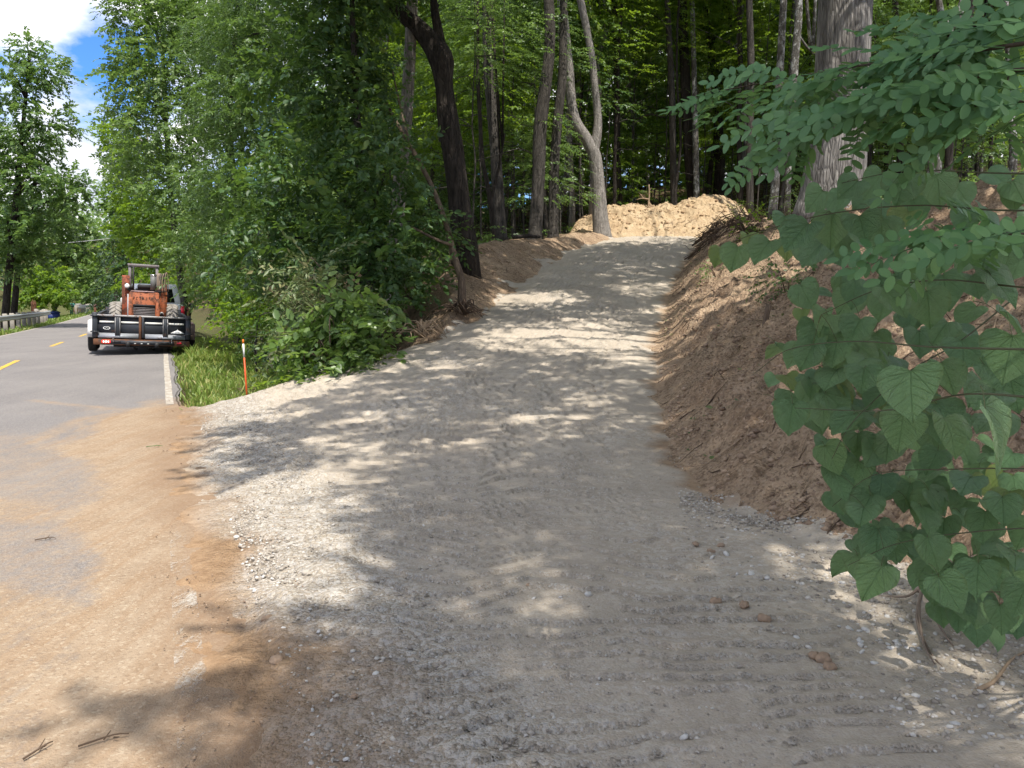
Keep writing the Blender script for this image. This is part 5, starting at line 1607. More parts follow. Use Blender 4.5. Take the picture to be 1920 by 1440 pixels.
# air cleaner, lamp, hoses, seat
mb = MB(); mb.tube([(.24, .35, 1.27), (.24, .35, 1.66)], .082, 18); ac = mb.build('air_cleaner', plain('filter_grey', (.13, .13, .125), .55), loader, smooth=False)
mb = MB(); mb.tube([(.24, .35, 1.66), (.24, .35, 1.69)], .09, 18); mb.build('cap', B_CHROME, ac)
mb = MB(); mb.tube([(.24, .35, 1.20), (.24, .35, 1.27)], .05, 12); mb.build('clamp', B_DARK, ac)
mb = MB(); mb.tube([(-.46, .30, 1.345), (-.46, .22, 1.345)], [.062, .07], 16); lampo = mb.build('work_lamp', B_DARK, loader)
mb = MB(); mb.tube([(-.46, .205, 1.345), (-.46, .218, 1.345)], .066, 16); mb.build('lens', B_DECAL, lampo)
mb = MB(); mb.box((-.36, .3, 1.32), (.14, .10, .09)); mb.box((-.36, .42, 1.25), (.2, .2, .05)); mb.build('lamp_bracket', B_DARK, loader)
for q in range(4):
    mb = MB(); xo = .46 + q * .035
    mb.tube(smooth_line([(xo, .30, 1.18), (xo - .02, .26, 1.5), (xo + .03, .28, 1.72 + .02 * q), (xo + .08, .32, 1.55), (xo + .09, .36, 1.25)], 14), .012, 6)
    mb.build('hydraulic_hose', B_HOSE if q % 2 else B_DARK, loader, smooth=True)
mb = MB(); mb.tube([(.30, .32, 1.23), (.62, .30, 1.24)], .014, 6); mb.tube([(.62, .30, 1.24), (.66, .33, 1.02)], .012, 6); mb.build('control_linkage', B_DARK, loader)
mb = MB(); mb.box((0, 1.15, 1.25), (.42, .40, .10), bev=.03); mb.box((0, .98, 1.34), (.40, .08, .14), bev=.03); mb.build('seat', B_DARK, loader)
mb = MB(); mb.box((0, 1.6, .5), (.9, 1.2, .6), bev=.04); mb.build('front_frame', B_RED, loader)
for sg in (-1, 1):
    mb = MB(); mb.box((sg * .55, 1.5, 1.15), (.12, 1.9, .16), rot=rotx(-.25), bev=.02); mb.build('lift_arm', B_RED, loader)
mb = MB(); mb.prism([(2.35, .05), (2.95, .05), (3.0, .15), (2.5, .20), (2.42, .70), (2.35, .70)], 'x', -.9, .9); mb.build('bucket', B_RUST, loader)
mb = MB(); mb.box((0, .55, .33), (1.5, .2, .2)); mb.box((0, 1.9, .33), (1.5, .2, .2)); mb.build('axle', B_DARK, loader)
for sg in (-1, 1):
    for ya in (.5, 1.9):
        wheel(loader, (sg * .765, ya, .43), .43, .32, B_DUSTY, B_ORANGE, chev=True)

# white pickup in front of the trailer
ps, pt = 26.0, -.30
ppx, ppy = road_xy(ps, pt)
pk = thing('pickup_truck', 'white pickup truck standing in front of the dump trailer', 'pickup', (ppx, ppy, float(zr(ps))), (0, math.radians(1.5), ROAD_RZ))
mb = MB()
secs = [(0.0, .82, 1.18), (2.0, .84, 1.18)]
mb.box((0, 1.0, .82), (1.9, 2.1, .78), bev=.06); mb.build('bed', B_WHITE, pk)
cab = MB()
ring = lambda y, wb, wt, z0, z1: [(-wb, y, z0), (wb, y, z0), (wb, y, z0 + .62 * (z1 - z0) * .8), (wt, y, z1), (-wt, y, z1), (-wb, y, z0 + .62 * (z1 - z0) * .8)]
st_ = [ring(2.15, .97, .70, .45, 1.80), ring(2.35, .99, .74, .45, 1.90), ring(3.9, .99, .74, .45, 1.92), ring(4.6, .99, .80, .45, 1.30), ring(6.0, .95, .84, .45, 1.22), ring(6.15, .9, .8, .5, 1.1)]
V = np.array(st_).reshape(-1, 3); Q = []
for i in range(len(st_) - 1):
    for j in range(6): Q.append([i * 6 + j, i * 6 + (j + 1) % 6, i * 6 + 6 + (j + 1) % 6, i * 6 + 6 + j])
cab.add(V, [np.array(Q), np.array([[0, 1, 2, 3, 4, 5], [35, 34, 33, 32, 31, 30]])])
cab.build('cab', B_WHITE, pk)
def cab_pt(y, f, sg):       # point on the slanted window side
    return (sg * (.99 + (.74 - .99) * f + .006), y, 1.17 + (1.91 - 1.17) * f)
for sg in (-1, 1):
    for ya, yb in ((2.5, 3.15), (3.22, 3.95)):
        V = np.array([cab_pt(ya, .08, sg), cab_pt(yb, .08, sg), cab_pt(yb - .05, .82, sg), cab_pt(ya + .05, .82, sg)])
        o_ = np.array([sg * .02, 0, .004])
        mb = MB(); mb.add(np.concatenate([V, V - o_ * 2]), np.array([[0, 1, 2, 3], [7, 6, 5, 4], [0, 1, 5, 4], [1, 2, 6, 5], [2, 3, 7, 6], [3, 0, 4, 7]])); mb.build('window', B_GLASS, pk)
    mb = MB(); mb.tube([(sg * .98, 3.95, 1.12), (sg * 1.22, 3.90, 1.10)], .025, 6); mb.box((sg * 1.34, 3.9, 1.13), (.26, .12, .17), bev=.05); mb.build('mirror', B_DARK, pk)
    mb = MB(); mb.box((sg * .88, -.06, 1.0), (.14, .03, .36), bev=.02); mb.build('tail_light', B_LENS, pk)
    for ya in (1.0, 5.2): wheel(pk, (sg * .86, ya, .40), .40, .26, B_RUBBER, B_CHROME)
mb = MB(); mb.prism([(-.68, 1.25), (.68, 1.25), (.60, 1.74), (-.60, 1.74)], 'y', 2.138, 2.15); mb.build('rear_window', B_GLASS, pk)
mb = MB(); mb.box((0, -.12, .55), (1.8, .14, .16), bev=.03); mb.build('bumper', B_CHROME, pk)
mb = MB(); mb.box((-.80, .9, 1.31), (.42, 1.3, .22), bev=.03); mb.build('side_box', plain('pale_grey_box', (.55, .55, .53), .5), pk)
mb = MB(); mb.box((0, 3.2, .38), (1.5, 5.4, .12)); mb.build('chassis', B_DARK, pk)

# ------------------------------------------------------------------ roadside furniture
G_RAIL = plain('galvanised_rail', (0.36, 0.38, 0.38), .45, .5, .4, .25)
G_POST = plain('weathered_guardrail_post', (0.38, 0.345, 0.30), .9, .15, 0, .45, 5)
def guardrail(label, line, first=None):
    """line: (s,t) points; W-beam on posts"""
    L = smooth_line(line, 60)
    X, Y = road_xy(L[:, 0], L[:, 1]); Z = zr(L[:, 0]) - .02
    root = thing('guardrail', label, 'guardrail', (X[0], Y[0], Z[0]))
    b = np.array([X[0], Y[0], Z[0]])
    prof = [(0, .50), (-.05, .545), (-.05, .575), (0, .625), (0, .645), (-.05, .695), (-.05, .725), (0, .77), (.012, .77), (-.036, .725), (-.036, .695), (.014, .645), (.014, .625), (-.036, .575), (-.036, .545), (.012, .50)]
    tang = np.gradient(np.stack([X, Y], 1), axis=0); tang /= np.linalg.norm(tang, axis=1, keepdims=True)
    nrm = np.stack([tang[:, 1], -tang[:, 0]], 1)        # towards the road
    V = []
    for i in range(60):
        for o, h in prof: V.append((X[i] - nrm[i, 0] * o, Y[i] - nrm[i, 1] * o, Z[i] + h))
    V = np.array(V) - b; m_ = len(prof)
    i = np.arange(59)[:, None] * m_; j = np.arange(m_)[None]; k = (j + 1) % m_
    mb = MB(); mb.add(V, [np.stack([i + j, i + k, i + m_ + k, i + m_ + j], -1).reshape(-1, 4), np.arange(m_)[None], (np.arange(m_) + 59 * m_)[None]])
    mb.build('rail', G_RAIL, root)
    dl = np.r_[0, np.cumsum(np.hypot(np.diff(X), np.diff(Y)))]
    pm = None
    for q in np.arange(.25, dl[-1], 1.9):
        x = np.interp(q, dl, X); y = np.interp(q, dl, Y); z = np.interp(q, dl, Z)
        nx, ny = np.interp(q, dl, nrm[:, 0]), np.interp(q, dl, nrm[:, 1])
        if pm is None:
            mp = MB(); mp.box((0, 0, .33), (.17, .20, 1.02), bev=.015); mp.box((0, .13, .63), (.15, .08, .30), bev=.01); pm = mp.mesh('post', G_POST)
        o = obj('post', pm, root, (x - nx * .26 - b[0], y - ny * .26 - b[1], z - b[2]))
        o.rotation_euler = (0, 0, math.atan2(ny, nx) - math.pi / 2)
    return root
guardrail('long weathered guardrail along the left road edge in front of two dark trunks', [(22, -7.15), (34, -7.05), (46, -6.95), (56, -7.0), (61, -7.3), (64, -8.3)])
guardrail('short far guardrail beyond the mailboxes on the left of the road', [(83, -7.4), (92, -7.0), (104, -7.0), (116, -7.0)])

def on_road(px, s_guess, t):
    """road-side place seen in column px at offset t"""
    ss = np.linspace(8, 130, 2000)
    X, Y = road_xy(ss, t)
    c = 960 + FPX * X / (Y * math.cos(PITCH) + .2)
    i = np.argmin(np.abs(c - px) + 1e3 * (ss < s_guess - 25) + 1e3 * (ss > s_guess + 30))
    return X[i], Y[i], float(TB(X[i], Y[i])), ss[i]
M_GREEN = plain('green_plastic', (0.035, 0.17, 0.145), .5, .4, 0, .12)
x, y, z, _q = on_road(133, 78, -8.2)
mbx = thing('mailbox', 'green plastic mailbox on its post beyond the guardrail end', 'mailbox', (x, y, z), (0, 0, ROAD_RZ))
mb = MB(); mb.box((0, 0, .42), (.24, .24, .95), bev=.03); mb.build('post', M_GREEN, mbx)
mb = MB(); mb.prism([(-.30, .88), (.30, .88), (.34, 1.0), (.34, 1.14), (.22, 1.27), (-.22, 1.27), (-.34, 1.14), (-.34, 1.0)], 'y', -.38, .38); bx = mb.build('box', M_GREEN, mbx)
mb = MB(); mb.box((.0, -.388, 1.10), (.5, .012, .05)); mb.build('number_plate', B_DECAL, bx)
x, y, z, _q = on_road(146, 84, -8.4)
mbx = thing('mailbox', 'grey topped mailbox on a rusty brown stone base right of the green one', 'mailbox', (x, y, z), (0, 0, ROAD_RZ))
mb = MB(); mb.prism([(-.42, -.1), (.40, -.1), (.36, .5), (.28, .78), (-.30, .74), (-.44, .45)], 'y', -.3, .3); mb.build('base', plain('brown_stone', (.20, .10, .06), .9, .2, 0, .5, 4, .5), mbx)
mb = MB(); mb.prism([(-.34, .76), (.38, .78), (.38, 1.0), (.24, 1.12), (-.2, 1.12), (-.34, 1.0)], 'y', -.34, .34); mb.build('box', plain('grey_box', (.17, .165, .16), .6), mbx)
x, y, z, _q = on_road(97, 66, -9.3)
bn = thing('blue_bin', 'blue plastic bin lying behind the end of the guardrail', 'bin', (x, y, z - .05), (0, 0, ROAD_RZ + .2))
M_BLUE = plain('blue_plastic', (0.018, 0.035, 0.16), .4, .4, 0, .15)
mb = MB(); mb.prism([(-.5, .1), (.5, .1), (.58, .75), (-.58, .70)], 'y', -.4, .4); mb.build('tub', M_BLUE, bn)
mb = MB(); mb.prism([(-.64, .72), (.64, .77), (.62, .86), (.1, .93), (-.58, .80)], 'y', -.45, .45); mb.build('lid', M_BLUE, bn)
x, y, z, _q = on_road(64, 55, -9.2)
sp = thing('tree_stump', 'tall broken reddish stump behind the guardrail right of the dark trunks', 'stump', (x, y, z))
P = smooth_line([(0, 0, -.3), (.02, 0, .5), (-.03, 0, 1.0), (0, 0, 1.62)], 12)
mb = MB(); V, Fs = tube(P, np.interp(np.arange(12), [0, 3, 11], [.26, .20, .17]), 14, True, ridge_fn(7, .25, 3)); mb.add(V, Fs)
for q in range(5):
    a = q * 1.26; mb.tube([(math.cos(a) * .11, math.sin(a) * .11, 1.55), (math.cos(a) * .13, math.sin(a) * .13, 1.72 + .07 * (q % 3))], [.06, .015], 5)
mb.build('trunk', bark_mat('rotten_red_wood', (.05, .022, .014), (.22, .105, .06), 9, .2, 1.0), sp, smooth=True)
# overhead service wire between the trees
A = at_y(40, 462, 60); B_ = at_y(420, 400, 60)
mid = (A + B_) / 2 - [0, 0, .5]
mb = MB(); mb.tube(smooth_line([A, mid, B_], 24), .022, 5)
tag(mb.build('utility_wire', plain('wire_grey', (.45, .45, .45), .5), None), 'thin pale overhead wire crossing in front of the far trees', 'wire')

# orange and white marker stake
g = at_z(463, 746, float(T0(-3.86, 11.2)) + .02)
stk = thing('marker_stake', 'thin orange fibreglass marker stake with a white band at the grass edge', 'stake', g, (math.radians(.5), math.radians(-1.2), 0))
mb = MB(); mb.tube([(0, 0, -.25), (0, 0, .62)], .0135, 8); mb.build('shaft', plain('fluorescent_orange', (.62, .085, .015), .5), stk)
mb = MB(); mb.tube([(0, 0, .62), (0, 0, .83)], .0138, 8); mb.build('white_band', B_DECAL, stk)
mb = MB(); mb.tube([(0, 0, .83), (0, 0, .895)], .0142, 8); mb.build('tip', plain('stake_tip_orange', (.70, .16, .01), .5), stk)

# ------------------------------------------------------------------ tan spoil mound at the end of the drive
mx = np.linspace(1.2, 10.4, 300); my = np.linspace(28.2, 33.6, 170)
MX, MY = np.meshgrid(mx, my)
ridge_y = 30.9 + .25 * np.sin(MX)
pxs = np.array([1040, 1066, 1085, 1105, 1125, 1150, 1178, 1200, 1222, 1244, 1258, 1266, 1285, 1310, 1338, 1365, 1385, 1398, 1420])
pys = np.array([452, 436, 412, 402, 396, 388, 383, 386, 388, 380, 382, 386, 374, 368, 366, 372, 384, 398, 440])
rx = np.array([at_y(a, b, 30.9)[0] for a, b in zip(pxs, pys)]); rz_ = np.array([at_y(a, b, 30.9)[2] for a, b in zip(pxs, pys)])
top = np.interp(MX, rx, rz_, left=3.2, right=3.2)
gz_ = T0(MX, MY)
fr = np.clip((MY - (28.5 + .3 * (fbm(MX * .8, MY * 0, 401) - .5) + .35 * sstep(MX, 8, 9.5))) / 2.5, 0, 1.4)
bk = np.clip((33.5 - MY) / 2.4, 0, 1)
shape = np.where(MY < ridge_y, np.sin(np.clip(fr, 0, 1) * math.pi / 2), np.sin(bk * math.pi / 2))
hgt = np.maximum(top - gz_, -.3) * shape
sidef = sstep(MX, rx[0], rx[2]) * (1 - sstep(MX, rx[-2], rx[-1]))
clump = (fbm(MX * 1.6, MY * 1.6, 402, 3) - .5) * .30 + (fbm(MX * 5.5, MY * 5.5, 403, 3) - .5) * .16 + (1 - np.abs(2 * fbm(MX * 9, MY * 9, 404, 3) - 1) - .6) * .13 + (vnoise(MX * 26, MY * 26, 405) - .5) * .03 - .10 * sstep(fbm(MX * 2.8, MY * 2.8, 406, 3), .55, .7)
MZ = gz_ + hgt * (.25 + .75 * sidef) + clump * np.clip(hgt * 2.2, 0, 1) - .10 * (1 - np.clip(shape * 6, 0, 1)) - .06
mm = NT('tan_clay_spoil'); v = mm.coords()
n1 = mm.noise(v, 2.2, 6, .65); n2 = mm.noise(v, 14, 6, .7)
c = mm.mix(mm.ramp(n1, [(.35, 0.0), (.66, 1.0)]), (.40, .285, .17), (.52, .40, .26))
c = mm.mix(mm.ramp(n2, [(.52, 0.0), (.75, .7)]), c, (.20, .125, .07))
c = mm.mix(mm.ramp(mm.noise(v, 5.0, 5, .6), [(.60, 0.0), (.72, .7)]), c, (.15, .09, .06))
M_MOUND = mm.done(mm.bsdf(c, .95, .1, normal=mm.bump(mm.math('ADD', n2, mm.math('MULTIPLY', mm.noise(v, 60, 3), .5)), .8, .06)))
mroot = thing('dirt_mound', 'sunlit heap of tan clay and chopped roots at the end of the gravel drive', 'dirt mound', (5.5, 30.5, float(T0(5.5, 30.5))))
b = np.array(mroot.location)
obj('heap', grid_mesh('heap', MX - b[0], MY - b[1], MZ - b[2], M_MOUND, keep=MZ > gz_ - .05), mroot)
def mound_z(x, y):
    ix = np.clip(np.interp(x, mx, np.arange(300)).astype(int), 0, 299); iy = np.clip(np.interp(y, my, np.arange(170)).astype(int), 0, 169)
    return MZ[iy, ix]
r = np.random.default_rng(410)
N = 1100
x = 2.0 + 7.6 * r.random(N); y = 28.6 + 3.4 * r.random(N)
ok = mound_z(x, y) > T0(x, y) + .12
x, y = x[ok], y[ok]; sz = .02 + .075 * r.random(len(x)) ** 3
V, F = scatter_rocks(np.stack([x, y, mound_z(x, y) + sz * .2], 1), sz, [rock_template(60 + i, 0, .35) for i in range(5)], r)
obj('clods', mesh('clods', V - b, F, stone_mat('tan_clods', [(0, (.22, .13, .07)), (.5, (.37, .25, .14)), (1, (.48, .35, .2))])), mroot, kind='stuff')

def sticks(x, y, zf, n, lmin, lmax, rad, r, bend=.25, tilt=.25):
    mb = MB()
    for k in range(n):
        a = r.random() * 6.283; L = lmin + (lmax - lmin) * r.random() ** 2
        d = np.array([math.cos(a), math.sin(a)])
        q = np.linspace(-.5, .5, 4) * L
        sx = x[k] + d[0] * q + r.normal(size=4) * bend * L * .2; sy = y[k] + d[1] * q + r.normal(size=4) * bend * L * .2
        sz_ = zf(sx, sy) + rad * .8 + r.random() * tilt * L * np.linspace(0, 1, 4)
        mb.tube(np.stack([sx, sy, sz_], 1), rad * (.6 + .8 * r.random()) * np.array([1, .9, .75, .4]), 4)
    return mb
W_STRAW = plain('pale_root_wood', (.36, .26, .17), .85, .2, 0, .4, 6)
W_DARK = plain('dark_root_wood', (.11, .075, .052), .9, .15, 0, .4, 6)
n = 170
mbs = sticks(2.2 + 7.2 * r.random(n), 28.8 + 2.6 * r.random(n), mound_z, n, .12, .7, .010, r)
mbs.V = [v_ - b for v_ in mbs.V]
mbs.build('chopped_roots', W_STRAW, mroot, kind='stuff')
# broken sapling sticking out of the mound
c0 = at_y(1216, 386, 30.7); q0 = np.array([c0[0], 30.7, float(mound_z(np.array([c0[0]]), np.array([30.7]))[0])])
sb = thing('broken_sapling', 'splintered pale sapling sticking up out of the mound', 'broken sapling', q0)
mb = MB()
mb.tube(smooth_line([(0, 0, -.3), (.0, 0, .25), (.02, 0, .5), (.0, 0, .95)], 9), np.linspace(.045, .018, 9), 7)
mb.tube(smooth_line([(.0, 0, .38), (-.25, 0, .42), (-.48, -.05, .36)], 6), np.linspace(.035, .012, 6), 6)
mb.tube(smooth_line([(-.2, 0, .42), (-.30, 0, .55), (-.36, 0, .60)], 5), np.linspace(.02, .008, 5), 5)
for q in range(5): mb.tube([(.02, 0, .3 - .02 * q), (.1 + .06 * q, .02 * q, .05), (.16 + .08 * q, .0, -.12)], [.018, .014, .008], 5)
mb.tube([(.0, 0, .7), (.10, .02, .82)], [.014, .006], 5)
mb.build('trunk', W_STRAW, sb, smooth=True)
P = np.array([q0 + [.05, 0, .78], q0 + [-.02, 0, .9], q0 + [.02, .02, .7]]); lv = place(sprays('kite', .06, 6, .2), P, np.array([[1, 0, .2], [-1, 0, .3], [.5, -.5, 0]]), np.ones(3), r)
obj('crown', mesh('crown', lv[0] - q0, lv[1], LEAF_BRIGHT), sb)

# ------------------------------------------------------------------ roots, twigs and torn leaves on the banks
r = np.random.default_rng(430)
def bank_pts(n, y0, y1, w, sd='r', p=1.2):
    y = y0 + (y1 - y0) * r.random(n)
    if sd == 'r': x = XT(y) + .05 + w * r.random(n) ** p
    else: x = XL(y) - .1 - w * r.random(n) ** p
    return x, y
n = 420
x1, y1 = bank_pts(300, 4.5, 26, 3.4); x2, y2 = bank_pts(120, 12.5, 27, 1.6, 'l')
sticks(np.r_[x1, x2], np.r_[y1, y2], TB, n, .08, .65, .006, r, .5, .12).build('root_litter', W_STRAW, kind='stuff')
x1, y1 = bank_pts(380, 4.5, 26, 3.4); x2, y2 = bank_pts(160, 12.5, 27, 1.6, 'l')
sticks(np.r_[x1, x2], np.r_[y1, y2], TB, 540, .05, .45, .005, r, .5, .12).build('twig_litter', W_DARK, kind='stuff')
# root pile at the top of the right bank, where the drive ends
x1 = 6.7 + 1.5 * r.random(230); y1 = 21 + 6 * r.random(230)
x1 = XT(y1) + .1 + 1.7 * r.random(230)
sticks(x1, y1, lambda a, b_: TB(a, b_) + .16 * r.random(), 230, .3, 1.2, .014, r, .6, .5).build('root_pile', W_DARK, kind='stuff')
n = 800
x1, y1 = bank_pts(n, 4.6, 25, 3.2)
a = r.random(n) * 6.283
P = np.stack([x1, y1, TB(x1, y1) + .02], 1)
cl = (fbm(x1 * 1.1, y1 * 1.1, 431, 3) > .5); P = P[cl]; a = a[cl]
lv = place([KITE], P, np.stack([np.cos(a), np.sin(a), np.full(len(a), .15)], 1), .03 + .06 * r.random(len(P)), r, roll=.5)
obj('torn_leaves', mesh('torn_leaves', lv[0], lv[1], LEAF_PALE), kind='stuff')
# green scraps around the cut sapling on the bank
def weed(name, label, px, py, dd, rad, K, leafm, seed, kind='kite', size=.07, cat='weeds'):
    r = np.random.default_rng(seed)
    c = at_y(px, py, dd); c[2] = float(TB(c[0], c[1]))
    P, D = lobe_sprays(np.array([0, 0, rad * .5]), rad, K, r, squash=.7)
    k = P[:, 2] > 0; P, D = P[k], D[k]
    lv = place(sprays(kind, size, 8, .3), P, D, .7 + .5 * r.random(len(P)), r)
    root = thing(name, label, cat, c)
    obj('foliage', mesh('foliage', lv[0], lv[1], leafm), root)
    mb = MB()
    for q in range(6): mb.tube([(0, 0, -.1), P[q % len(P)] * .6, P[q % len(P)]], [.01, .007, .004], 4)
    mb.build('stem', W_DARK, root)
weed('weed_clump', 'dark weeds and ivy hanging at the ledge behind the cut sapling', 1480, 500, 10.6, .42, 60, LEAF_DEEP, 440)
weed('weed_clump', 'light green seedling on the root pile left of the white trunk', 1418, 425, 17, .45, 36, LEAF_BRIGHT, 441, 'oval', .09)
weed('weed_clump', 'bright green sapling leaves at the right end of the mound', 1400, 380, 25, .65, 50, LEAF_BRIGHT, 442)
weed('weed_clump', 'small green weeds at the toe of the bank beside the upper drive', 1345, 525, 14.5, .25, 26, LEAF_MID, 443)
weed('weed_clump', 'weeds behind the dirt ledge at the foot of the birch', 1490, 395, 20, .7, 60, LEAF_MID, 444)
c = at_y(1438, 548, 9.2); c[2] = float(TB(c[0], c[1]))
cs = thing('cut_sapling', 'short cut brown sapling standing on the bank behind the redbud leaves', 'sapling', c)
mb = MB(); mb.tube(smooth_line([(0, 0, -.2), (0, 0, .15), (.03, 0, .36)], 7), np.linspace(.042, .032, 7), 9); mb.build('trunk', BARK_TAN, cs, smooth=True)
for k, (px, py, dd, lab) in enumerate([(868, 522, 13.9, 'tangle of torn roots at the foot of the leaning tan stem'), (1400, 462, 17, 'torn root ball with hanging fibres at the end of the right bank'), (790, 590, 12.6, 'curled dry vines and roots below the dark shrub on the left bank')]):
    c = at_y(px, py, dd); c[2] = float(TB(c[0], c[1])) + .05
    rt = thing('root_tangle', lab, 'roots', c)
    mb = MB()
    for q in range(34):
        a = r.random() * 6.283; L = .2 + .5 * r.random()
        mb.tube(smooth_line([(0, 0, .05), (math.cos(a) * L * .5, math.sin(a) * L * .5, .12 + .25 * r.random()), (math.cos(a + .5) * L, math.sin(a + .5) * L, .0 + .15 * r.random())], 6), np.linspace(.018, .005, 6), 5)
    mb.build('roots', [W_DARK, W_DARK, W_STRAW][k], rt, smooth=True)
def ground_pt(px, py, lift=.0):
    d = ray(px, py); k = np.arange(.8, 40, .01)
    X, Y, Z = d[0] * k, d[1] * k, CAM_H + d[2] * k
    t_ = road_st(X, Y)[1]
    G = np.where(t_ > .1, np.where(X > XR(Y), T0(X, Y), surf_z(X, Y)), zr(road_st(X, Y)[0]))
    i = int(np.argmax(Z <= G))
    return np.array([X[i], Y[i], G[i] + lift])
# hanging dark log at the ledge of the left bank
A = at_y(962, 462, 22.5); B_ = at_y(1012, 452, 23.2)
for e in (A, B_): e[2] = float(TB(e[0], e[1])) + .06
mb = MB(); mb.tube(smooth_line([A, (A + B_) / 2 + [0, 0, .04], B_], 8), [.05, .06, .065, .06, .06, .055, .05, .04], 8)
tag(mb.build('fallen_branch', BARK_DARK, smooth=True), 'dark fallen branch at the foot of the leaning maple', 'branch')
for k, (pa, pb, lab, m_) in enumerate([((1480, 962), (1600, 935), 'pale curved root lying on the gravel below the redbud leaves', W_STRAW), ((1835, 1300), (1925, 1225), 'thin green torn twig on the gravel at the right edge', W_STRAW), ((1420, 930), (1545, 945), 'brown root half buried at the foot of the bank', W_DARK)]):
    pts = []
    for u in (0, .33, .66, 1):
        px = pa[0] + (pb[0] - pa[0]) * u; py = pa[1] + (pb[1] - pa[1]) * u + (8 if u in (.33,) else -6 * (u == .66))
        pts.append(ground_pt(px, py, .012))
    mb = MB(); mb.tube(smooth_line(pts, 12), np.linspace(.010, .004, 12), 6)
    tag(mb.build('loose_root', m_, smooth=True), lab, 'root')
# clods of clay dropped on the gravel, each where it lies
for k, (px, py, w, lab) in enumerate([(1342, 1134, 18, 'small round clay clod left of two others on the gravel'), (1395, 1140, 20, 'clay clod between two others in a row on the gravel'), (1431, 1166, 20, 'clay clod nearest the white stones on the gravel'),
        (1527, 1236, 20, 'left lump of the three crumbling clods near the bottom right'), (1544, 1244, 24, 'middle lump of the three crumbling clods near the bottom right'), (1556, 1258, 20, 'lowest lump of the three crumbling clods near the bottom right'),
        (1304, 1024, 14, 'reddish clod at the edge of the gravel below the bank'), (1332, 1038, 14, 'brown clod next to the pale chips below the bank'), (1352, 1027, 13, 'clod furthest right beside the pale chips below the bank'),
        (520, 1245, 22, 'brown clod in the dirt strip between road and gravel'), (500, 1165, 16, 'dark clod on the shaded dirt strip beside the road'), (664, 1310, 12, 'small dark stone alone on the shaded gravel'), (575, 1080, 14, 'flat grey stone at the end of the sunlit gravel'), (990, 1100, 9, 'dark dry leaf curl on the drive')]):
    g = ground_pt(px, py)
    dd = math.hypot(g[1], CAM_H)
    rad = w / FPX * dd / 2
    V, F = rock_template(700 + k, 3, .07)
    V = V * (1 + (fbm(V[:, :1] * 3 + k, V[:, 1:2] * 3 + V[:, 2:3], 5, 3) - .5) * .9) * (1 + (rng.random((len(V), 1)) - .5) * .16)
    o = obj('clay_clod' if 'clod' in lab or 'lump' in lab else 'stone', mesh('clay_clod', V * rad * 1.15, F, M_CLOD if 'grey' not in lab else M_STONE, False), None, g + [0, 0, rad * .62])
    o.rotation_euler = (0, 0, k * 1.3)
    tag(o, lab, 'clod' if o.name.startswith('clay') else 'stone')
# pale chips, the largest of the loose stones
r = np.random.default_rng(450)
RT_ = [mesh('pale_stone', *rock_template(720 + i, 1, .22), M_PALE) for i in range(8)]
cl = [(1620, 1190, 55, 26, 16), (1700, 1205, 40, 20, 9), (1580, 1225, 40, 30, 8), (1750, 1330, 70, 45, 12), (1860, 1270, 50, 40, 8), (1460, 1070, 40, 30, 6), (1340, 1040, 26, 14, 5), (440, 1010, 30, 60, 10), (470, 1100, 25, 30, 5), (560, 1180, 40, 60, 8), (600, 1330, 40, 60, 6), (1850, 1190, 40, 20, 5), (1320, 1380, 60, 10, 1), (900, 1100, 300, 200, 8), (1650, 1090, 60, 40, 6)]
for cx_, cy_, sx_, sy_, n in cl:
    for q in range(n):
        px, py = cx_ + r.normal() * sx_, cy_ + r.normal() * sy_ * .6
        if py > 1432 or px > 1915: continue
        g = ground_pt(px, py)
        if road_st(g[0], g[1])[1] < .15: continue
        dd = math.hypot(g[1], CAM_H); rad = (8 + 11 * r.random() ** 2) / FPX * dd / 2
        o = obj('pale_stone', RT_[r.integers(0, 8)], None, g + [0, 0, rad * .25])
        o.scale = (rad, rad, rad * .9); o.rotation_euler = (r.normal() * .3, r.normal() * .3, r.random() * 6.28)
        tag(o, 'pale limestone chip lying loose on the gravel', 'stone', 'pale stone chips along the gravel edge')
# twigs on the clay
for k, (px, py, L, a, lab) in enumerate([(72, 1410, .11, 1.2, 'small dark twig on the clay at the bottom left'), (85, 1012, .12, .3, 'dark curled twig on the sandy asphalt'), (290, 838, .16, .2, 'green sprig on the clay where the shadow starts'), (195, 1392, .16, .5, 'thin long twig on the shaded clay')]):
    g = ground_pt(px, py, .004); d = np.array([math.cos(a), math.sin(a), 0])
    mb = MB(); mb.tube(smooth_line([-d * L / 2, d * L * .1 + [.01, .015, .006], d * L / 2], 7), np.linspace(.004, .002, 7), 5)
    mb.tube([d * .0, d * .02 + [-.012, .03, .012]], [.003, .0015], 5); mb.tube([d * L * .2, d * L * .3 + [.012, -.02, .01]], [.003, .001], 5)
    tag(mb.build('twig', W_DARK if k != 2 else plain('green_sprig', (.06, .13, .03), .6), None, loc=g), lab, 'twig')

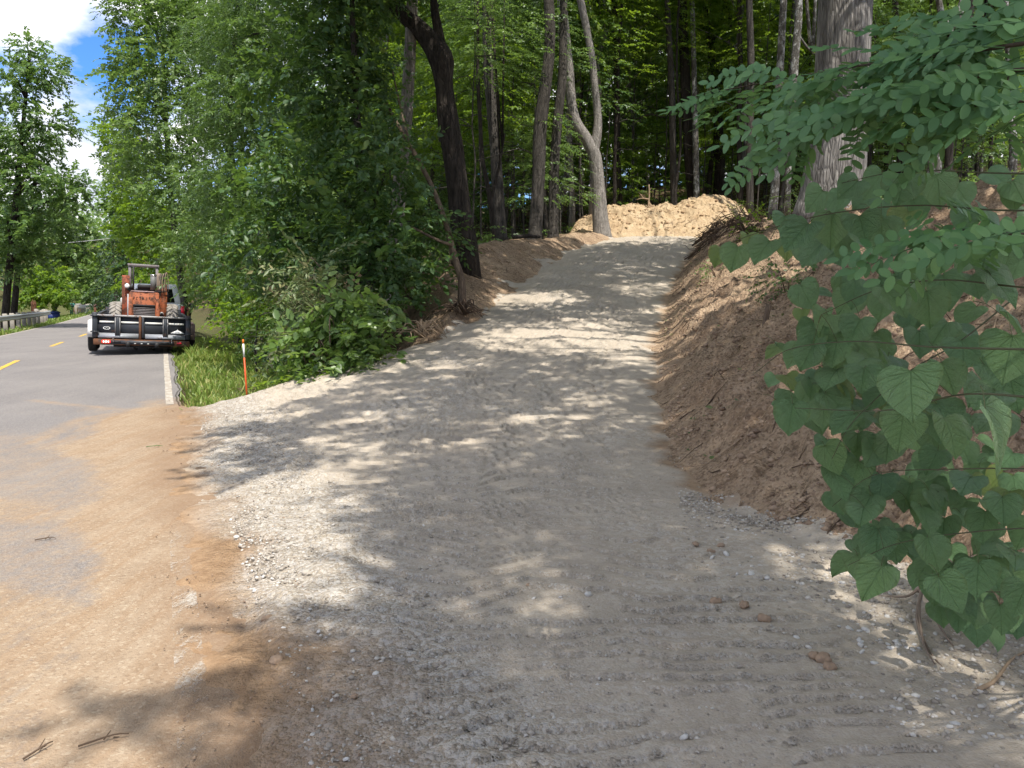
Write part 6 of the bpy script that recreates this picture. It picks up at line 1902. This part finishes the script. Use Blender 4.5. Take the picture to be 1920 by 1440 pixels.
# ------------------------------------------------------------------ grass
def grass(name, N, sf, tf, hmin, hmax, seed, dens=None, w=.006):
    r = np.random.default_rng(seed)
    s = sf[0] + (sf[1] - sf[0]) * r.random(N) ** 1.3; t = tf[0] + (tf[1] - tf[0]) * r.random(N)
    x, y = road_xy(s, t)
    ok = (fbm(x * 1.2, y * 1.2, seed, 3) + .25 * r.random(N) > .46)
    if dens is not None: ok &= dens(s, t, x, y, r)
    s, t, x, y = s[ok], t[ok], x[ok], y[ok]
    n = len(x); h = hmin + (hmax - hmin) * r.random(n) ** 1.6
    h *= .6 + .8 * vnoise(x * 1.4, y * 1.4, seed + 3)
    a = r.random(n) * 6.283; b_ = r.random(n) * 6.283; le = .25 + .7 * r.random(n)
    z = TB(x, y) - .01
    ww = w * (1 + y / 14.0)
    dx, dy = np.cos(a) * ww, np.sin(a) * ww
    bx, by = np.cos(b_) * le * h, np.sin(b_) * le * h
    V = np.stack([np.stack([x - dx, y - dy, z], 1), np.stack([x + dx, y + dy, z], 1), np.stack([x + bx * .35 + dx * .7, y + by * .35 + dy * .7, z + h * .6], 1), np.stack([x + bx * .35 - dx * .7, y + by * .35 - dy * .7, z + h * .6], 1), np.stack([x + bx, y + by, z + h * .92], 1)], 1).reshape(-1, 3)
    i = np.arange(n)[:, None] * 5
    obj(name, mesh(name, V, [i + np.array([[0, 1, 2, 3]]), i + np.array([[3, 2, 4]])], LEAF_GRASS), kind='stuff')
grass('grass', 42000, (8.4, 30), (.15, 3.4), .05, .17, 460, lambda s, t, x, y, r: (r.random(len(s)) < 1 - .8 * sstep(t, 2.2, 3.3)) & ((x < XL(y) - .15)) & (r.random(len(s)) < (.25 + .75 * sstep(t, .15, .6))))
grass('tall_grass', 5200, (9.3, 17), (1.3, 3.2), .15, .42, 463, lambda s, t, x, y, r: (x < XL(y) - .2), .007)
grass('tall_grass', 1500, (15.8, 18.2), (.5, 1.4), .15, .36, 468, None, .006)
grass('verge_grass', 9000, (20, 120), (-7.6, -6.3), .06, .22, 465, None, .012)
grass('verge_grass', 4000, (60, 100), (-11, -7.2), .06, .2, 466, None, .02)
# ------------------------------------------------------------------ redbud with heart shaped leaves, close on the right
def redbud_leaf_mat(name, a, b, edge):
    m = NT(name)
    tc = m.n('ShaderNodeTexCoord').outputs['Object']
    sx = m.n('ShaderNodeSeparateXYZ', Vector=tc)
    ax = m.math('ABSOLUTE', sx.outputs[0]); y = m.math('ADD', sx.outputs[1], .02)
    ang = m.math('ARCTAN2', ax, y)
    rr = m.math('SQRT', m.math('ADD', m.math('MULTIPLY', ax, ax), m.math('MULTIPLY', y, y)))
    def vein(k, w):
        d = m.math('MULTIPLY', m.math('ABSOLUTE', m.math('SUBTRACT', ang, k)), rr)
        return m.math('SUBTRACT', 1.0, m.math('DIVIDE', d, w), True)
    v = m.math('MAXIMUM', m.math('MAXIMUM', vein(0.0, .014), vein(.52, .012)), m.math('MAXIMUM', vein(1.05, .012), vein(1.6, .01)))
    sec = m.math('SUBTRACT', y, m.math('MULTIPLY', ax, .9))
    sw = m.math('PINGPONG', m.math('MULTIPLY', sec, 1.0), .085)
    sv = m.math('MULTIPLY', m.math('SUBTRACT', 1.0, m.math('DIVIDE', sw, .012), True), .55)
    v2 = m.math('MAXIMUM', v, sv)
    n = m.noise(tc, 5.0, 5, .6); n2 = m.noise(tc, 26.0, 4, .6)
    oi = m.n('ShaderNodeObjectInfo').outputs['Random']
    col = m.mix(m.ramp(oi, [(0.0, 0.0), (1.0, 1.0)]), a, b)
    oj = m.math('FRACT', m.math('MULTIPLY', oi, 9.7))
    col = m.mix(m.math('MULTIPLY', oj, .45), col, m.mix(1.0, col, (1.45, 1.2, .65), 'MULTIPLY'))
    col = m.mix(m.ramp(n, [(.35, 0.0), (.75, .5)]), col, tuple(c * 1.35 for c in b))
    col = m.mix(m.math('MULTIPLY', v2, .42), col, (.13, .20, .085))
    # a yellowish rim, and brown spots on some leaves
    rim = m.ramp(m.math('ADD', m.math('SUBTRACT', ax, m.math('MULTIPLY', y, -.12)), m.math('MULTIPLY', n, .12)), [(.54, 0.0), (.66, .8)])
    col = m.mix(rim, col, edge)
    spot = m.math('MULTIPLY', m.ramp(n2, [(.70, 0.0), (.75, 1.0)]), m.ramp(oi, [(.55, 0.0), (.8, .7)]))
    col = m.mix(spot, col, (.12, .10, .04))
    h = m.math('ADD', m.math('MULTIPLY', v2, -.6), m.math('MULTIPLY', n2, .35))
    sh = m.n('ShaderNodeMixShader')
    m.set(sh.inputs[0], .28)
    m.set(sh.inputs[1], m.bsdf(col, .37, .85, normal=m.bump(h, .7, .08)))
    m.set(sh.inputs[2], m.n('ShaderNodeBsdfTranslucent', Color=m.mix(.6, col, (.16, .30, .05))).outputs[0])
    return m.done(sh.outputs[0])
M_RB = redbud_leaf_mat('redbud_leaf', (.085, .195, .09), (.165, .295, .13), (.13, .20, .06))
M_RBY = redbud_leaf_mat('redbud_leaf_yellowing', (.13, .21, .055), (.17, .24, .06), (.30, .20, .05))

def heart_mesh(seed, mat):
    r = np.random.default_rng(seed)
    out = np.array([(0, 0), (.12, -.085), (.30, -.115), (.46, -.025), (.55, .16), (.545, .37), (.455, .57), (.29, .745), (.10, .885), (0, .97)])
    out[1:-1] *= 1 + r.normal(size=(8, 2)) * .010
    mid = np.array([0, .0, .05, .14, .26, .40, .55, .71, .85, .97])
    V = []; nrow = len(out); cols = [-1, -.66, -.33, 0, .33, .66, 1]
    curl = .16 + .30 * r.random(); fold = .14 + .30 * r.random(); tw = r.normal() * .16; ph = r.random() * 6
    for i in range(nrow):
        for c in cols:
            u = abs(c)
            x = out[i, 0] * u * np.sign(c); y = mid[i] + (out[i, 1] - mid[i]) * u ** 1.1
            z = fold * abs(x) - curl * max(y, 0) ** 1.6 - .22 * abs(x) ** 2.2 + .028 * math.sin(9 * y + ph + 4 * abs(x)) * u + tw * x * y + .02 * math.sin(14 * x + ph)
            V.append((x, y, z))
    V = np.array(V); nc = len(cols); Q = []
    for i in range(nrow - 1):
        for j in range(nc - 1): Q.append([i * nc + j, i * nc + j + 1, i * nc + nc + j + 1, i * nc + nc + j])
    return mesh('leaf', V, np.array(Q), mat, True)
HEART = [heart_mesh(800 + k, M_RB) for k in range(9)]
HEARTY = [heart_mesh(820 + k, M_RBY) for k in range(3)]

nr = np.random.default_rng(810)
LEAFLEN = .115
base = np.array([2.55, 3.0, 0.0]); base[2] = float(T0(base[0], base[1]))
redbud = thing('redbud_shrub', 'redbud shrub with big heart shaped leaves hanging over the gravel on the right', 'shrub', base)
from mathutils import Matrix
twigs = MB(); petioles = MB()
leafpos = []
def heart(px, py, size, tip=0.0, yel=False, d=None):
    """a leaf whose middle is seen at (px,py), about size pixels long; tip: degrees its point swings to the left"""
    size = size * .76
    d = d or LEAFLEN * FPX / size
    for _ in range(14):
        c = np.array([0, 0, CAM_H]) + ray(px, py) * d
        if c[2] > float(T0(c[0], c[1])) + .10: break
        d *= .94
    c = np.array([0, 0, CAM_H]) + ray(px, py) * d          # ray() has unit depth along the view
    L = .86 * size * d / FPX
    fl = float(np.clip((660 - py) / 260, 0, 1))          # leaves above eye level show their faces more steeply
    n = np.array([nr.normal() * .32 - .15, -.52 - .26 * fl + nr.normal() * .22, .82 - .24 * fl + nr.normal() * .2]); n /= np.linalg.norm(n)
    a = math.radians(tip + nr.normal() * 9)
    t = np.array([-math.sin(a), -.1, -math.cos(a)])
    t = t - n * np.dot(t, n); t /= np.linalg.norm(t)
    x = np.cross(t, n)
    o = obj('leaf', (HEARTY if yel else HEART)[nr.integers(0, 3 if yel else 9)], redbud)
    org = c - t * L * .46
    Mx = Matrix(((x[0], t[0], n[0], org[0] - base[0]), (x[1], t[1], n[1], org[1] - base[1]), (x[2], t[2], n[2], org[2] - base[2]), (0, 0, 0, 1)))
    s = L * (.92 + .16 * nr.random())
    o.matrix_local = Mx @ Matrix.Diagonal((s * (.92 + .14 * nr.random()), s, s, 1))
    if yel: o['label'] = 'small yellowing leaf'
    leafpos.append((org, t, L))
    return o
BR = [  # branches: (px, py, distance)
    [(2150, 380, 1.35), (1900, 395, 1.45), (1720, 385, 1.6), (1560, 400, 1.75), (1440, 430, 1.9), (1352, 462, 2.1)],
    [(2150, 330, 1.5), (1880, 325, 1.6), (1700, 320, 1.75), (1570, 345, 1.9)],
    [(2200, 560, 1.15), (1930, 540, 1.25), (1760, 525, 1.5), (1640, 545, 1.75), (1540, 590, 1.9)],
    [(2200, 660, .95), (1930, 655, 1.05), (1740, 650, 1.3), (1600, 640, 1.6), (1480, 655, 1.8), (1415, 700, 1.95)],
    [(2200, 760, 1.0), (1940, 745, 1.05), (1800, 740, 1.2), (1660, 770, 1.5), (1490, 765, 1.7)],
    [(2250, 900, 1.7), (1960, 880, 1.75), (1780, 880, 1.85), (1640, 890, 1.95), (1560, 950, 2.0)],
    [(2250, 1000, 1.8), (1960, 990, 1.8), (1800, 1000, 1.85), (1680, 1020, 1.9), (1590, 1060, 1.95)],
    [(2250, 1100, 1.8), (1980, 1100, 1.8), (1860, 1110, 1.85), (1770, 1100, 1.9)],
    [(1900, 560, 1.9), (1800, 640, 1.9), (1700, 700, 1.85), (1600, 790, 1.85), (1560, 860, 1.9)],
]
def rp(px, py, d):
    return np.array([0, 0, CAM_H]) + ray(px, py) * d
brpts = []
for b_ in BR:
    L = smooth_line([rp(q[0], q[1], q[2] * 1.22) for q in b_], 22)
    twigs.tube(L - base, np.linspace(.0028, .0010, 22), 6)
    brpts.append(L)
hub = [b_[0] for b_ in BR[:8]]
stem_top = np.array([2.35, 2.2, 1.45])
twigs.tube(smooth_line([base - [0, 0, .3], base + [-.02, -.1, .5], stem_top], 10) - base, np.linspace(.034, .02, 10), 9)
for b_ in BR[:8]:
    p = rp(b_[0][0], b_[0][1], b_[0][2] * 1.22)
    q = base + (stem_top - base) * float(np.clip((p[2] - base[2]) / 1.6, .25, 1))
    twigs.tube(smooth_line([q, (p + q) / 2 + [0, 0, .05], p], 8) - base, np.linspace(.009, .0038, 8), 6)
for a in [(1346, 480, 62, 25, True), (1376, 484, 88, 20), (1432, 462, 98, 12), (1496, 436, 108, 30), (1556, 430, 100, 5), (1618, 425, 112, -8), (1655, 432, 100, -12), (1592, 352, 95, 38), (1690, 352, 104, 18), (1762, 356, 98, -10), (1722, 345, 78, 10, True), (1806, 362, 82, -6),
          (1872, 330, 74, -20), (1532, 372, 76, 35), (1568, 382, 80, 28), (1640, 345, 84, 42), (1580, 455, 84, 2), (1470, 420, 74, 20), (1860, 400, 86, 8), (1905, 370, 80, -10), (1408, 452, 60, 5, True),
          (1502, 590, 44, -12, True), (1548, 604, 92, 18), (1588, 566, 84, 25), (1606, 545, 90, 12), (1652, 572, 96, 5), (1682, 562, 112, -22), (1742, 576, 104, -2), (1776, 540, 96, -18), (1822, 536, 64, -5, True), (1882, 532, 136, -10), (1908, 606, 118, -30), (1750, 486, 92, 12), (1700, 506, 84, 30), (1836, 470, 92, -8), (1898, 466, 98, 10),
          (1452, 655, 62, 48, True), (1492, 662, 86, 35), (1522, 640, 92, 22), (1576, 655, 92, 28), (1556, 706, 94, 2), (1618, 706, 102, 4), (1706, 724, 146, -4), (1782, 706, 112, 5), (1752, 772, 92, -15, True), (1788, 808, 114, 12), (1872, 818, 196, -6), (1850, 745, 132, 24), (1692, 802, 118, 4), (1482, 782, 98, 14), (1448, 712, 48, 30),
          (1596, 640, 84, 18), (1660, 655, 70, 0), (1726, 640, 94, 12), (1806, 660, 104, -8), (1892, 662, 136, 15), (1640, 745, 90, 18), (1524, 725, 76, 8), (1468, 760, 52, 30, True), (1580, 740, 84, 10), (1900, 735, 120, -14),
          (1602, 884, 90, 8), (1652, 906, 84, -6), (1548, 838, 70, 28), (1580, 862, 78, 16), (1622, 950, 88, 12), (1662, 1000, 80, -5), (1712, 1012, 84, -10), (1582, 1058, 84, 34), (1640, 1084, 108, 18), (1752, 1036, 100, -2), (1782, 1112, 116, -10), (1832, 1082, 104, 8), (1848, 998, 86, 10, False), (1882, 955, 94, -6), (1906, 1050, 112, 12), (1800, 1158, 82, 6), (1878, 1160, 96, -8), (1862, 1192, 74, 14), (1912, 1122, 104, 2), (1700, 925, 84, 4), (1760, 940, 88, -6), (1812, 905, 90, 14)]:
    heart(a[0], a[1], a[2], a[3], len(a) > 4 and a[4])
def fill(poly, n, s0, s1):
    xs = [p[0] for p in poly]; ys = [p[1] for p in poly]; k = 0
    while k < n:
        px = nr.uniform(min(xs), max(xs)); py = nr.uniform(min(ys), max(ys))
        if not inpoly(np.array([px]), np.array([py]), poly)[0]: continue
        heart(px, py, nr.uniform(s0, s1), nr.normal() * 26 + 5, nr.random() < .05); k += 1
fill([(1550, 810), (1640, 770), (1930, 830), (1930, 1215), (1850, 1195), (1745, 1150), (1715, 1075), (1600, 1075), (1590, 990), (1545, 900)], 126, 60, 92)
fill([(1470, 650), (1600, 600), (1930, 590), (1930, 830), (1560, 800), (1500, 760)], 42, 66, 100)
fill([(1640, 500), (1930, 440), (1930, 610), (1700, 600)], 18, 66, 96)
fill([(1450, 640), (1560, 620), (1640, 700), (1600, 800), (1480, 800)], 22, 60, 92)
fill([(1500, 540), (1700, 530), (1700, 620), (1520, 640)], 10, 62, 90)
fill([(1420, 420), (1700, 400), (1700, 470), (1480, 490)], 8, 70, 96)
fill([(1500, 420), (1700, 330), (1930, 350), (1930, 420), (1560, 450)], 14, 60, 84)
allb = np.concatenate(brpts)
for org, t, L in leafpos:
    q = allb[np.argmin(np.linalg.norm(allb - org, axis=1))]
    dv = q - org; dist = np.linalg.norm(dv)
    if dist > .10: q = org - t * L * .30 + dv / dist * .035 + np.array([0, .01, .0])
    petioles.tube(smooth_line([org + t * L * .02, (org + q) / 2 + [0, 0, .008], q], 5) - base, [.0010, .0009, .0009, .0010, .0012], 4, False)
petioles.build('petioles', plain('petiole_green', (.10, .12, .045), .5, .3), redbud, smooth=True, kind='stuff')
twigs.build('branch', plain('redbud_bark', (.080, .085, .048), .8, .2), redbud, smooth=True)
# bare roots washed out below it
mb = MB()
c0 = ground_pt(1748, 1100) ; c0[2] = float(T0(c0[0], c0[1])) + .10
mb.tube(smooth_line([ground_pt(1880, 1075, .1), c0 + [.08, .03, .03], c0, ground_pt(1722, 1128, .05)], 12) - base, np.linspace(.016, .012, 12), 7)
for pts in ([(1735, 1100, .10), (1722, 1150, .05), (1730, 1210, .02), (1752, 1250, .01)], [(1738, 1105, .09), (1745, 1160, .05), (1772, 1200, .02), (1790, 1215, .0)], [(1728, 1120, .06), (1700, 1130, .03), (1660, 1122, .01)], [(1740, 1110, .08), (1775, 1150, .05), (1815, 1180, .02), (1826, 1205, .0)], [(1732, 1115, .07), (1718, 1170, .03), (1742, 1225, .01), (1775, 1262, .0)]):
    mb.tube(smooth_line([ground_pt(*p[:2], p[2]) for p in pts], 10) - base, np.linspace(.009, .003, 10), 5)
mb.build('root', plain('bare_root', (.23, .175, .135), .85, .2, 0, .3), redbud, smooth=True)

# ------------------------------------------------------------------ locust branch with feathered leaves
OV8 = (np.array([(0, 0, 0), (.17, .10, .015), (.27, .38, .03), (.24, .72, .02), (.09, .96, -.02), (0, 1.0, -.025), (-.09, .96, -.02), (-.24, .72, .02), (-.27, .38, .03), (-.17, .10, .015), (0, .5, 0)]),
       np.array([[0, 1, 2, 10], [10, 2, 3, 4], [10, 4, 5, 6], [10, 6, 7, 8], [10, 8, 9, 0]]))
def compound(seed):
    r = np.random.default_rng(seed)
    Vs = []; Fs = []; n0 = 0
    npair = 7 + seed % 2
    bend = r.normal() * .12
    def at(u): return np.array([bend * u * u, u, -.16 * u * u])
    for i in range(npair):
        u = .2 + .76 * i / (npair - .5)
        for sg in (-1, 1):
            if r.random() < .05: continue
            a = math.radians(72 + r.normal() * 9 - 14 * u) * sg
            R = rotz(-a) @ roty(r.normal() * .18) @ rotx(-.10 + r.normal() * .16)
            s = (.155 + .03 * r.random()) * (1 - .25 * abs(u - .5))
            Vs.append(OV8[0] @ R.T * s + at(u + sg * .01)); Fs.append(OV8[1] + n0); n0 += len(OV8[0])
    R = rotz(r.normal() * .2); Vs.append(OV8[0] @ R.T * .15 + at(.99)); Fs.append(OV8[1] + n0); n0 += len(OV8[0])
    V, F = tube(np.array([at(u) for u in np.linspace(0, 1, 6)]), np.linspace(.007, .003, 6), 4, False)
    Vs.append(V); Fs.append(F[0] + n0)
    return mesh('leaf', np.concatenate(Vs), np.concatenate(Fs), LEAF_LOC, False)
LEAF_LOC = leaf_mat('locust_leaflet', [(0.0, (.058, .140, .064)), (.5, (.085, .185, .080)), (.90, (.12, .235, .09)), (.97, (.15, .22, .07)), (1.0, (.40, .25, .03))], trans=(.22, .40, .10), tf=.34, rough=.5, spec=.35)
CMP = [compound(840 + k) for k in range(8)]
lb = np.array([3.0, 2.4, float(T0(3.0, 2.4))])
locust = thing('locust_branch_tree', 'young locust tree whose feathered branch with oval leaflets reaches in from the upper right', 'tree', lb)
lr = np.random.default_rng(850)
LBR = [
    [(2200, 40, 1.35), (1930, 80, 1.4), (1760, 105, 1.6), (1600, 125, 1.85), (1460, 150, 2.1), (1320, 176, 2.3)],
    [(2200, 130, 1.3), (1920, 130, 1.4), (1740, 165, 1.6), (1580, 205, 1.8), (1440, 270, 2.0)],
    [(2200, -60, 1.4), (1930, 10, 1.5), (1800, 60, 1.65), (1700, 90, 1.8)],
    [(2200, 430, 1.3), (1930, 440, 1.35), (1820, 430, 1.5), (1740, 440, 1.6)],
    [(2200, 220, 1.3), (1950, 190, 1.35), (1850, 195, 1.5), (1770, 210, 1.6)],
]
wd = MB()
P = []
for k, b_ in enumerate(LBR):
    L = smooth_line([rp(*q) for q in b_], 30)
    wd.tube(L - lb, np.linspace(.005, .0014, 30), 6)
    P.append(L)
top = np.array([2.7, 1.8, 2.2])
wd.tube(smooth_line([lb - [0, 0, .3], lb + [0, -.1, .9], top, top + [.1, .1, 1.6]], 14) - lb, np.linspace(.045, .015, 14), 9)
for b_ in LBR:
    p = rp(*b_[0]); wd.tube(smooth_line([top + [0, 0, -.3], (top + p) / 2 + [0, 0, .1], p], 8) - lb, np.linspace(.010, .005, 8), 6)
wd.build('trunk', plain('locust_bark', (.06, .045, .032), .8, .2), locust, smooth=True)
def cleaf(o_, d_, scale, tilt):
    d_ = d_ / np.linalg.norm(d_)
    n = np.array([lr.normal() * .34 - .12, -.74 + lr.normal() * .28 + tilt, .62 + lr.normal() * .15]); n -= d_ * np.dot(n, d_); n /= np.linalg.norm(n)
    x = np.cross(d_, n)
    o = obj('leaf', CMP[lr.integers(0, 8)], locust)
    q = o_ - lb
    o.matrix_local = Matrix(((x[0], d_[0], n[0], q[0]), (x[1], d_[1], n[1], q[1]), (x[2], d_[2], n[2], q[2]), (0, 0, 0, 1))) @ Matrix.Diagonal((scale, scale, scale, 1))
for k, (L, n) in enumerate(zip(P, (46, 42, 30, 16, 18))):
    for q in range(n):
        u = .18 + .82 * (q + lr.random()) / n
        i = min(28, int(u * 29)); p = L[i]; tg = L[min(29, i + 1)] - L[max(0, i - 1)]; tg /= np.linalg.norm(tg)
        sg = 1 if q % 2 else -1
        side = np.cross(tg, [0, 0, 1.0]); side /= np.linalg.norm(side)
        d_ = tg * (.8 + .4 * lr.random()) + side * sg * (.5 + .5 * lr.random()) * .8 + np.array([0, 0, -.22 + .30 * lr.normal()])
        cleaf(p + lr.normal(size=3) * .012, d_, (.20 + .05 * lr.random()) * (1.0 if u < .9 else .7), 0)

# ------------------------------------------------------------------ tell the many trees of the wood apart by what stands beside them
def col_px(o):
    p = o.matrix_world.translation if o.parent else o.location
    dp = p[1] * math.cos(PITCH) - (p[2] - CAM_H) * math.sin(PITCH)
    return 960 + FPX * p[0] / max(dp, .1)
ANCH = [(760, 'leaning tan stem'), (868, 'dark kinked oak'), (930, 'straight grey tree'), (1005, 'leaning maple'), (1037, 'tree behind that maple'), (1120, 'forked pale tree'), (1161, 'dark tree behind the mound'), (1263, 'trunk at the mound dip'), (1300, 'blackish trunk'), (1345, 'high forking tree'), (1406, 'grey elm'), (1452, 'white blotched trunk'), (1490, 'grey blotched tree'), (1565, 'great oak'), (1684, 'dark slim tree'), (1758, 'pale forked maple'), (1896, 'slim tree at the edge')]
ORD = ['first', 'second', 'third', 'fourth', 'fifth', 'sixth', 'seventh', 'eighth', 'ninth', 'tenth', 'eleventh', 'twelfth', 'thirteenth', 'fourteenth', 'fifteenth', 'sixteenth', 'seventeenth', 'eighteenth', 'nineteenth', 'twentieth']
def spread_labels(name, word):
    bins = {}
    for o in COL.objects:
        if o.parent is None and o.name.split('.')[0] == name:
            c = col_px(o); i = sum(1 for a, _n in ANCH if a < c)
            bins.setdefault(i, []).append((c, o))
    for i, L in bins.items():
        L.sort(key=lambda q: q[0])
        for k, (c, o) in enumerate(L):
            kk = ORD[min(k, 19)]
            if i == 0: w = 'left of the ' + ANCH[0][1]
            elif i == len(ANCH): w = 'right of the ' + ANCH[-1][1]
            else: w = 'between ' + ANCH[i - 1][1] + ' and ' + ANCH[i][1]
            o['label'] = kk + ' ' + word + ' ' + w
spread_labels('forest_tree', 'far slim trunk')
spread_labels('understory_maple', 'leafy sapling')
